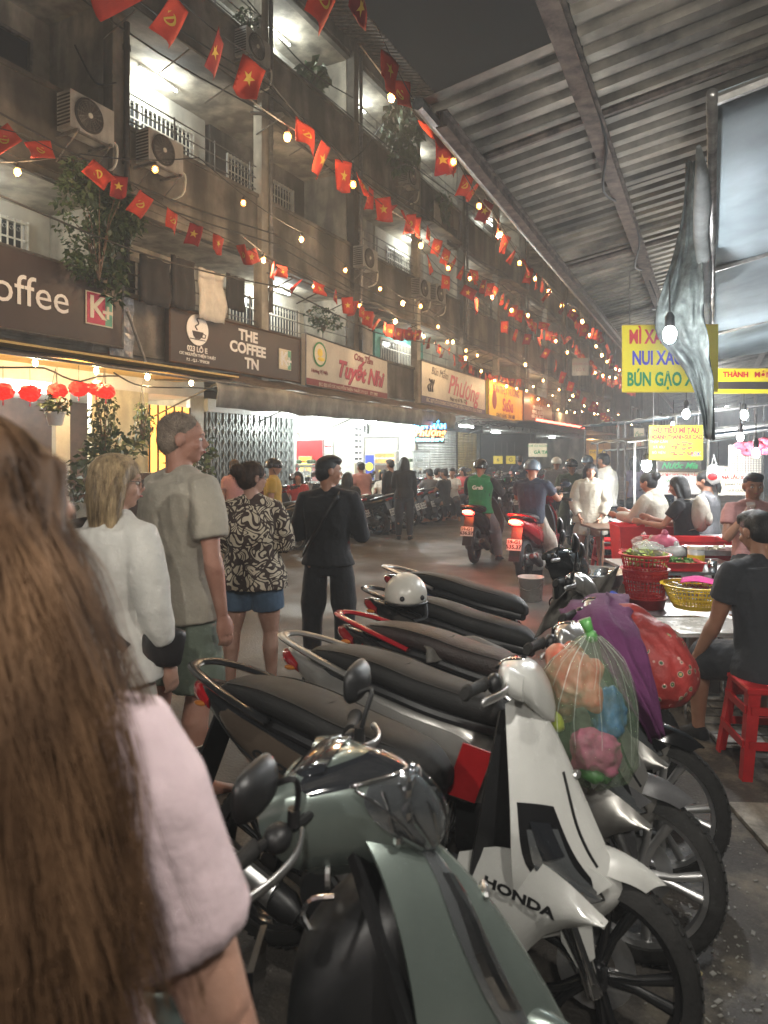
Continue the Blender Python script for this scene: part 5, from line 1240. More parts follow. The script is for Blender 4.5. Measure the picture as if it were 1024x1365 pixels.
def wheel(parent, M, R_=.28, w=.045, rimm=M_gloss, spokes=5, disc=True, lo=False):
    n = 28 if lo else 56
    m = MB(); rt = R_ - .055; pr = []
    for i in range(13):
        a = math.pi * (i / 12); pr.append((rt + .055 * math.sin(a) ** .8, -w * math.cos(a) * (1.0 if .2 < i / 12 < .8 else .9)))
    m.lathe(pr + [(rt - .002, w * .7), (rt - .002, -w * .7)], n=n, axis='y', closed=True)
    if not lo:
        for k in range(n):
            a = 2 * math.pi * k / n
            for sg in (-1, 1): m.box(((R_ - .0035) * math.cos(a + .03 * sg), sg * w * .30, (R_ - .0035) * math.sin(a + .03 * sg)), (.006, w * .5, .022), Matrix.Rotation(-a, 3, 'Y') @ Matrix.Rotation(.45 * sg, 3, 'X'))
    t = m.obj('tyre', M_rubber, None, angle=40)
    m = MB(); m.lathe([(rt + .003, -w * .72), (rt + .010, -w * .8), (rt + .006, -w * .62), (rt - .018, -w * .5), (rt - .022, 0), (rt - .018, w * .5), (rt + .006, w * .62), (rt + .010, w * .8), (rt + .003, w * .72), (rt - .006, w * .4), (rt - .010, 0), (rt - .006, -w * .4)], n=n, axis='y', closed=True)
    m.lathe([(0, -.035), (.035, -.035), (.04, -.02), (.04, .02), (.035, .035), (0, .035)], n=20, axis='y')
    for k in range(spokes):
        a = 2 * math.pi * k / spokes
        for da in ((-.13, .13) if not lo else (0,)):
            m.tube([(.03 * math.cos(a), 0, .03 * math.sin(a)), (.11 * math.cos(a + da * .8), 0, .11 * math.sin(a + da * .8)), ((rt - .012) * math.cos(a + da * 1.4), 0, (rt - .012) * math.sin(a + da * 1.4))], [(.020, .013), (.013, .010), (.018, .014)], 8, up=(0, 1, 0))
    r = m.obj('rim', rimm, t, angle=45)
    if disc:
        m = MB(); m.lathe([(.055, .047), (.11, .047), (.11, .051), (.055, .051)], n=30, axis='y', closed=True)
        for k in range(6): a = k * 1.047; m.tube([(.03 * math.cos(a), .045, .03 * math.sin(a)), (.06 * math.cos(a), .049, .06 * math.sin(a))], .006, 5)
        m.obj('brake_disc', M_alu, t)
    t.parent = parent; t.name = 'wheel'; t.matrix_local = M; return t
def scooter(name, label, pos, hd, style, steer=0, lean=6, lo=False, plate='59-X3', num='635.37', cat='scooter', group=None, lit=False, txt=None):
    T = thing(name, label, cat, pos, hd, group); T.rotation_euler = Matrix.LocRotScale(None, (Matrix.Rotation(hd, 3, 'Z') @ Matrix.Rotation(R(-lean), 3, 'X')).to_quaternion(), None).to_euler()
    body, side, nose, low = style['body'], style.get('side', style['body']), style['nose'], style.get('low', M_black)
    ang = 35
    NW = style.get('nowarp'); DX = .06 if NW else -.12; ax0 = Vector((.66 + DX, 0, .28)); axd = Vector((-.44, 0, .90)).normalized()
    ST = Matrix.Translation(ax0) @ Matrix.Rotation(R(steer), 4, axd) @ Matrix.Translation(-ax0)
    K = 12 if lo else 30; NR = 14 if lo else 26
    def part(m, nm, mt, parent=None, steer_it=False, angle=ang):
        o = m.obj(nm, mt, parent or T, angle=angle)
        if steer_it: o.matrix_local = ST
        return o
    wheel(T, ST @ Matrix.Translation(ax0), rimm=style.get('rim', M_gloss), lo=lo)
    wheel(T, Matrix.Translation((-.60, 0, .28)), w=.052, rimm=style.get('rim', M_gloss), disc=False, lo=lo)
    # fork
    for s in (-1, 1):
        m = MB(); m.tube([(.66, s * .072, .26), (.635, s * .072, .33), (.56, s * .07, .50), (.545, s * .07, .53)], [.024, .025, .025, .022], 12); m.tube([(.56, s * .07, .50), (.46, s * .066, .72)], .015, 10)
        f = part(m, 'fork_leg', style.get('fork', M_alu), None, True)
        if not lo:
            m = MB(); m.lathe([(0, 0), (.018, 0), (.018, .02), (0, .02)], (.66, s * .095 - (.02 if s > 0 else 0), .28), 8, 'y'); m.obj('axle_nut', M_grime, f, angle=40)
    if not lo:
        m = MB(); m.box((.60, .085, .36), (.05, .03, .08), Matrix.Rotation(.4, 3, 'Y')); part(m, 'brake_caliper', M_grime, None, True)
        m = MB(); m.tube(catmull([(.6, .09, .39), (.54, .11, .5), (.47, .09, .6), (.42, .06, .75)], 5), .006, 6); m.tube(catmull([(.64, -.09, .3), (.58, -.12, .42), (.48, -.1, .58), (.42, -.05, .75)], 5), .005, 6); part(m, 'brake_hose', M_cable, None, True)
    # front mudguard: arched blade with pointed nose
    m = MB(); rows = []
    a0, a1 = R(56), R(150)
    for i in range(K // 2 + 7):
        f = i / (K // 2 + 6); a = a0 + (a1 - a0) * f; rad = .308 + .02 * math.sin(math.pi * f); wd = .046 + .014 * math.sin(math.pi * min(1, f * 1.1)) ; row = []
        tip = max(0, 1 - f * 4)
        for j in range(11):
            u = -1 + 2 * j / 10; rr = rad - .045 * abs(u) ** 2.5 * (1 - tip * .3) + .01 * (1 - abs(u)); row.append((.66 + math.cos(a + .12 * tip * (abs(u))) * rr, wd * u * (1 - .55 * tip), .28 + math.sin(a + .12 * tip * abs(u)) * rr))
        rows.append(row)
    m.sheet(rows, .006); mg = part(m, 'front_mudguard', style.get('guard', nose), None, True)
    for s in (-1, 1):
        m = MB(); poly = [(.64, .50), (.70, .55), (.60, .60), (.54, .55), (.57, .38), (.62, .32), (.66, .36)]
        m.prism(poly, s * .078, s * .088); m.obj('mudguard_stay', style.get('guard', nose), mg, angle=40)
    # front shield
    hi = style.get('kind', 'blade')
    if hi == 'blade':
        sh = Shell([(.36, .30, .95, .07, 1.6), (.47, .34, .86, .125, 1.5), (.58, .38, .74, .17, 1.35), (.68, .40, .62, .185, 1.3), (.745, .41, .53, .165, 1.25), (.70, .42, .46, .13, 1.3), (.60, .42, .40, .12, 1.6)], .03)
    else:
        sh = Shell([(.36, .32, .93, .05, 1.9), (.50, .36, .84, .13, 1.8), (.61, .38, .72, .19, 1.6), (.70, .38, .58, .215, 1.5), (.74, .36, .45, .21, 1.5), (.70, .34, .34, .18, 1.5), (.58, .32, .27, .14, 1.8)], .0)
    if NW: sh.r = [(.40, .33, .95, .05, 1.9), (.53, .40, .87, .11, 1.8), (.66, .45, .76, .155, 1.6), (.77, .48, .62, .18, 1.5), (.84, .48, .48, .18, 1.5), (.82, .46, .37, .16, 1.5), (.72, .44, .28, .14, 1.8)]
    m = MB(); sh.panel(m, nu=NR, nv=K); ap = part(m, 'front_shield', nose)
    if hi == 'blade':
        for s in (-1, 1):
            m = MB(); sh.patch(m, [(s * .50, .36), (s * .40, .52), (s * .20, .72)], [(s * .92, .32), (s * .88, .5), (s * .60, .73)], .003); m.obj('shield_trim', M_gloss, ap, angle=40)
            m = MB(); sh.patch(m, [(s * .52, .42), (s * .44, .56), (s * .24, .70)], [(s * .84, .40), (s * .78, .55), (s * .52, .70)], .010); h = m.obj('headlight', M_lens, ap, angle=60)
            m = MB(); sh.patch(m, [(s * .60, .40), (s * .52, .50)], [(s * .80, .38), (s * .72, .50)], .016); m.obj('position_lamp', M_smoke, h, angle=60)
            m = MB(); sh.patch(m, [(s * .50, .60), (s * .36, .66), (s * .26, .70)], [(s * .74, .57), (s * .6, .64), (s * .46, .69)], .018); m.obj('lens', M_lens, h, angle=60)
            m = MB(); sh.patch(m, [(s * .18, .28), (s * .26, .42), (s * .2, .56)], [(s * .23, .28), (s * .30, .42), (s * .23, .56)], .003, .003); m.obj('crease_line', M_gloss, ap)
            m = MB(); sh.patch(m, [(s * .60, .665), (s * .52, .70)], [(s * .78, .645), (s * .68, .70)], .010, .004, 6, 3); m.obj('indicator', M_amber, ap, angle=60)
            # big lower side cowl with pointed front
            rows = []; top = [(.18, .57), (.32, .61), (.46, .61), (.60, .57), (.74, .50)]; bot = [(.16, .36), (.26, .28), (.38, .29), (.52, .42), (.72, .49)]
            for i in range(13):
                a = cm(top, i / 12); b = cm(bot, i / 12)
                rows.append([(a[0] + (b[0] - a[0]) * j / 8, s * (.155 - .05 * max(0, (i / 12 - .5)) ** 1.2 + .028 * math.sin(math.pi * j / 8)), a[1] + (b[1] - a[1]) * j / 8) for j in range(9)])
            m = MB(); m.sheet(rows if s > 0 else rows[::-1], .01); lc = part(m, 'side_cowl', style.get('cowl', nose))
            if not lo and style.get('word'): text(style['word'], .036, frame_m((.43, s * .1885, .515), (-s * 1, 0, s * .16), (0, s * .05, 1)), M_black, lc, bold=.0015, ext=.001, sx=1.5)
        m = MB(); sh.patch(m, [(-.12, .05), (-.3, .25), (-.26, .5)], [(.12, .05), (.3, .25), (.26, .5)], .004, .006, 14, 8); m.obj('centre_panel', nose, ap, angle=40)
        m = MB(); p = sh.P(0, .3) + sh.N(.05, .3) * .014; m.ell(p, (.018, .02, .01), 10, 6); m.obj('badge', M_alu, ap)
    else:
        for s in (-1, 1):
            m = MB(); sh.patch(m, [(s * .30, .18), (s * .40, .34), (s * .38, .52), (s * .26, .66)], [(s * .46, .16), (s * .62, .32), (s * .56, .50), (s * .30, .67)], .006); h = m.obj('indicator', M_lens, ap, angle=60)
            m = MB(); sh.patch(m, [(s * .34, .24), (s * .43, .38), (s * .40, .5)], [(s * .46, .22), (s * .57, .38), (s * .53, .48)], .014, .004, 6, 3); m.obj('reflector', M_chrome, h)
            m = MB(); sh.patch(m, [(s * .66, .16), (s * .78, .40), (s * .70, .62), (s * .5, .8)], [(s * .97, .14), (s * .98, .4), (s * .96, .65), (s * .9, .85)], .004); NW or m.obj('side_edge', style.get('edge', nose), ap, angle=40)
            m = MB(); m.tube([sh.P(s * .64, v) + sh.N(s * .64, v) * .004 for v in [.14 + .07 * i for i in range(10)]], .004, 5); m.obj('seam', M_black, ap)
        m = MB(); p = sh.P(0, .3) + sh.N(.05, .3) * .01; m.ell(p, (.012, .035, .012), 10, 6); m.obj('badge', M_alu, ap)
    # inner leg shield, tunnel and floor
    m = MB()
    isl = Shell([(.30, .27, .90, .06, 2), (.33, .26, .75, .135, 2), (.34, .23, .58, .165, 2), (.32, .2, .42, .16, 2), (.24, .16, .31, .14, 2)] if hi == 'blade' else [(.34, .32, .90, .06, 2), (.44, .40, .75, .17, 2), (.49, .46, .60, .21, 2), (.49, .46, .42, .215, 2), (.46, .42, .24, .19, 2)] if NW else [(.30, .27, .90, .06, 2), (.36, .33, .75, .17, 2), (.40, .34, .58, .205, 2), (.38, .33, .42, .20, 2), (.30, .26, .31, .15, 2)]); isl.panel(m, nu=12, nv=10, th=.02); inner = part(m, 'inner_shield', low)
    if not lo:
        m = MB(); m.tube(catmull([(.30, 0, .78), (.25, 0, .775), (.23, 0, .75), (.25, 0, .72)], 4), .006, 6); m.obj('bag_hook', M_chrome, inner)
        m = MB(); m.lathe([(0, 0), (.022, 0), (.022, .01), (0, .01)], (.285, -.06, .84), 12, 'x'); m.obj('key_lock', M_alu, inner)
    m = MB()
    if NW: hull(m, [(-.10, 0, .30, .17, .10), (.05, 0, .27, .20, .07), (.25, 0, .27, .205, .05), (.42, 0, .30, .19, .07), (.50, 0, .36, .15, .07)], NR, K // 2, 3.4)
    else: hull(m, [(-.10, 0, .30, .14, .09), (.05, 0, .29, .15, .07), (.2, 0, .28, .155, .055), (.32, 0, .32, .13, .08), (.36, 0, .36, .1, .05)] if hi != 'blade' else [(-.10, 0, .36, .13, .15), (.05, 0, .34, .13, .12), (.2, 0, .34, .14, .11), (.34, 0, .42, .13, .14), (.42, 0, .46, .1, .08)], NR, K // 2, 3.2)
    fb = part(m, 'floorboard', low)
    if not lo:
        for s in (-1, 1):
            for k in range(5):
                m = MB(); m.bb(.0, .24, s * (.03 + .022 * k) - .004, s * (.03 + .022 * k) + .004, .352 if hi != 'blade' else .25, .358 if hi != 'blade' else .26)
            m = MB(); m.tube([(.0, s * .15, .3), (.15, s * .20, .29)], .012, 6); m.obj('foot_peg', M_rubber, fb)
    if NW:
        m = MB(); hull(m, [(.47, 0, .66, .15, .18), (.40, 0, .66, .165, .17), (.31, 0, .63, .16, .15), (.24, 0, .60, .14, .12), (.21, 0, .58, .11, .08)], NR, 16, 3.2); gb = m.obj('glove_box', low, T, angle=35)
        m = MB(); m.bb(.12, .135, -.09, .09, .60, .70); m.obj('glove_box_lid', M_gloss, gb)
    # rear body
    st = [(-1.0, 0, .845, .02, .012), (-.93, 0, .815, .065, .04), (-.78, 0, .755, .105, .085), (-.58, 0, .69, .13, .115), (-.36, 0, .62, .145, .15), (-.16, 0, .56, .14, .175), (-.02, 0, .50, .115, .16), (.04, 0, .45, .08, .10)]
    m = MB(); hull(m, st, NR, K, 2.6); rb = part(m, 'rear_body', body)
    for s in (-1, 1):   # proud side panels with an upswept lower edge
        rows = []; top = [(-.98, .85), (-.80, .80), (-.58, .755), (-.34, .70), (-.10, .66), (.03, .58)]; bot = [(-.95, .80), (-.76, .69), (-.56, .60), (-.34, .52), (-.14, .44), (.02, .40)]
        wd = [(.02,), (.105,), (.138,), (.155,), (.15,), (.118,)]
        for i in range(K + 1):
            a = cm(top, i / K); b = cm(bot, i / K); w = cm(wd, i / K)[0]
            rows.append([(a[0] + (b[0] - a[0]) * j / 8, s * (w - .012 + .018 * math.sin(math.pi * j / 8)), a[1] + (b[1] - a[1]) * j / 8) for j in range(9)])
        m = MB(); m.sheet(rows if s > 0 else rows[::-1], .008); sp = part(m, 'side_panel', side)
        if not lo:
            m = MB(); m.tube([(r[6][0], r[6][1] + s * .004, r[6][2]) for r in rows[4:-3]], .004, 5); m.obj('panel_groove', M_black, sp)
            if style.get('stripe'):
                m = MB(); m.sheet([[(r[j][0], r[j][1] + s * .004, r[j][2]) for j in (2, 3, 4)] for r in rows[3:-8]][::s], .003); m.obj('stripe', style['stripe'], sp, angle=40)
        if txt: text(txt, .042, frame_m((-.52, s * .164, .675), (-s * 1, 0, s * .27), (0, s * .2, 1)), style.get('txtm', M_black), sp, bold=.002, ext=.0015, shear=.3, sx=1.5)
    # seat
    m = MB(); hull(m, [(-.86, 0, .85, .06, .012), (-.80, 0, .858, .10, .035), (-.64, 0, .852, .13, .05), (-.46, 0, .828, .14, .055), (-.30, 0, .79, .135, .06), (-.12, 0, .762, .118, .06), (.0, 0, .74, .085, .055), (.07, 0, .705, .045, .03)], NR, K, 2.7); se = part(m, 'seat', style.get('seat', M_seat), angle=50)
    if not lo:
        m = MB()
        for s in (-1, 1): m.tube([(x, s * w, z) for x, w, z in [cm([(-.80, .088, .882), (-.64, .112, .89), (-.46, .12, .868), (-.30, .115, .832), (-.12, .10, .802), (.0, .07, .775)], i / 20) for i in range(21)]], .0035, 5)
        m.obj('seam_piping', M_seat, se, smooth=True)
        m = MB(); m.tube([(-.395 + .01 * abs(math.sin(q * 1.5)), .13 * math.cos(math.pi * q / 10), .80 + .068 * math.sin(math.pi * q / 10) ** .5) for q in range(11)], .003, 5); m.obj('cross_seam', M_seat, se)
        m = MB(); hull(m, [(-.86, 0, .80, .08, .03), (-.5, 0, .77, .128, .03), (-.2, 0, .715, .13, .03), (.05, 0, .67, .05, .03)], 16, 16, 3); part(m, 'seat_base', M_black)
    # grab rail
    for s in (-1, 1):
        m = MB(); m.tube(catmull([(-.56, s * .145, .80), (-.70, s * .155, .845), (-.86, s * .13, .885), (-.99, s * .075, .91), (-1.03, 0, .915)], 6), [(.012, .024)] * 25, 8, up=(0, 1, 0)); part(m, 'grab_rail', style.get('rail', M_alu), angle=60)
    # tail light, mudguard, plate
    m = MB(); hull(m, [(-.90, 0, .79, .085, .03), (-.96, 0, .81, .075, .035), (-1.01, 0, .825, .045, .025), (-1.03, 0, .835, .012, .01)], 16, 8, 2.6); tl = part(m, 'tail_light', M_redlit if lit else M_redlens, angle=60)
    if lit:
        m = MB(); m.bb(-1.045, -1.0, -.05, .05, .81, .835); m.obj('lamp_core', M_redhot, tl)
    for s in (-1, 1):
        m = MB(); m.ell((-.94, s * .08, .785), (.03, .010, .011), 10, 8); m.obj('indicator', M_amber if not lit else M_redlens, tl, smooth=True)
    m = MB(); m.sheet([[(-.86 - .02 * i, y, .76 - .055 * i) for y in (-.07, -.03, .03, .07)] for i in range(9)], .01); rg = part(m, 'rear_mudguard', M_black)
    m = MB(); m.box((-1.01, 0, .53), (.006, .19, .14), Matrix.Rotation(.3, 3, 'Y')); pl = m.obj('number_plate', M_plate, rg)
    rr = Matrix.Rotation(.3, 3, 'Y')
    fm = frame_m(Vector((-1.015, 0, .565)), (0, -1, 0), rr @ Vector((0, 0, 1)))
    if plate: text(plate, .062, fm, M_black, pl, bold=.002, ext=.001, sx=1.1); text(num, .066, frame_m(Vector((-1.032, 0, .505)), (0, -1, 0), rr @ Vector((0, 0, 1))), M_black, pl, bold=.002, ext=.001, sx=1.1)
    # engine, exhaust, shock, stand
    m = MB(); hull(m, [(-.18, .0, .30, .11, .10), (-.35, .02, .28, .12, .10), (-.5, .07, .27, .06, .085), (-.62, .09, .28, .045, .08), (-.70, .09, .28, .03, .05)], 16, K // 2, 3); eng = part(m, 'engine', M_grime)
    if not lo:
        m = MB()
        for k in range(8): m.lathe([(.085 - .004 * abs(k - 3), 0), (.085 - .004 * abs(k - 3), .006)], (-.24 + .014 * k, -.02, .33), 14, 'x')
        m.obj('cooling_fins', M_alu, eng)
        m = MB(); m.lathe([(0, 0), (.075, 0), (.08, .015), (.05, .03), (0, .03)], (-.3, -.15, .3), 20, 'y'); m.obj('fan_cover', M_black, eng, angle=40)
    m = MB(); m.tube(catmull([(-.15, -.06, .25), (-.25, -.12, .19), (-.40, -.14, .21)], 5), .018, 8); m.tube([(-.38, -.145, .21), (-.42, -.15, .23), (-.78, -.165, .36), (-.82, -.165, .375)], [(.03, .03), (.05, .05), (.052, .052), (.03, .03)], 14)
    ex = part(m, 'exhaust', M_black)
    m = MB(); m.tube([(-.46, -.18, .265), (-.74, -.195, .365)], [(.03, .045), (.03, .045)], 10); m.obj('heat_shield', M_alu if not lo else M_grime, ex, angle=40)
    m = MB(); m.tube([(-.62, .12, .30), (-.55, .11, .58)], .012, 8)
    if not lo:
        for k in range(9): m.lathe([(.026, 0), (.030, .006), (.026, .012)], (-.61 + .008 * k, .118, .34 + .022 * k), 10)
    part(m, 'rear_shock', M_chrome if not lo else M_iron)
    m = MB(); m.tube([(-.12, .10, .22), (-.10, .22, .02), (-.08, .25, .01)], .011, 8); part(m, 'side_stand', M_black)
    # handlebar, cover, grips, levers, mirrors (all turn with the steering)
    if hi == 'blade':
        m = MB(); hull(m, [(.24, 0, 1.0, .06, .02), (.27, 0, 1.005, .125, .035), (.33, 0, .99, .15, .055), (.39, 0, .965, .13, .06), (.44, 0, .93, .07, .05), (.47, 0, .90, .02, .02)], NR, K, 2.6)
        for s in (-1, 1): hull(m, [(.26, s * .13, .99, .03, .028), (.30, s * .16, .99, .055, .04), (.36, s * .14, .97, .04, .035)], 12, 8, 2.4)
        cv = part(m, 'handlebar_cover', style.get('cover', nose), None, True, 50)
        m = MB(); hull(m, [(.225, 0, 1.012, .05, .01), (.27, 0, 1.03, .085, .014), (.33, 0, 1.035, .075, .012), (.36, 0, 1.02, .03, .006)], 14, 8, 3); m.obj('speedometer', M_smoke, cv, angle=50)
    else:
        nc = Shell([(.26, .21, 1.05, .06, 1.7), (.36, .20, 1.065, .12, 1.5), (.46, .19, 1.04, .165, 1.35), (.53, .20, .985, .175, 1.3), (.545, .24, .915, .14, 1.35), (.49, .30, .86, .06, 1.7)], .03)
        m = MB(); nc.panel(m, nu=NR, nv=K, th=.003); hull(m, [(.19, 0, 1.0, .06, .03), (.24, 0, .985, .11, .045), (.32, 0, .965, .11, .055), (.40, 0, .95, .08, .05)], NR, 10, 2.6); cv = part(m, 'handlebar_cover', nose, None, True, 50)
        m = MB(); nc.patch(m, [(-.72, .24), (-.78, .33), (-.72, .43)], [(.72, .24), (.78, .33), (.72, .43)], .004, .006, 12, 14); m.obj('smoked_band', M_smoke, cv, angle=60)
        m = MB(); A_, B_ = [(-.34, .42), (-.46, .54), (-.42, .70), (-.22, .86)], [(.34, .42), (.46, .54), (.42, .70), (.22, .86)]
        nc.patch(m, A_, B_, .006, .003, 16, 16); h = m.obj('headlight', M_lens, cv, angle=60)
        for i_ in range(3 if not lo else 1):      # stepped reflector bowls behind the clear glass
            for g_ in (-1, 1):
                m = MB(); pp_ = nc.P(g_ * (.10 + .13 * i_), .50 + .13 * i_) + nc.N(g_ * .3, .6) * .004; m.ell(pp_, (.012, .036 - .008 * i_, .026 - .003 * i_), 8, 5); m.obj('reflector', M_chrome, h, angle=20)
                m = MB(); m.tube([nc.P(g_ * (.04 + .14 * i_), .45 + .02 * i_) + nc.N(g_ * .3, .5) * .010, nc.P(g_ * (.08 + .15 * i_), .66 + .03 * i_) + nc.N(g_ * .3, .6) * .012, nc.P(g_ * (.03 + .08 * i_), .84) + nc.N(g_ * .2, .8) * .012], [(.004, .008)] * 3, 5); m.obj('reflector_edge', M_chrome, h, angle=20)
        m = MB(); nc.patch(m, A_, B_, .020, .002, 18, 18); m.obj('lens_glass', mat('clear_lens_glass', (.03, .035, .04), .04, var=0, alpha=.16, coat=1, spec=1), h, angle=60)
        m = MB(); m.tube([nc.P(u, .42) + nc.N(u, .43) * .010 for u in [-.48 + .08 * i for i in range(13)]], .006, 6); m.tube([nc.P(-.46 + .025 * i, .44 + .045 * i) + nc.N(-.46, .5) * .010 for i in range(9)], .005, 6); m.tube([nc.P(.46 - .025 * i, .44 + .045 * i) + nc.N(.46, .5) * .010 for i in range(9)], .005, 6); m.obj('chrome_rim', M_chrome, h, smooth=True)
        m = MB(); hull(m, [(.20, 0, 1.02, .05, .01), (.25, 0, 1.045, .10, .016), (.31, 0, 1.06, .09, .012)], 14, 8, 3); m.obj('speedometer', M_smoke, cv, angle=50)
        m = MB(); nc.patch(m, [(-.1, .02), (-.55, .12), (-.68, .24)], [(.1, .02), (.55, .12), (.68, .24)], .005, .005, 10, 12); m.obj('top_cap', style.get('cap', nose), cv, angle=50)
    for s in (-1, 1):
        m = MB(); m.tube(catmull([(.30, s * .10, .985), (.27, s * .2, .985), (.235, s * .28, .985), (.21, s * .37, .98)], 5), .011, 8); hb = part(m, 'handlebar', M_black, None, True)
        m = MB(); m.tube([(.235, s * .27, .985), (.232, s * .275, .985), (.205, s * .385, .98), (.203, s * .392, .98), (.20, s * .405, .98)], [.021, .018, .0175, .022, .016], 14); m.obj('grip', M_rubber, hb, angle=40)
        m = MB(); m.ell((.262, s * .225, .985), (.03, .035, .028), 12, 9); m.obj('switch_box', M_black, hb, smooth=True)
        if not lo or True:
            m = MB(); m.tube(catmull([(.30, s * .19, .985), (.315, s * .25, .975), (.30, s * .32, .965), (.265, s * .385, .955)], 5), [(.006, .011)] * 16, 7); m.ell((.262, s * .39, .954), (.010, .010, .010), 8, 6); m.obj('brake_lever', M_alu, hb, smooth=True)
        if style.get('mirrors', True):
            mp = style.get('mirror_pos', (.30, .30, 1.18))
            m = MB(); m.tube(catmull([(.285, s * .20, 1.0), (.30, s * .205, 1.06), (.31, s * .24, 1.12), (mp[0] + .01, s * (mp[1] - .05), mp[2] - .02)], 5), .0065, 8); m.tube([(.285, s * .20, 1.0), (.288, s * .2, 1.035)], .014, 8); mr = part(m, 'mirror', M_black, None, True)
            m = MB(); hull(m, [(mp[0] - .012, s * mp[1], mp[2], .072, .045), (mp[0] + .0, s * mp[1], mp[2], .078, .05), (mp[0] + .02, s * mp[1], mp[2] - .002, .06, .038), (mp[0] + .034, s * mp[1], mp[2] - .004, .02, .014)], 22, 10, 3.0); h = m.obj('mirror_housing', M_black, mr, angle=50)
            m = MB(); hull(m, [(mp[0] - .015, s * mp[1], mp[2], .064, .038), (mp[0] - .013, s * mp[1], mp[2], .066, .04)], 20, 2, 2.3); m.obj('mirror_glass', M_mirror, mr)
    def sm(a, b, x): t = min(1, max(0, (x - a) / (b - a))); return t * t * (3 - 2 * t)
    def warp(v): return Vector((v.x if v.x < .2 or NW else .2 + (v.x - .2) * .74, v.y, v.z + .07 * sm(.55, 1.0, v.z) * sm(.0, .25, v.x)))
    kids = {}
    for c in bpy.data.objects:
        if c.parent is not None: kids.setdefault(c.parent.name, []).append(c)
    def go(o, shift):
        for c in kids.get(o.name, []):
            if c.name.startswith('wheel'): continue
            sft = shift or c.name.split('.')[0] in ('fork_leg', 'brake_caliper', 'brake_hose', 'front_mudguard')
            if c.name.startswith('lettering'): c.location = warp(c.location) if not sft else c.location
            else:
                for v in c.data.vertices: v.co = (v.co + Vector((DX, 0, 0))) if sft else warp(v.co)
            go(c, sft)
    go(T, False)
    return T
W1 = dict(kind='vision', body=P_black, side=P_brown, nose=P_green, edge=P_green, rail=P_black, guard=P_green, low=M_black, mirror_pos=(.26, .30, 1.13), rim=M_gloss)
W2 = dict(kind='blade', body=M_black, side=P_silver, nose=P_white, rail=P_silver, guard=P_white, cowl=P_white, rim=M_gloss, word='HONDA', mirrors=False)
W3 = dict(kind='blade', seat=mat('worn_brown_seat_vinyl', (.035, .022, .019), .5, var=.25, vscale=6, bump=.3, bscale=120), body=P_black, side=P_black, nose=P_black, stripe=P_red, rail=P_red, guard=mat('grey_mudguard', (.12, .12, .125), .4, var=.1), cowl=P_silver, rim=M_alu, mirrors=False, txtm=M_whitet)
W4 = dict(kind='blade', body=P_black, side=P_black, nose=P_silver, rail=P_black, guard=P_silver, cowl=P_silver, rim=M_alu)
W5 = dict(kind='vision', body=P_black, side=P_blue, nose=P_black, rail=M_alu, guard=P_black, rim=M_alu, stripe=P_red)
W3['side'] = P_black
def S(name, label, x, y, hd, style, sc=.95, **k):
    o = scooter(name, label, (x, y, 0), R(hd), style, **k); o.scale = (sc, sc, sc); return o
W0 = dict(kind='vision', nowarp=True, body=P_green, side=P_green, nose=P_green, edge=P_green, rail=M_alu, guard=P_green, low=M_black, mirror_pos=(.25, .29, 1.12), rim=M_gloss)
W1 = dict(kind='blade', fork=M_chrome, body=P_black, side=P_brown, nose=P_white, rail=P_black, guard=P_white, cowl=P_white, rim=M_gloss, word='HONDA', mirrors=False)
W2 = dict(kind='blade', body=P_silver, side=P_silver, nose=P_silver, rail=P_silver, guard=mat('grey_mudguard', (.12, .12, .125), .4, var=.1), cowl=P_silver, rim=M_alu, mirrors=False)
W3 = dict(kind='blade', seat=mat('worn_brown_seat_vinyl', (.035, .022, .019), .5, var=.25, vscale=6, bump=.3, bscale=120), body=P_black, side=P_black, nose=P_silver, stripe=P_red, rail=P_red, guard=P_black, cowl=P_silver, rim=M_alu, mirrors=False, txtm=M_whitet)
sc0 = S('scooter', 'nearest scooter, grey-green, with headlight and round mirrors on its handlebar', -.965, 1.03, 28, W0, steer=-20, sc=.91)
sc1 = S('scooter', 'white-fronted scooter with HONDA on its cowl and a black seat, second from the viewer', -.88, 1.90, -2, W1, steer=12, txt='CLICK')
sc2 = S('scooter', 'silver-grey scooter lettered AIR BLADE, between the white one and the red-striped one', -.84, 2.42, -1, W2, steer=6, txt='AIR BLADE')
sc3 = S('scooter', 'black scooter with red tail stripe and a cloth on its seat', -.84, 2.90, 0, W3, steer=4, txt='AIR BLADE')
sc4 = S('scooter', 'black scooter carrying the white helmet on its seat', -1.05, 3.50, -2, W4, steer=12)
sc5 = S('scooter', 'dark scooter farthest in the parked row, beyond the one with the helmet', -1.32, 4.25, -3, W5, steer=16)
# ================================================================ PEOPLE
def skinm(name, c): 
    m = mat(name, c, .5, var=.1, vscale=7, bump=.05, bscale=120, sss=.0, sheen=.05, col2=(c[0] * .86, c[1] * .72, c[2] * .66)); return m
S_fair = skinm('fair_skin', (.46, .28, .21)); S_tan = skinm('tan_skin', (.33, .175, .11)); S_pink = skinm('flushed_skin', (.42, .23, .17))
def cloth(name, c, **k):
    d = dict(rough=.85, var=.12, vscale=4, bump=.35, bscale=22, sheen=.1); d.update(k); return mat(name, c, d.pop('rough'), **d)
C_white = cloth('white_linen', (.68, .66, .61)); C_beige = cloth('beige_linen', (.42, .38, .31)); C_black = cloth('black_fabric', (.014, .014, .016)); C_denim = cloth('blue_denim', (.07, .12, .19), var=.2)
C_olive = cloth('grey_green_shorts', (.14, .17, .13)); C_pinkw = cloth('pale_pink_knit', (.60, .47, .50)); C_cream = cloth('cream_sweat_fabric', (.36, .33, .27)); C_green = cloth('green_vest', (.02, .20, .07)); C_navy = cloth('navy_fabric', (.02, .028, .05))
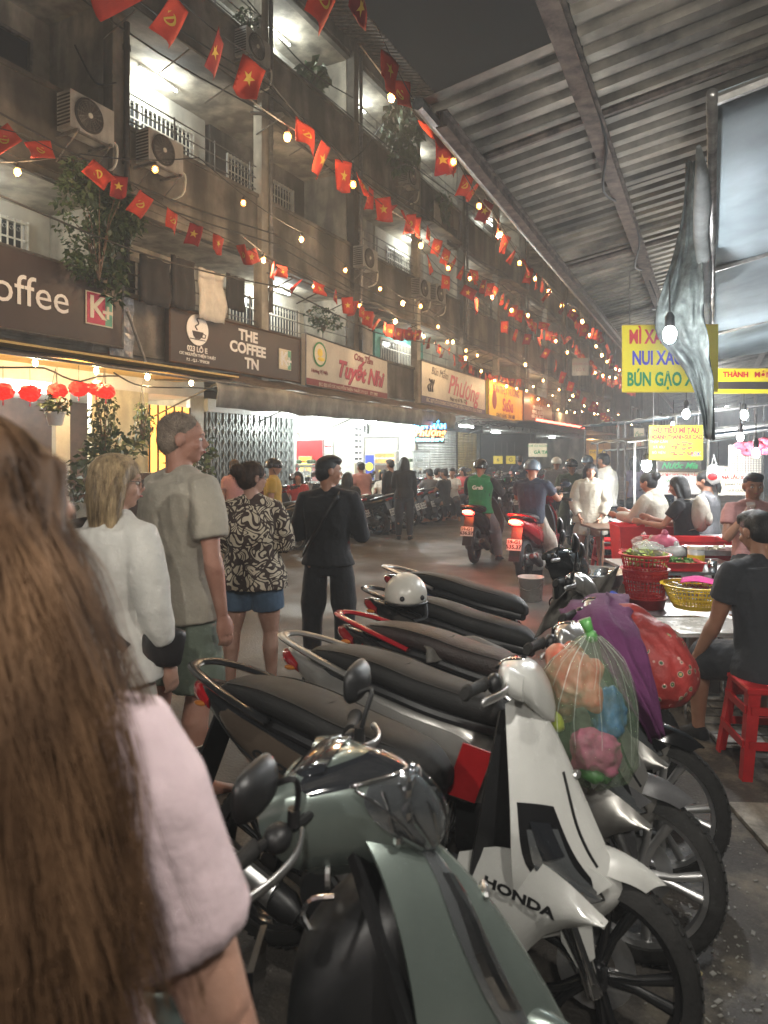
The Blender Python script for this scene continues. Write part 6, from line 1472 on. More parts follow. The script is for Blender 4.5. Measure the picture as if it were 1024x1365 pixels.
C_khaki = cloth('khaki_fabric', (.33, .28, .23)); C_grey = cloth('grey_fabric', (.17, .17, .18)); C_pink = cloth('dusty_pink_fabric', (.52, .26, .24)); C_uni = cloth('dark_green_uniform', (.06, .08, .05)); C_yel = cloth('mustard_fabric', (.48, .32, .05)); C_dgrey = cloth('charcoal_fabric', (.028, .030, .036)); C_wht2 = cloth('off_white_trousers', (.55, .55, .50)); C_red = cloth('red_fabric', (.4, .03, .03))
H_black = mat('black_hair', (.010, .009, .009), .42, var=.3, vscale=5, stretch=(9, 9, 1), bump=.5, bscale=30); H_brown = mat('brown_hair', (.06, .03, .015), .6, var=.5, vscale=4, stretch=(9, 9, 1), bump=.5, bscale=30)
H_blond = mat('ash_blond_hair', (.40, .29, .16), .42, var=.38, vscale=5, stretch=(9, 9, 1), bump=.6, bscale=30, col2=(.12, .08, .045)); H_sandy = mat('short_sandy_grey_hair', (.28, .22, .17), .7, var=.25, vscale=20, bump=.6, bscale=160)
M_eye = mat('eye_white', (.7, .68, .65), .2, var=0); M_iris = mat('dark_iris', (.02, .012, .008), .15, var=0); M_lip = mat('lip', (.36, .10, .09), .4, var=.05)
# patterned blouse: cream leaf shapes on dark brown
C_pat = cloth('patterned_blouse', (.62, .55, .42), var=.01)
def pattern_nodes(m):
    nt = m.node_tree; N = nt.nodes; L = nt.links; b = N['Principled BSDF']
    tc = N.new('ShaderNodeTexCoord'); n = N.new('ShaderNodeTexNoise'); n.inputs['Scale'].default_value = 9; n.inputs['Detail'].default_value = 0
    L.new(tc.outputs['Object'], n.inputs[0]); mx = N.new('ShaderNodeMix'); mx.data_type = 'VECTOR'; mx.inputs[0].default_value = .14
    L.new(tc.outputs['Object'], mx.inputs[4]); L.new(n.outputs[1], mx.inputs[5])
    def contour(scale, w, seed):
        mp = N.new('ShaderNodeMapping'); mp.inputs['Location'].default_value = (seed, seed * 2, 0); L.new(mx.outputs[1], mp.inputs[0])
        k = N.new('ShaderNodeTexNoise'); k.inputs['Scale'].default_value = scale; k.inputs['Detail'].default_value = .6; L.new(mp.outputs[0], k.inputs[0])
        # bands of a smooth field give wandering cream strokes with dark gaps
        mm = N.new('ShaderNodeMath'); mm.operation = 'MULTIPLY'; mm.inputs[1].default_value = 8.5; L.new(k.outputs[0], mm.inputs[0])
        fr = N.new('ShaderNodeMath'); fr.operation = 'FRACT'; L.new(mm.outputs[0], fr.inputs[0])
        gt = N.new('ShaderNodeMath'); gt.operation = 'GREATER_THAN'; gt.inputs[1].default_value = w; L.new(fr.outputs[0], gt.inputs[0]); return gt
    a = contour(11, .42, 1.0)
    v = N.new('ShaderNodeTexVoronoi'); v.feature = 'DISTANCE_TO_EDGE'; v.inputs['Scale'].default_value = 13; L.new(mx.outputs[1], v.inputs[0])
    g2 = N.new('ShaderNodeMath'); g2.operation = 'GREATER_THAN'; g2.inputs[1].default_value = .07; L.new(v.outputs[0], g2.inputs[0])
    mu = N.new('ShaderNodeMath'); mu.operation = 'MULTIPLY'; L.new(a.outputs[0], mu.inputs[0]); L.new(g2.outputs[0], mu.inputs[1])
    c = N.new('ShaderNodeMix'); c.data_type = 'RGBA'; L.new(mu.outputs[0], c.inputs[0]); c.inputs[6].default_value = (.055, .032, .024, 1); c.inputs[7].default_value = (.66, .58, .44, 1)
    L.new(c.outputs[2], b.inputs['Base Color'])
pattern_nodes(C_pat)
def V(*a): return Vector(a)
def norm(v): v = Vector(v); return v.normalized()
class Human:
    """a figure facing +Y, right hand at +X; J holds the joints"""
    def __init__(s, H=1.7, sex='m', hips=.53, lean=(0, 0, 1), head=(0, .12, 1), face=(0, 1, 0), arms=None, legs=None, fat=1.0, twist=0):
        s.H = H; s.sex = sex; s.fat = fat; J = s.J = {}
        up = norm(lean); J['pel'] = V(0, 0, hips * H); s.up = up
        side = Matrix.Rotation(R(twist), 3, 'Z') @ V(1, 0, 0); side = (side - up * side.dot(up)).normalized(); s.side = side
        s.fwd = up.cross(side) if up.cross(side).y > 0 or abs(twist) > 80 else -up.cross(side)
        J['waist'] = J['pel'] + up * .10 * H; J['chest'] = J['pel'] + up * .20 * H; J['neck'] = J['pel'] + up * .295 * H
        sw = (.112 if sex == 'm' else .096) * H * (fat ** .5)
        hw = (.057 if sex == 'm' else .058) * H
        A = arms or [((.10, 0, -1), (.02, .12, -1)), ((.10, 0, -1), (.02, .12, -1))]   # right, left
        L = legs or [((.03, 0, -1), (0, 0, -1)), ((.03, 0, -1), (0, 0, -1))]
        for k, sg in (('R', 1), ('L', -1)):
            i = 0 if k == 'R' else 1
            sh = J['neck'] - up * .028 * H + side * sg * sw; J['sh' + k] = sh
            def W(d): return (side * d[0] * sg + V(0, 1, 0) * d[1] + V(0, 0, 1) * d[2]).normalized()
            J['el' + k] = sh + W(A[i][0]) * .172 * H; J['wr' + k] = J['el' + k] + W(A[i][1]) * .150 * H; s.__dict__['hd' + k] = W(A[i][2]) if len(A[i]) > 2 else W(A[i][1])
            J['hip' + k] = J['pel'] + V(1, 0, 0) * sg * hw - V(0, 0, .02 * H)
            def W2(d): return V(d[0] * sg, d[1], d[2]).normalized()
            J['kn' + k] = J['hip' + k] + W2(L[i][0]) * .242 * H; J['an' + k] = J['kn' + k] + W2(L[i][1]) * .235 * H
            s.__dict__['ft' + k] = W2(L[i][2]) if len(L[i]) > 2 else V(sg * .15, 1, -.05).normalized()
        hd = norm(head); J['head'] = J['neck'] + hd * .095 * H; s.hup = hd
        f = norm(face); f = (f - hd * f.dot(hd)).normalized(); s.face = f; s.hs = f.cross(hd).normalized()
    def hp(s, x, y, z): return s.J['head'] + (s.hs * x + s.face * y + s.hup * z) * s.H
    def rot(s): return Matrix((s.hs, s.face, s.hup)).transposed()
    def torso_rings(s, inf=0, lo=-.055, hi=.30, n=20, hem=0):
        H = s.H; f = s.fat; m = s.sex == 'm'
        prof = [(-.075, .070 * f, .058 * f), (-.03, (.092 if m else .104) * f, .066 * f), (.03, (.088 if m else .098) * f, .064 * f), (.09, (.084 if m else .074) * f, .058 * f), (.15, (.092 if m else .080) * f, .060 * f), (.21, (.104 if m else .090) * f, .064 * f),
                (.25, (.108 if m else .092) * f ** .5, .056), (.278, (.092 if m else .078), .046), (.295, .05, .038), (.31, .034, .034)]
        out = []
        for z, rx, ry in prof:
            if z < lo - .001 or z > hi + .001: continue
            c = s.J['pel'] + s.up * z * H - s.fwd * (.004 * H if z > .1 else 0) + s.fwd * ((f - 1) * .05 * H * math.exp(-((z - .05) / .08) ** 2)); a = rx * H + inf; b = ry * H + inf
            if hem and z < .01: a = max(a, (.112 if m else .116) * H * f + inf); b = max(b, .07 * H * f + inf)
            if hem and z < .05: a += hem * (.05 - z) * 10 * .01; b += hem * (.05 - z) * 10 * .01
            out.append([c + s.side * a * math.copysign(abs(math.cos(t)) ** .85, math.cos(t)) + s.fwd * b * math.copysign(abs(math.sin(t)) ** .85, math.sin(t)) for t in [2 * math.pi * j / n for j in range(n)]])
        return out
    def hand(s, mb, k, curl=.5, grip=None):
        H = s.H; w = s.J['wr' + k]; d = s.__dict__['hd' + k]; sg = 1 if k == 'R' else -1
        # palm faces the thigh
        pn = (-s.side * sg); pn = (pn - d * pn.dot(d)).normalized(); ac = d.cross(pn).normalized()
        if ac.dot(s.fwd) < 0: ac = -ac          # thumb side towards the front
        c = w + d * .028 * H
        def ring(p, a, b): return [p + ac * a * math.cos(t) + pn * b * math.sin(t) for t in [2 * math.pi * j / 12 for j in range(12)]]
        mb.loft([ring(w - d * .01 * H, .015 * H, .011 * H), ring(w + d * .012 * H, .017 * H, .011 * H), ring(w + d * .035 * H, .024 * H, .0115 * H), ring(w + d * .054 * H, .024 * H, .009 * H)])
        for q, (o, l) in enumerate(((.017, .040), (.006, .045), (-.0055, .042), (-.0165, .033))):
            p = w + d * .050 * H + ac * o * H; cu = curl * (1 + .12 * q); pts = [p - d * .01 * H]; dd = d.copy(); 
            for seg in (.45, .32, .25):
                pts.append(p.copy()); p = p + dd * l * seg * H; dd = (dd * math.cos(cu) + pn * math.sin(cu)).normalized()
            pts.append(p); mb.tube(pts, [.0062 * H, .006 * H, .0055 * H, .005 * H, .0038 * H][:len(pts)], 8)
        p = w + d * .016 * H + ac * .012 * H; dd = (d * .75 + ac * .55 + pn * .35).normalized()
        pts = [p, p + dd * .022 * H, p + dd * .022 * H + (dd + pn * .2 + d * .3).normalized() * .018 * H, p + dd * .022 * H + (dd * .7 + d * .8 + pn * .3).normalized() * .034 * H]
        mb.tube(pts, [.009 * H, .0078 * H, .0065 * H, .0045 * H], 8)
    def headmesh(s, mb):
        H = s.H; r = s.rot(); J = s.J
        mb.ell(s.hp(0, -.004, .014), (.0455 * H, .057 * H, .052 * H), 22, 16, r)
        mb.ell(s.hp(0, .012, -.018), (.038 * H, .042 * H, .044 * H), 20, 14, r)
        mb.ell(s.hp(0, .034, -.046), (.018 * H, .016 * H, .013 * H), 14, 10, r)
        mb.tube([s.hp(-.026, .012, -.036), s.hp(0, .036, -.048), s.hp(.026, .012, -.036)], [.013 * H, .012 * H, .013 * H], 10)
        mb.tube([s.hp(0, .050, .012), s.hp(0, .0625, -.012), s.hp(0, .055, -.02)], [.0045 * H, .0085 * H, .006 * H], 8)
        mb.ell(s.hp(0, .0565, -.0145), (.0105 * H, .007 * H, .005 * H), 10, 8, r)
        mb.tube([s.hp(-.028, .043, .016), s.hp(0, .052, .018), s.hp(.028, .043, .016)], .0065 * H, 8)
        for g in (-1, 1):
            mb.ell(s.hp(g * .026, .036, -.014), (.014 * H, .014 * H, .013 * H), 10, 8, r)
            mb.ell(s.hp(g * .0475, -.006, -.004), (.0055 * H, .013 * H, .019 * H), 12, 10, r @ Matrix.Rotation(-.15, 3, 'X') @ Matrix.Rotation(g * .25, 3, 'Z'))
        mb.ell(s.hp(0, .051, -.030), (.014 * H, .008 * H, .0075 * H), 12, 8, r)
        n0 = J['neck'] - s.up * .02 * H
        mb.tube([n0, J['neck'] + (s.hp(0, -.01, -.02) - J['neck']) * .45, s.hp(0, -.012, -.015)], [.042 * H, .033 * H, .034 * H], 16)
    def limbs(s, mb, arm=True, leg=True):
        H = s.H; f = s.fat; J = s.J; k2 = 1.0 if s.sex == 'm' else .88
        for k in 'RL':
            if arm:
                a, b, c = J['sh' + k], J['el' + k], J['wr' + k]
                mb.tube([a + (J['chest'] - a) * .15, a, a.lerp(b, .25), a.lerp(b, .6), b], [.030 * H * k2, .031 * H * k2, .030 * H * k2 * f, .026 * H * k2 * f, .0225 * H * k2], 14)
                mb.tube([b, b.lerp(c, .22), b.lerp(c, .6), c.lerp(b, .05), c], [.0225 * H * k2, .0255 * H * k2, .020 * H * k2, .0155 * H * k2, .0145 * H * k2], 14)
            if leg:
                a, b, c = J['hip' + k], J['kn' + k], J['an' + k]
                mb.tube([a + (J['pel'] - a) * .4 + V(0, 0, .02 * H), a, a.lerp(b, .3), a.lerp(b, .75), b], [.05 * H * f, .055 * H * f, .052 * H * f, .040 * H * f, .034 * H], 16)
                bk = V(0, -.012 * H, 0) if s.ftR.y > .3 else V(0, 0, 0)
                mb.tube([b, b.lerp(c, .12) + bk * .3, b.lerp(c, .3) + bk, b.lerp(c, .6) + bk * .4, b.lerp(c, .88), c], [.033 * H, .033 * H, .0345 * H, .027 * H, .021 * H, .021 * H], 16)
                s.foot(mb, k, 0)
    def foot(s, mb, k, inf):
        H = s.H; c = s.J['an' + k]; f = s.__dict__['ft' + k]; dn = V(0, 0, -1); dn = (dn - f * dn.dot(f)).normalized(); sd = f.cross(dn)
        def ring(p, a, b): return [p + sd * a * math.cos(t) - dn * b * math.sin(t) for t in [2 * math.pi * j / 12 for j in range(12)]]
        q = .038 * H
        mb.loft([ring(c - f * .035 * H + dn * q * .55, .008 * H, .012 * H), ring(c - f * .025 * H + dn * q * .4, .020 * H + inf, .022 * H + inf), ring(c + f * .01 * H + dn * q * .2, .022 * H + inf, .030 * H + inf), ring(c + f * .05 * H + dn * q * .6, .025 * H + inf, .019 * H + inf), ring(c + f * .085 * H + dn * q * .85, .027 * H + inf, .012 * H + inf), ring(c + f * .11 * H + dn * q * .95, .014 * H + inf, .007 * H + inf)])
def person(label, pos, hd, skin, hair, wear, h, vox=.012, hairstyle='short', hair_len=.2, glasses=False, curl=.45, cat='person', feat=True, hands=True, shoes=None, group=None, fold=1.0, torso=True, hp=None):
    T = thing('person', label, cat, pos, hd, group); H = h.H; J = h.J
    m = MB(); h.limbs(m); m.loft(h.torso_rings(-.004)); h.headmesh(m)
    if hands:
        for k in 'RL': h.hand(m, k, curl)
    union(m, 'body', skin, T, vox if not feat else min(vox, .0075), 3 if feat else 2)
    # clothes
    for w in wear:
        kind, mt = w[0], w[1]; o = w[2] if len(w) > 2 else {}
        inf = o.get('inf', .014); m = MB()
        if kind in ('shirt', 'jacket', 'tee', 'vest', 'blouse'):
            lo = o.get('lo', -.055); rings = h.torso_rings(inf, lo, .29, hem=o.get('hem', 0)); drop = o.get('drop', 0)
            if drop: rings = [[p - h.up * drop * H - (p - (J['pel'])) * -.06 for p in rings[0]]] + rings
            m.loft(rings)
            sl = {'shirt': .5, 'tee': .55, 'jacket': 1.9, 'vest': 0, 'blouse': 1.75}[kind]; sl = o.get('sleeve', sl)
            for k in 'RL':
                a, b, c = J['sh' + k], J['el' + k], J['wr' + k]; q = .032 * H + inf * 1.0; k2 = o.get('loose', 1.0)
                if sl > 0:
                    e = a.lerp(b, min(sl, 1)); q = .032 * H + inf * .55; kk = 1 + (k2 - 1) * .55; nk = J['neck'] - h.up * .006 * H; pts = [a.lerp(nk, .75) - h.up * .012 * H, a.lerp(nk, .35) - h.up * .004 * H, a + (J['chest'] - a) * .04, a.lerp(e, .25), a.lerp(e, .65), e]; rr = [q * .72, q * .95, q * 1.06, q * (1.04 + (kk - 1) * .4), q * kk * .98, q * kk * (.98 if sl <= 1 else .85)]
                    if sl > 1: e2 = b.lerp(c, sl - 1); pts += [b.lerp(e2, .5), e2.lerp(b, .06), e2]; rr += [q * .84 * kk, q * .68 * kk, q * .62 * kk]
                    m.tube(pts, rr, 16)
                else: m.ell(a + (J['chest'] - a) * .12, (.03 * H, .036 * H, .036 * H), 12, 10)
                if k == 'R': m.ell(J['neck'] - h.up * .035 * H - h.fwd * .006 * H, (.066 * H, .050 * H + inf * .9, .034 * H + inf * .6), 16, 10, Matrix((h.side, h.fwd, h.up)).transposed())
                nk2 = J['neck'] - h.up * .012 * H; m.tube([a.lerp(nk2, .15) - h.up * .002 * H, a.lerp(nk2, .6), nk2.lerp(a, .08) + h.up * .004 * H], [.026 * H + inf * .6, .030 * H + inf * .7, .034 * H + inf * .7], 14)
            if o.get('collar', kind == 'shirt'):
                n0 = J['neck']; m.tube([n0 - h.up * .02 * H, n0 + h.up * .004 * H - h.fwd * .004 * H, n0 + h.up * .014 * H - h.fwd * .006 * H], [.050 * H, .042 * H, .041 * H], 18)
            if o.get('hood'):
                m.ell(J['neck'] - h.fwd * .045 * H - h.up * .012 * H, (.062 * H, .036 * H, .035 * H), 14, 10); m.tube([J['neck'] + h.side * .05 * H, J['neck'] - h.fwd * .05 * H + h.up * .02 * H, J['neck'] - h.side * .05 * H], [.022 * H, .03 * H, .022 * H], 10)
            so = union(m, kind, mt, T, vox, 3, fold=(.018 * fold * o.get('fold', 1), 6, (1, 1, .55)))
            if o.get('word'):
                p = J['pel'] + h.up * .20 * H - h.fwd * (.066 * H + inf + .018); text(o['word'], .085, frame_m(p, h.side, h.up), M_whitet, so, ext=.003, bold=.002)
        elif kind in ('trousers', 'shorts', 'skirt'):
            L = {'trousers': 1.93, 'shorts': .78, 'skirt': .6}[kind]; L = o.get('len', L); inf2 = inf + .004
            m.loft(h.torso_rings(.006, -.09, .035))
            for k in 'RL':
                a, b, c = J['hip' + k], J['kn' + k], J['an' + k]; wq = o.get('loose', 1.0)
                e = a.lerp(b, min(L, 1)); pts = [a + V(0, 0, .02 * H), a.lerp(e, .35), a.lerp(e, .75), e]; rr = [.046 * H * h.fat + inf * .5, .053 * H * h.fat + inf * .7, (.048 * H + inf) * wq, (.046 * H + inf) * wq]
                if L > 1: e2 = b.lerp(c, L - 1); rr[-1] = (.037 * H + inf) * wq; pts += [b.lerp(e2, .35), b.lerp(e2, .7), e2]; rr += [(.036 * H + inf) * wq, (.030 * H + inf) * wq, (.027 * H + inf) * wq]
                m.tube(pts, rr, 18)
            union(m, kind, mt, T, vox, 3, fold=(.014 * fold, 7, (1, 1, .6)))
    if shoes is not None:
        for k in 'RL': m = MB(); h.foot(m, k, .006); m.obj('shoe', shoes, T, smooth=True)
    # face
    if feat:
        r = h.rot()
        for g in (-1, 1):
            m = MB(); m.ell(h.hp(g * .0195, .0455, .002), (.0085 * H, .0055 * H, .0045 * H), 12, 8, r); e = m.obj('eye', M_eye, T, smooth=True)
            m = MB(); m.ell(h.hp(g * .0195, .0500, .002), (.0035 * H, .002 * H, .0035 * H), 10, 6, r); m.obj('iris', M_iris, e, smooth=True)
            m = MB(); m.tube([h.hp(g * .010, .052, .0135), h.hp(g * .02, .0515, .017), h.hp(g * .031, .045, .013)], [.0014 * H, .0022 * H, .001 * H], 6); m.obj('eyebrow', hair, T)
        m = MB(); m.tube([h.hp(-.012, .0555, -.029), h.hp(0, .060, -.0295), h.hp(.012, .0555, -.029)], [.001 * H, .0036 * H, .001 * H], 6); m.obj('mouth', M_lip, T, smooth=True)
    if glasses:
        m = MB()
        for g in (-1, 1):
            m.tube([h.hp(g * .020 + .014 * math.cos(a), .060, .002 + .011 * math.sin(a)) for a in [i * .524 for i in range(13)]], .0011 * H, 5)
            m.tube([h.hp(g * .034, .058, .005), h.hp(g * .051, .01, .006), h.hp(g * .051, -.008, .0)], .0011 * H, 5)
        m.tube([h.hp(-.006, .061, .004), h.hp(.006, .061, .004)], .0011 * H, 5); m.obj('glasses', M_iron, T)
    # hair
    if hairstyle:
        r = h.rot(); m = MB(); q = 1.0
        if hairstyle == 'short':
            m.ell(h.hp(0, -.010, .022), (.0475 * H, .0565 * H, .050 * H), 20, 14, r); m.ell(h.hp(0, -.026, -.002), (.044 * H, .040 * H, .046 * H), 18, 12, r)
            if hair_len > .1: m.ell(h.hp(0, .010, .050), (.044 * H, .052 * H, .026 * H), 16, 10, r, jit=.05); m.ell(h.hp(0, .034, .046), (.034 * H, .026 * H, .018 * H), 12, 8, r, jit=.08)
        elif hairstyle in ('long', 'bob', 'bun', 'pony'):
            m.ell(h.hp(0, -.008, .024), (.051 * H, .060 * H, .051 * H), 20, 14, r)
            m.ell(h.hp(0, -.024, -.004), (.049 * H, .046 * H, .050 * H), 18, 12, r)
            if hairstyle in ('long', 'bob'):
                L = hair_len; nr = []
                for g in (-1, 1): m.tube([h.hp(g * .034, .020, .048), h.hp(g * .050, .004, .0), h.hp(g * .052, -.006, -.035 - L * .15), h.hp(g * .046, -.008, -.06 - L * .35)], [.014 * H, .017 * H, .018 * H, .012 * H], 10)
                pts = [(h.hp(0, -.03, .01), .047, .032), (h.hp(0, -.038, -.04), .052, .03)]
                for i in range(1, 6):
                    f = i / 5; p = h.hp(0, -.040, -.04) - V(0, 0, 1) * L * f - h.fwd * .008 * f * H * (1 if L > .2 else 0); pts.append((p, .054 - .012 * f, .028 - .012 * f))
                m.loft([[p + h.hs * a * H * math.cos(t) + h.face * b * H * math.sin(t) for t in [2 * math.pi * j / 18 for j in range(18)]] for p, a, b in pts])
            if hairstyle == 'bun': m.ell(h.hp(0, -.074, .030), (.034 * H, .032 * H, .031 * H), 16, 12, r, jit=.05)
            if hairstyle == 'pony': m.tube([h.hp(0, -.055, .02), h.hp(0, -.085, .0), h.hp(0, -.085, -.07), h.hp(0, -.075, -.12)], [.016 * H, .02 * H, .02 * H, .006 * H], 10)
        hh = union(m, 'hair', hair, T, min(vox, .009), 2, fold=(.0045, 26 if hairstyle == 'short' else 18, (1, 1, .25)))
        if vox < .0105 and hairstyle in ('bob', 'bun', 'long') or (vox < .0105 and hair_len < .1):    # strands over the cap
            random.seed(int(H * 1000)); me = hh.data; s_ = MB(); n = len(me.vertices); cnt = 1400 if hair_len < .1 else 900
            for _ in range(cnt):
                v = me.vertices[random.randrange(n)]; p = v.co.copy(); nn = v.normal.copy()
                if hair_len < .1:
                    d = (nn + h.hup * .5 - h.face * .2 + V(random.gauss(0, .2), random.gauss(0, .2), 0)).normalized(); l = .010; pts = [p - nn * .002, p + d * l]
                else:
                    dn = V(0, 0, -1) if hairstyle != 'bun' else (h.hp(0, -.068, .018) - p).normalized(); d = (dn - nn * dn.dot(nn)); d = d.normalized() if d.length > .1 else V(0, 0, -1); l = random.uniform(.03, .08)
                    pts = [p + nn * .001, p + d * l * .5 + nn * .006, p + d * l + nn * random.uniform(-.002, .006)]
                sd = (pts[-1] - pts[0]).cross(nn); sd = sd.normalized() * .0011 if sd.length > 1e-9 else V(.001, 0, 0)
                vs = []
                for i, q2 in enumerate(pts): w_ = 1 - i / len(pts) * .7; vs += [q2 - sd * w_, q2 + sd * w_]
                s_.add(vs, [(2 * i, 2 * i + 1, 2 * i + 3, 2 * i + 2) for i in range(len(pts) - 1)])
            tag(s_.obj('hair_strands', hair, hh), kind='stuff')
    return T
def facing(px): return 0
def strap(T, pts, mt, w=.018, name='bag_strap', t=.003):
    m = MB(); pts = catmull(pts, 6); m.tube(pts, [(w, t)] * len(pts), 8); return m.obj(name, mt, T, smooth=True)
M_strap = mat('black_leather', (.02, .018, .018), .45, var=.1)
def cross_strap(T, h, inf, sg=1, mt=None, w=.018, back=True):
    """band from the far shoulder across the back to the opposite hip, following the shirt"""
    pts = []
    for i in range(9):
        f = i / 8; z = .285 - .27 * f; x = -.62 + 1.5 * f
        rx, ry = ((.095 if h.sex == 'm' else .085) * h.fat * h.H + inf + .006), (.062 * h.H * h.fat + inf + .006)
        if z > .17: ry += .022; rx *= .95
        a = max(-1, min(1, x)); pts.append(h.J['pel'] + h.up * z * h.H + h.side * sg * a * rx - h.fwd * ry * math.sqrt(max(.02, 1 - a * a)) ** .85 * (1 if back else -1))
    pts = [h.J['neck'] - h.side * sg * .05 * h.H + h.fwd * .02 * h.H + h.up * .005 * h.H] + pts
    # bring the flat side against the body: radius order (along normal, across)
    m = MB(); n = len(pts); rows = []
    cc = catmull(pts, 4)
    for i, p in enumerate(cc):
        t = (cc[min(i + 1, len(cc) - 1)] - cc[max(i - 1, 0)]).normalized(); ctr = h.J['pel'] + h.up * (p - h.J['pel']).dot(h.up); nn = (p - ctr).normalized(); s = t.cross(nn).normalized()
        rows.append([p - s * w, p + s * w])
    m.sheet(rows, .004); return m.obj('bag_strap', mt or M_strap, T, smooth=True)
def dress(p, z=0): return (p.x, p.y, z)
# ---- helper: direction from px offset
# 1. man in beige shirt
hm = Human(1.88, 'm', head=(.02, .06, 1), face=(.55, .85, -.05), fat=1.0, arms=[((.16, .02, -1), (.06, .16, -1)), ((.16, 0, -1), (0, .2, -1))], legs=[((.05, .05, -1), (.02, -.02, -1)), ((.05, -.05, -1), (.02, -.05, -1))])
p = at(240, 607, 3.45)
person('tall man with short sandy hair in a beige shirt and grey-green shorts', dress(p), R(-14), S_pink, H_sandy, [('shirt', C_beige, dict(inf=.022, hem=1.2, lo=-.08, loose=1.25, sleeve=.72)), ('shorts', C_olive, dict(len=.95, loose=1.25))], hm, vox=.0095, hair_len=.05)
# 2. blonde woman in white
hb = Human(1.67, 'f', head=(.0, .08, 1), face=(.6, .85, -.1), fat=.96, arms=[((.22, .05, -1), (-.05, .32, -1)), ((.1, 0, -1), (0, .4, -1))])
p = at(152, 607, 2.85)
Tb = person('blonde woman with glasses in a loose white linen shirt with a small black bag', dress(p), R(-2), S_fair, H_blond, [('blouse', C_white, dict(inf=.026, hem=1.5, lo=-.08, loose=1.3, sleeve=1.62, collar=True)), ('trousers', C_wht2, dict(loose=1.25))], hb, vox=.0095, hairstyle='bob', hair_len=.17, glasses=True)
cross_strap(Tb, hb, .074, 1, w=.02)
m = MB(); hull(m, [(-.09, 0, 0, .01, .05), (-.07, 0, 0, .035, .075), (.07, 0, 0, .035, .075), (.09, 0, 0, .01, .05)], 14, 8, 4); o = m.obj('shoulder_bag', M_strap, Tb, smooth=True); o.location = hb.J['hipR'] + V(.11, .06, .03); o.rotation_euler = (0, .2, 1.2)
# 3. woman in patterned blouse
hp_ = Human(1.62, 'f', head=(.0, .10, 1), face=(.75, .8, -.15), fat=1.15, arms=[((.2, .25, -1), (-.35, .85, .1)), ((.2, .1, -1), (-.2, .8, 0))], legs=[((.09, .05, -1), (.03, -.03, -1)), ((.09, -.05, -1), (.03, -.08, -1))])
p = at(336, 607, 4.85)
person('woman with glasses and a hair bun in a patterned blouse and denim shorts', dress(p), R(20), S_fair, H_brown, [('blouse', C_pat, dict(inf=.024, hem=1.2, lo=-.08, sleeve=1.35, loose=1.45)), ('shorts', C_denim, dict(len=.62, loose=1.25))], hp_, vox=.0100, hairstyle='bun', glasses=True, shoes=C_black)
# 4. young man in black
hk = Human(1.66, 'm', head=(.0, .06, 1), face=(.85, .6, 0), fat=.98, arms=[((.24, .12, -1), (-.4, .75, .15)), ((.24, .12, -1), (-.4, .75, .1))], legs=[((.07, .04, -1), (.0, -.04, -1)), ((.06, -.04, -1), (0, -.08, -1))])
p = at(438, 607, 5.25)
Tk = person('young man with black hair dressed all in black, seen from behind', dress(p), R(15), S_tan, H_black, [('jacket', C_black, dict(inf=.024, hem=.5, loose=1.15, sleeve=1.8, collar=True)), ('trousers', C_black, dict(loose=1.1, inf=.010))], hk, vox=.0105, hair_len=.2, shoes=C_black)
cross_strap(Tk, hk, .040, -1)
# 5. foreground woman: shoulder and long hair
p = at(-40, 607, .72)
hf = Human(1.70, 'f', head=(.0, .06, 1), face=(.35, .9, 0), fat=1.12, arms=[((.30, .12, -1), (-.05, .4, -1)), ((.2, 0, -1), (0, .3, -1))])
Tf = person('woman in the foreground with long brown hair and a pale pink short-sleeved top', dress(p), R(20), S_fair, H_brown, [('tee', C_pinkw, dict(inf=.018, sleeve=.64, loose=1.0, hem=.6, fold=1.3)), ('trousers', C_denim, {})], hf, vox=.0085, hairstyle='long', hair_len=.42, fold=1.1)
M_strand = mat('long_brown_strands', (.15, .085, .046), .55, var=.6, vscale=2.0, stretch=(7, 7, .5), col2=(.035, .018, .010), spec=.15)
[c_ for c_ in bpy.data.objects if c_.parent is Tf and c_.name.startswith('hair')][0].data.materials[0] = M_strand
m = MB(); random.seed(77)
ctr = V(hf.J['neck'].x, hf.J['neck'].y, 0)
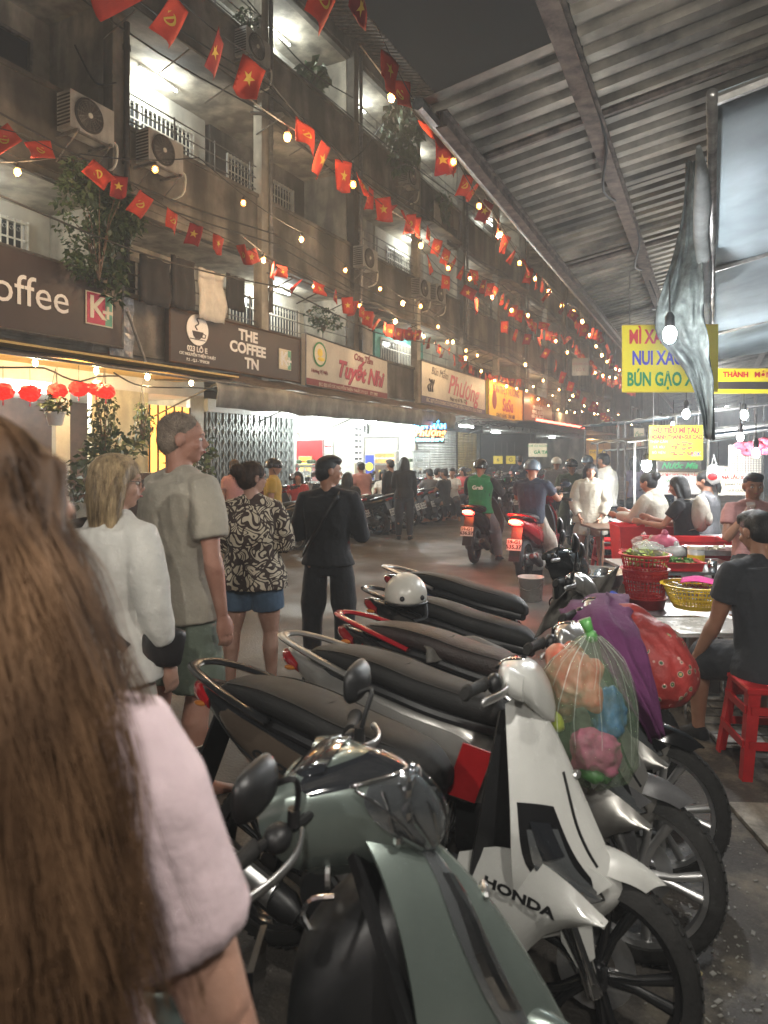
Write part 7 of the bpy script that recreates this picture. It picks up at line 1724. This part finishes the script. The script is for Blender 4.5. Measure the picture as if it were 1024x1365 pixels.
for lk in range(300):
    a = random.uniform(-.5, 2 * math.pi - .2); hx = math.cos(a); hy = -abs(math.sin(a)) if random.random() < .72 else math.sin(a) * .7; el = random.uniform(.05, 1.0)
    L = random.uniform(.36, .60); ph = random.uniform(0, 6.3); fan = random.gauss(0, .03); side = .10 * max(0, hx) * random.random(); rad = random.uniform(.008, .022); wav = random.uniform(.003, .009)
    for q_ in range(34):
        da, dr = random.uniform(0, 6.3), rad * random.random() ** .5; ja = a + random.gauss(0, .05); jx = math.cos(ja) if abs(hx) > .1 else hx
        cap = [hf.hp(jx * .054 * math.sin(e), -.008 + hy * .063 * math.sin(e), .024 + .056 * math.cos(e)) for e in (.25 * el, .7, 1.15, 1.57)]
        q = cap[-1]; o = V(q.x, q.y, 0) - ctr; o = o.normalized() if o.length > .01 else V(0, -1, 0); tg = V(-o.y, o.x, 0); fly = random.gauss(0, .004) if random.random() < .93 else random.gauss(0, .03)
        fall = []; l_ = L * random.uniform(.86, 1.05)
        for f in (.15, .3, .45, .6, .75, .9, 1):
            k_ = dr * (1 + .6 * math.sin(f * 3)) * (1 - .75 * f)
            out = o * (.010 + .055 * min(1, f * 1.8) + .02 * f) + tg * (wav * math.sin(f * 7 + ph) + fan * f + math.cos(da) * k_ + fly * f) + o * (wav * .7 * math.cos(f * 6 + ph) + math.sin(da) * k_)
            fall.append(V(q.x, q.y, q.z) + out + hf.side * side * f + V(0, 0, -l_ * f))
        pts = catmull(cap + fall, 2); wd = random.uniform(.0004, .0010); vs = []
        for j, s_ in enumerate(pts):
            d = (pts[min(j + 1, len(pts) - 1)] - pts[max(j - 1, 0)]); sd = d.cross(o); sd = sd.normalized() if sd.length > 1e-9 else V(1, 0, 0); k = wd * (1 - .7 * j / len(pts)); vs += [s_ - sd * k, s_ + sd * k]
        m.add(vs, [(2 * j, 2 * j + 1, 2 * j + 3, 2 * j + 2) for j in range(len(pts) - 1)])
tag(m.obj('hair_strands', M_strand, Tf, smooth=True), kind='stuff')
# ================================================================ MORE PEOPLE
M_helm_w = mat('cream_helmet_shell', (.62, .60, .54), .3, var=.04, coat=.5); M_helm_k = mat('black_helmet_shell', (.02, .02, .022), .25, var=.05, coat=.5); M_helm_b = mat('slate_blue_helmet_shell', (.10, .14, .18), .25, var=.05, coat=.5)
def helmet_on(T, h, mt, visor=False):
    r = h.rot(); m = MB(); H = h.H; rings = []
    for i in range(12):
        ph = math.pi * .58 * i / 11; rings.append([h.hp(0, -.008, .014) + r @ V(.066 * H * math.sin(ph) * math.cos(t), .074 * H * math.sin(ph) * math.sin(t), .066 * H * math.cos(ph) - (.012 * H * (math.sin(t) < -.2) * (i > 8))) for t in [2 * math.pi * j / 24 for j in range(24)]])
    m.sheet([rg + rg[:1] for rg in rings], .012); o = m.obj('helmet', mt, T, smooth=True)
    m = MB(); m.sheet([[h.hp(0, -.008, .014) + r @ V(.068 * H * math.cos(t), .075 * H * math.sin(t) + q * .03 * H, .012 * H - q * .006 * H) for t in [R(40 + 10 * j) for j in range(11)]] for q in (0, .5, 1)], .004); m.obj('peak', M_black, o, smooth=True)
    m = MB(); m.tube([h.hp(-.052, 0, -.02), h.hp(-.03, .02, -.055), h.hp(.03, .02, -.055), h.hp(.052, 0, -.02)], .003 * H, 5); m.obj('chin_strap', M_black, o); return o
FARV = .016
def stand(label, px, d, H, hd, skin, hair, wear, sex='m', z=0, **k):
    hk = {a: k.pop(a) for a in ('arms', 'legs', 'lean', 'head', 'face', 'fat', 'hips', 'twist') if a in k}
    h = Human(H, sex, **hk); p = at(px, HY, d); k.setdefault('feat', False); k.setdefault('vox', FARV)
    return person(label, (p.x, p.y, z), R(hd), skin, hair, wear, h, **k), h
away = 28
stand('long-haired woman in a black jacket standing among the parked scooters', 539, 13.7, 1.63, 24, S_tan, H_black, [('jacket', C_black, dict(inf=.028)), ('trousers', C_dgrey, {})], 'f', hairstyle='long', hair_len=.2, shoes=C_black, arms=[((.15, .1, -1), (0, .5, -.8)), ((.2, .3, -1), (-.3, .8, .2))])
stand('short-haired person in black beside the long-haired woman', 521, 14.6, 1.58, 70, S_tan, H_black, [('jacket', C_black, {}), ('trousers', C_dgrey, {})], 'f', hairstyle='short', shoes=C_black)
# riders
RA = [((.35, .75, -.75), (-.1, .95, .1)), ((.35, .75, -.75), (-.1, .95, .1))]
rl = [((.22, .55, -.78), (.1, .05, -1), (.15, 1, 0)), ((.2, .85, -.45), (0, .1, -1), (0, 1, 0))]
WG = dict(kind='vision', body=P_black, side=P_black, nose=P_black, rail=M_black, rim=M_gloss); WR = dict(kind='blade', body=P_red, side=P_red, nose=P_red, rail=P_red, rim=M_gloss)
WK = dict(kind='blade', body=P_black, side=P_black, nose=P_black, rail=M_alu, rim=M_alu, mirrors=True)
def rider(label, slabel, px, d, hd, style, H, wear, hm_, sc=1.0, skin=S_tan, num='636.57', lg=rl, **k):
    p = at(px, HY, d); rz = R(hd)
    s = scooter('scooter', slabel, (p.x, p.y, 0), rz + math.pi / 2, style, lean=0, lo=True, lit=True, plate='59-G1', num=num)
    h = Human(H, 'm', hips=.80 / H, lean=(0, .06, 1), head=(0, .08, 1), arms=RA, legs=lg, **k.pop('hk', {})); back = .30
    q = Vector((p.x, p.y, 0)) + Matrix.Rotation(rz, 3, 'Z') @ V(0, -back, 0)
    T = person(label, q, rz, skin, H_black, wear, h, vox=.014, feat=False, shoes=k.get('shoes', C_black), hairstyle=None)
    helmet_on(T, h, hm_); return s, T, h
rider('scooter rider in a bright green vest lettered Grab, black sleeves and black helmet', 'black scooter with a lit amber-red tail lamp ridden by the green-vested man', 647, 11.2, 4, WG, 1.70, [('jacket', C_black, dict(inf=.016)), ('vest', C_green, dict(inf=.028, word='Grab', hem=.3)), ('trousers', C_grey, dict(loose=1.1))], M_helm_k)
s_, t_, h_ = rider('rider in a navy T-shirt, khaki trousers and slate-blue helmet on the red scooter', 'red scooter with a brightly lit red tail lamp in the middle of the street', 718, 9.6, -2, WR, 1.72, [('tee', C_navy, dict(inf=.022, loose=1.15)), ('trousers', C_khaki, dict(loose=1.25))], M_helm_b, num='535.37')
point((-1.15, 0, .83), 5.0, (1, .08, .05), .04, s_, 'tail_light_lamp')
# crowd in the middle
T, h = stand('long-haired young woman in an oversized cream sweatshirt facing the viewer', 787, 9.8, 1.56, 190, S_tan, H_black, [('blouse', C_cream, dict(inf=.045, lo=-.08, hem=1.5, sleeve=1.8, loose=1.35)), ('shorts', C_cream, dict(len=.7, loose=1.3))], 'f', hairstyle='long', hair_len=.22, shoes=C_white, vox=.010, feat=True, arms=[((.25, .1, -1), (-.35, .55, -.9)), ((.25, .1, -1), (-.35, .55, -.9))], face=(-.2, 1, -.05), legs=[((.12, .05, -1), (.02, -.03, -1)), ((.12, -.02, -1), (.02, -.05, -1))])
stand('young man with black hair in a white jacket standing behind the cream sweatshirt woman', 806, 11, 1.70, 60, S_tan, H_black, [('jacket', C_white, dict(inf=.03, hem=.8, hood=True)), ('trousers', C_dgrey, {})], 'm', shoes=C_white, vox=.014)
T, h = stand('man in a dark green uniform and cap sitting on a motorbike facing the viewer', 762, 12.5, 1.68, 200, S_tan, H_black, [('jacket', C_uni, dict(inf=.02, sleeve=1.2)), ('trousers', C_uni, {})], 'm', hips=.48, legs=rl, arms=RA, shoes=C_black, hairstyle=None); helmet_on(T, h, M_helm_k)
T, h = stand('person in a grey jacket and blue-grey helmet partly behind the cream sweatshirt woman', 783, 12.8, 1.66, 10, S_tan, H_black, [('jacket', C_grey, dict(inf=.02)), ('trousers', C_dgrey, {})], 'm', hairstyle=None); helmet_on(T, h, M_helm_b)
T, h = stand('rider in a white helmet in the distance beyond the navy-shirted rider', 742, 14.5, 1.62, 15, S_tan, H_black, [('jacket', C_grey, {}), ('trousers', C_dgrey, {})], 'm', hairstyle=None); helmet_on(T, h, M_helm_w)
stand('person in a purple-grey shirt walking far behind the bright bare bulb', 846, 14, 1.62, 40, S_tan, H_black, [('tee', cloth('mauve_fabric', (.22, .18, .26)), {}), ('trousers', C_dgrey, {})], 'f', hairstyle='long')
stand('person in a dark shirt in the far distance between the two riders', 693, 19, 1.66, 20, S_tan, H_black, [('tee', C_navy, {}), ('trousers', C_dgrey, {})], 'm')
# seated at the right
SL = [((.15, 1, -.12), (.05, -.05, -1)), ((.15, 1, -.12), (.05, -.05, -1))]
def sit(label, px, d, H, hd, skin, hair, wear, sex='f', seat=.5, **k):
    k.setdefault('legs', SL); return stand(label, px, d, H, hd, skin, hair, wear, sex, hips=(seat + .09) / H, **k)
EA = [((.15, .5, -.9), (-.25, .9, .25)), ((.15, .6, -.9), (-.25, .9, .1))]
sit('woman with a dark bun in a cream hooded top at the wooden table', 880, 8.2, 1.62, 72, S_tan, H_black, [('jacket', C_cream, dict(inf=.03, hood=True, loose=1.2)), ('trousers', C_dgrey, {})], seat=.62, hairstyle='bun', arms=EA, lean=(0, .22, 1), head=(0, .3, 1), face=(0, 1, -.3), vox=.0115)
T, h = sit('woman with long straight black hair and white stripes on her black sleeve', 917, 7.5, 1.62, 80, S_tan, H_black, [('tee', C_black, dict(inf=.018)), ('trousers', C_dgrey, {})], seat=.60, hairstyle='long', hair_len=.24, arms=EA, lean=(0, .12, 1), head=(0, .25, 1), face=(0, 1, -.25), vox=.0105)
for k in range(3):
    m = MB(); a = h.J['shR']; b = h.J['elR']; m.tube([a.lerp(b, .0) + h.side * (.052) + h.fwd * (.014 * (k - 1)), a.lerp(b, .25) + h.side * .056 + h.fwd * (.014 * (k - 1)), a.lerp(b, .52) + h.side * .053 + h.fwd * (.014 * (k - 1))], .005, 6); m.obj('sleeve_stripe', M_whitet, T)
bp_ = thing('backpack', 'beige backpack worn by the long-haired woman in black', 'backpack', T.location, 0); bp_.rotation_euler = T.rotation_euler
m = MB(); c = h.J['chest'] - h.fwd * .17 + h.up * .0; m.ell(c, (.15, .09, .20), 18, 14); union(m, 'pack', cloth('beige_canvas', (.36, .32, .26)), bp_, .014, 3, fold=(.015, 7, (1, 1, .7)))
m = MB(); m.ell(c - h.fwd * .07 - h.up * .06, (.10, .04, .08), 14, 10); m.obj('pocket', MATS['beige_canvas'], bp_, smooth=True)
for g in (-1, 1):
    m = MB(); m.tube(catmull([c + h.side * g * .09 + h.up * .15, h.J['neck'] + h.side * g * .08 - h.up * .0, h.J['chest'] + h.side * g * .10 + h.fwd * .10, h.J['waist'] + h.side * g * .11, c + h.side * g * .1 - h.up * .14], 5), [(.016, .004)] * 21, 6); m.obj('strap', MATS['beige_canvas'], bp_)
sit('woman with her hair tied back in a grey T-shirt facing left at the table', 944, 8.3, 1.64, 75, S_tan, H_black, [('tee', C_grey, dict(inf=.018)), ('trousers', C_dgrey, {})], seat=.62, hairstyle='pony', arms=EA, head=(0, .25, 1), face=(0, 1, -.3), vox=.0115)
T, h = sit('man with short dark hair in a dusty pink shirt drinking from a plastic cup', 1003, 6.3, 1.70, 205, S_tan, H_black, [('shirt', C_pink, dict(inf=.02, loose=1.2)), ('trousers', C_black, {})], 'm', seat=.62, arms=[((.3, .35, -1), (-.45, .55, 1.0)), ((.35, .3, -1), (-.2, .9, -.1))], hair_len=.2, vox=.009, feat=True, face=(.15, 1, -.1))
cup = thing('drink_cup', 'clear plastic cup of dark drink held by the man in pink', 'cup', T.location, 0); cup.rotation_euler = T.rotation_euler
c = h.J['wrR'] + h.hdR * .11 + h.fwd * .01
m = MB(); m.lathe([(0, -.06), (.028, -.06), (.038, .05), (.036, .05), (.026, -.055), (0, -.055)], c, 18); m.obj('cup_body', M_glass, cup, smooth=True)
m = MB(); m.lathe([(0, -.054), (.0255, -.054), (.031, .0), (0, .0)], c, 16); m.obj('drink', M_maroon, cup, smooth=True)
# seated man in the foreground
ps = at(1034, HY, 3.8)
h = Human(1.72, 'm', hips=.56 / 1.72, lean=(-.02, .16, 1), head=(0, .3, 1), face=(0, 1, -.4), fat=1.12, arms=[((.2, .45, -1), (-.2, .9, -.1)), ((.16, .25, -1), (.05, .55, -.85))], legs=[((.3, 1, -.08), (.05, -.05, -1)), ((.25, 1, -.2), (.05, -.12, -1))])
person('man in a charcoal T-shirt sitting on the red stool at the right edge', (ps.x, ps.y, 0), R(40), S_tan, H_black, [('tee', C_dgrey, dict(inf=.024, loose=1.2, hem=.8, lo=-.08)), ('shorts', C_dgrey, dict(len=.9, loose=1.2))], h, vox=.0085, feat=True, hair_len=.2, shoes=C_black)
# left side people
stand('woman in a pink T-shirt standing before the folding gate', 313, 10.9, 1.60, 60, S_tan, H_brown, [('tee', C_pink, dict(inf=.02)), ('trousers', C_black, {})], 'f', hairstyle='pony')
T, h = stand('man in a mustard T-shirt and dark cap beside the patterned blouse', 364, 9.6, 1.62, -60, S_tan, H_black, [('tee', C_yel, dict(inf=.02)), ('trousers', C_grey, {})], 'm', hairstyle=None); helmet_on(T, h, M_helm_k)
sit('cook in a pink shirt bending at the counter of the noodle shop', 486, 14.6, 1.62, 60, S_tan, H_black, [('tee', C_pink, {}), ('trousers', C_dgrey, {})], 'm', seat=.7, lean=(0, .3, 1))
for i, (px, d, hd, mt, lb, hs) in enumerate(((512, 15.6, 200, C_white, 'woman in white behind the counter of the noodle shop', 'bob'), (573, 16.5, 60, C_grey, 'diner in grey nearest the food cabinet', 'short'), (583, 17.2, -30, C_white, 'diner in white beside the grey shutter', 'short'), (593, 16.4, 80, C_black, 'diner in black in front of the grey shutter', 'short'), (603, 17.4, 200, C_white, 'diner in a white shirt before the yellow shutter', 'short'), (617, 18.5, 160, C_red, 'distant diner in red beside the yellow shutter', 'long'), (398, 13.8, 200, C_red, 'woman in a red top sitting inside the white-tiled shop', 'bob'), (463, 13.0, 30, C_black, 'woman in black with a hood sitting in front of the noodle shop', 'long'), (447, 14.6, 120, C_dgrey, 'person in dark clothes by the price list pillar', 'short'))):
    sit(lb, px, d, 1.62, hd, S_tan, H_black, [('tee', mt, {}), ('trousers', C_dgrey, {})], 'm' if i % 2 else 'f', seat=.5, hairstyle=hs, vox=.02, hands=False, arms=EA)

# ================================================================ SCOOTERS FURTHER AWAY
protos = [scooter('scooter', 'x', (0, 0, 0), 0, st, lo=True, num=nm) for st, nm in ((dict(kind='blade', body=P_black, side=P_black, nose=P_black, rail=M_alu, rim=M_gloss), '124.80'), (dict(kind='vision', body=P_black, side=P_blue, nose=P_blue, rail=M_black, rim=M_alu), '907.16'), (dict(kind='blade', body=P_silver, side=P_black, nose=P_red, rail=M_alu, rim=M_alu), '338.05'), (dict(kind='vision', body=P_black, side=P_silver, nose=P_white, rail=M_alu, rim=M_gloss), '552.71'))]
used = set()
ORD = ['first', 'second', 'third', 'fourth', 'fifth', 'sixth', 'seventh', 'eighth', 'ninth', 'tenth', 'eleventh', 'twelfth', 'thirteenth', 'fourteenth', 'fifteenth', 'sixteenth', 'seventeenth', 'eighteenth', 'nineteenth', 'twentieth', 'twenty-first', 'twenty-second', 'twenty-third', 'twenty-fourth']
CN = ['black', 'dark blue', 'red-nosed silver', 'white-nosed black']
rn = random.Random(12)
def put(k, x, y, hd, label, group):
    o = protos[k] if k not in used else copy_tree(protos[k]); used.add(k)
    o.location = (x, y, 0); o.rotation_euler = (Matrix.Rotation(R(hd), 3, 'Z') @ Matrix.Rotation(R(-rn.uniform(4, 9)), 3, 'X')).to_euler(); s = rn.uniform(.94, 1.0); o.scale = (s, s, s)
    o['label'] = label; o['group'] = group
y = 10.2
for i in range(22):
    k = rn.choice([0, 0, 1, 2, 3]); put(k, -7.5 + rn.uniform(-.12, .12), y, 168 + rn.uniform(-10, 10), '%s scooter parked before the shops, %s of its row counted from the folding gate' % (CN[k], ORD[i]), 'scooters parked in front of the shops'); y += rn.uniform(.55, .72)
pp = gnd(262, 742); put(0, pp.x - .9, pp.y + .2, 150, 'black scooter parked alone beside the tall man near the coffee shop', 'scooters parked in front of the shops')
for i in range(9):
    k = rn.choice([0, 1, 0, 2]); px = 668 + i * 9.5; q = at(px, HY, 16.5 + i * .75); put(k, q.x, q.y, 100 + rn.uniform(-25, 25), '%s scooter in the distant group between the riders, %s from the left' % (CN[k], ORD[i]), 'scooters standing further down the street')
for i, (px, d) in enumerate(((858, 10.5), (872, 12), (846, 13))):
    q = at(px, HY, d); put(0 if i != 1 else 1, q.x, q.y, 20, ['black scooter behind the wooden table near the bright bulb', 'dark blue scooter behind the seated hooded woman', 'black scooter further back left of the bright bulb'][i], 'scooters behind the stalls')
q = at(765, HY, 12.3); put(2 if 2 not in used else 0, q.x, q.y, -70, 'scooter under the man in the dark green uniform', 'scooters standing further down the street')

# ================================================================ THINGS ON THE PARKED SCOOTERS
hc = at(541, 792, 3.85); t = thing('helmet', 'cream open-face helmet resting on the seat of a black scooter', 'helmet', (hc.x, hc.y, hc.z), .6)
m = MB(); rings = []
for i in range(14):
    ph = math.pi * .60 * i / 13; rings.append([(.118 * math.sin(ph) * math.cos(a), .135 * math.sin(ph) * math.sin(a), .118 * math.cos(ph)) for a in [2 * math.pi * j / 28 for j in range(29)]])
m.sheet(rings, .012); sh_ = m.obj('shell', M_helm_w, t, smooth=True)
m = MB(); m.tube([(.121 * math.sin(1.885) * math.cos(a), .136 * math.sin(1.885) * math.sin(a), .118 * math.cos(1.885)) for a in [2 * math.pi * j / 28 for j in range(29)]], .007, 6); m.obj('rim', M_black, t, smooth=True)
for a in (-1.9, -.9):
    m = MB(); m.ell((.117 * math.cos(a), .134 * math.sin(a), .0), (.014, .014, .014), 10, 8); m.obj('stud', M_black, t, smooth=True)
m = MB(); m.tube(catmull([(.1, -.05, -.035), (.09, -.12, -.10), (.02, -.16, -.11)], 5), [(.010, .003)] * 11, 6); m.obj('strap', M_black, t)
def drape(name, label, cat, ctrl, mt, nm='cloth', th=.006, fold=(.02, 9), sub=4):
    t = thing(name, label, cat, ctrl[0][0]); o0 = Vector(ctrl[0][0]); g = catgrid([[Vector(p) - o0 for p in row] for row in ctrl], sub, sub); out = []
    for i, row in enumerate(g): out.append([p + Vector((0, 0, 1)) * fold[0] * .4 * noise.noise((p.x * fold[1], p.y * fold[1], p.z * 2)) + Vector((1, -1, .2)) * fold[0] * noise.noise((p.x * fold[1] + 7, p.y * fold[1], p.z * 2)) + Vector((.5, -.5, 0)) * fold[0] * .9 * math.sin(j * 1.1 + i * .12 + 2 * noise.noise((i * .1, j * .2, 0))) for j, p in enumerate(row)])
    m = MB(); m.sheet(out, th); m.obj(nm, mt, t, smooth=True); return t
M_purple = mat('purple_cloth', (.13, .03, .11), .9, var=.15, vscale=5, bump=.25, bscale=30)
rowsP = []
for (pl, pr, d0, d1) in (((745, 812), (838, 792), 3.0, 3.1), ((752, 835), (842, 815), 2.68, 2.75), ((790, 870), (858, 850), 2.5, 2.55), ((815, 915), (872, 900), 2.42, 2.46), ((842, 955), (880, 945), 2.38, 2.42), ((866, 990), (886, 985), 2.38, 2.4)):
    rowsP.append([at(pl[0] + (pr[0] - pl[0]) * u, pl[1] + (pr[1] - pl[1]) * u - 10 * math.sin(math.pi * u), d0 + (d1 - d0) * u - .07 * math.sin(math.pi * u)) for u in (0, .2, .4, .6, .8, 1)])
drape('purple_cloth', 'purple cloth draped over the handlebar of a parked scooter beside the clear bag', 'cloth', rowsP, M_purple, fold=(.030, 12))
M_gcl = mat('grey_raincoat', (.13, .12, .105), .6, var=.2, vscale=6, bump=.2, bscale=40)
rowsG = [[at(560 + 150 * u + 5 * v, 846 + 40 * u + 22 * v - 16 * math.sin(math.pi * u), 3.25 - .1 * v + .1 * u - .05 * math.sin(math.pi * v * .5)) for u in (0, .2, .4, .6, .8, 1)] for v in (0, .4, .8, 1.2, 1.7)]
drape('raincoat', 'crumpled grey raincoat lying across the seat of the red-striped scooter', 'cloth', rowsG, M_gcl, fold=(.03, 14))
rowsH = [[at(735 + 95 * u - 20 * v, 800 - 45 * u + 40 * v, 3.6 + .1 * u) for u in (0, .25, .5, .75, 1)] for v in (0, .4, .8, 1.2)]
drape('grey_cover', 'faded grey cover thrown over a handlebar behind the purple cloth', 'cloth', rowsH, M_gcl, fold=(.03, 10))
# clear bag full of coloured cloth
def bagpt(px, py, d): return at(px, py, d)
bc = at(775, 960, 2.12); t = thing('clear_plastic_bag', 'clear plastic bag stuffed with red, blue, pink and green bundles hanging from a handlebar', 'bag', bc)
random.seed(5)
def lump(px, py, d, r, mt, nm, jit=.12):
    m = MB(); c0 = at(px, py, d) - bc; m.ell(c0, tuple(q * .72 for q in r), 16, 12, jit=jit)
    for _ in range(9):
        o_ = V(random.uniform(-.52, .52) * r[0], random.uniform(-.5, .5) * r[1], random.uniform(-.6, .6) * r[2]); k_ = random.uniform(.25, .42); m.ell(c0 + o_, (r[0] * k_, r[1] * k_, r[2] * k_ * random.uniform(.6, 1.5)), 10, 8, Matrix.Rotation(random.uniform(-1, 1), 3, 'Y'), jit=.1)
    o = union(m, nm, mt, t, .007, 2, fold=(.016, 26, (1, 1, .5))); return o
lump(765, 905, 2.15, (.10, .09, .115), mat('tomato_red_film', (.42, .07, .04), .5, var=.4, vscale=14, col2=(.5, .3, .2)), 'red_bundle')
lump(812, 950, 2.17, (.075, .07, .11), mat('sky_blue_film', (.05, .18, .38), .5, var=.3, vscale=14), 'blue_bundle')
lump(795, 1000, 2.09, (.10, .08, .075), mat('rose_pink_film', (.48, .12, .22), .5, var=.3, vscale=14), 'pink_bundle')
lump(790, 1028, 2.09, (.07, .06, .035), mat('leaf_green_film', (.06, .22, .05), .45, var=.25, vscale=10), 'green_bundle')
lump(745, 965, 2.10, (.022, .022, .04), mat('lime_film', (.42, .5, .04), .45, var=.2), 'lime_bundle')
lump(748, 935, 2.17, (.06, .06, .09), mat('orange_film', (.30, .14, .08), .5, var=.4), 'orange_bundle')
M_film2 = mat('thin_green_clear_film', (.28, .40, .25), .08, var=0, alpha=.24, bump=1.0, bscale=25, spec=.9)
prof = [(788, 846, 6, 6), (787, 856, 20, 20), (784, 876, 46, 40), (780, 905, 62, 56), (778, 940, 70, 62), (780, 975, 70, 62), (788, 1008, 62, 56), (792, 1034, 44, 42), (792, 1046, 14, 14)]
rings = []
for cx_, cy_, wl, wr in prof:
    c = at(cx_, cy_, 2.12) - bc; rx = (wl + wr) / 2 / F * 2.12; rings.append([c + Vector((math.cos(a) * rx * CY, math.cos(a) * rx * SY, 0)) + Vector((-SY, CY, 0)) * math.sin(a) * rx * .8 * (1 + .15 * math.sin(a * 5 + cy_)) + Vector((math.cos(a), math.sin(a), 0)) * (.012 * noise.noise((math.cos(a) * 5, math.sin(a) * 5, cy_ * .03)) + .010 * abs(math.sin(a * 9 + .8 * math.sin(cy_ * .05)))) for a in [2 * math.pi * j / 64 for j in range(64)]])
m = MB(); m.loft(rings, caps=False); m.obj('film', M_film2, t, smooth=True)
m = MB()
for k in range(14):
    a = random.uniform(math.pi, 2 * math.pi) ; i0 = 1; pts = []
    j = int(a / (2 * math.pi) * 64) % 64; e = random.randint(3, 7)
    for i in range(0, e): pts.append(rings[i][j] * 1.0 + Vector((SY, -CY, 0)) * .004)
    m.tube(catmull(pts, 2), random.uniform(.0002, .0006), 3)
tag(m.obj('film_crease', mat('white_film_fold', (.75, .8, .75), .25, var=0, spec=.9), t), kind='stuff')
m = MB(); top = at(788, 848, 2.12) - bc; m.ell(top, (.02, .02, .02), 10, 8, jit=.1); m.tube([top, top + V(-.02, 0, .05)], [.012, .02], 8); m.obj('knot', mat('green_film', (.12, .4, .1), .35, var=.2), t, smooth=True)
# red patterned bag
M_rbag = mat('red_patterned_wrap', (.40, .045, .04), .55, var=.2, vscale=6, bump=.3, bscale=35)
def flowers(m_):
    nt = m_.node_tree; N = nt.nodes; L = nt.links; b = N['Principled BSDF']; src = b.inputs['Base Color'].links[0].from_socket; tc = N.new('ShaderNodeTexCoord')
    v = N.new('ShaderNodeTexVoronoi'); v.inputs['Scale'].default_value = 24; v.inputs['Randomness'].default_value = .8; L.new(tc.outputs['Object'], v.inputs[0])
    r = N.new('ShaderNodeValToRGB'); r.color_ramp.interpolation = 'CONSTANT'; e = r.color_ramp.elements; e[0].color = (.5, .4, .15, 1); e[0].position = 0; e[1].position = .13; e[1].color = (.05, .14, .07, 1)
    x = e.new(.22); x.color = (.6, .35, .3, 1); x = e.new(.28); x.color = (0, 0, 0, 1); L.new(v.outputs[0], r.inputs[0])
    n = N.new('ShaderNodeTexNoise'); n.inputs['Scale'].default_value = 5; L.new(tc.outputs['Object'], n.inputs[0])
    g1 = N.new('ShaderNodeMath'); g1.operation = 'GREATER_THAN'; g1.inputs[1].default_value = .47; L.new(n.outputs[0], g1.inputs[0]); g2 = N.new('ShaderNodeMath'); g2.operation = 'LESS_THAN'; g2.inputs[1].default_value = .28; L.new(v.outputs[0], g2.inputs[0])
    mu = N.new('ShaderNodeMath'); mu.operation = 'MULTIPLY'; L.new(g1.outputs[0], mu.inputs[0]); L.new(g2.outputs[0], mu.inputs[1]); mx = N.new('ShaderNodeMix'); mx.data_type = 'RGBA'; L.new(mu.outputs[0], mx.inputs[0]); L.new(src, mx.inputs[6]); L.new(r.outputs[0], mx.inputs[7]); L.new(mx.outputs[2], b.inputs['Base Color'])
flowers(M_rbag)
rc = at(872, 905, 2.72); t = thing('patterned_bag', 'large red flower-printed bag hanging slanted from a scooter beside the purple cloth', 'bag', rc)
m = MB()
prof = [(822, 812, 2.82, 6), (836, 826, 2.79, 26), (852, 850, 2.75, 42), (872, 878, 2.71, 52), (890, 902, 2.69, 50), (900, 922, 2.69, 34), (904, 934, 2.69, 10)]
pts = [at(a, b_, c_) - rc for a, b_, c_, w in prof]; m.tube(catmull(pts, 3), [(cm([(w_[3],) for w_ in prof], i / 18)[0] / F * 2.72, cm([(w_[3],) for w_ in prof], i / 18)[0] / F * 2.72 * .8) for i in range(19)], 18)
union(m, 'bag_body', M_rbag, t, .009, 3, fold=(.030, 11, (1, 1, .6)))
m = MB(); a_ = at(812, 800, 2.85) - rc; m.tube(catmull([a_, at(822, 818, 2.83) - rc, pts[1]], 4), [(.02, .006)] * 9, 8); m.obj('strap', M_redt, t)
# red panel tucked between the first two scooters
rp = at(625, 1030, 2.25); t = thing('red_folder', 'flat red plastic sheet wedged on the footboard of the white scooter', 'plastic sheet', rp, .5); m = MB(); m.box((0, 0, 0), (.10, .01, .17), Matrix.Rotation(.35, 3, 'Y')); m.obj('sheet', M_redp, t)
# striped glove/visor glasses left on the raincoat
# ================================================================ SMOKY AIR
hz = MB(); hz.bb(-20, 12, -8, 92, -1.2, 14); ho = hz.obj('haze', None if False else mat('smoky_air', (1, 1, 1), var=0)); ho['kind'] = 'stuff'
nt = MATS['smoky_air'].node_tree; nt.nodes.clear(); out = nt.nodes.new('ShaderNodeOutputMaterial'); pvn = nt.nodes.new('ShaderNodeVolumePrincipled')
pvn.inputs['Color'].default_value = (.86, .93, 1, 1); pvn.inputs['Density'].default_value = .0078; pvn.inputs['Anisotropy'].default_value = .2
nt.links.new(pvn.outputs[0], out.inputs['Volume'])
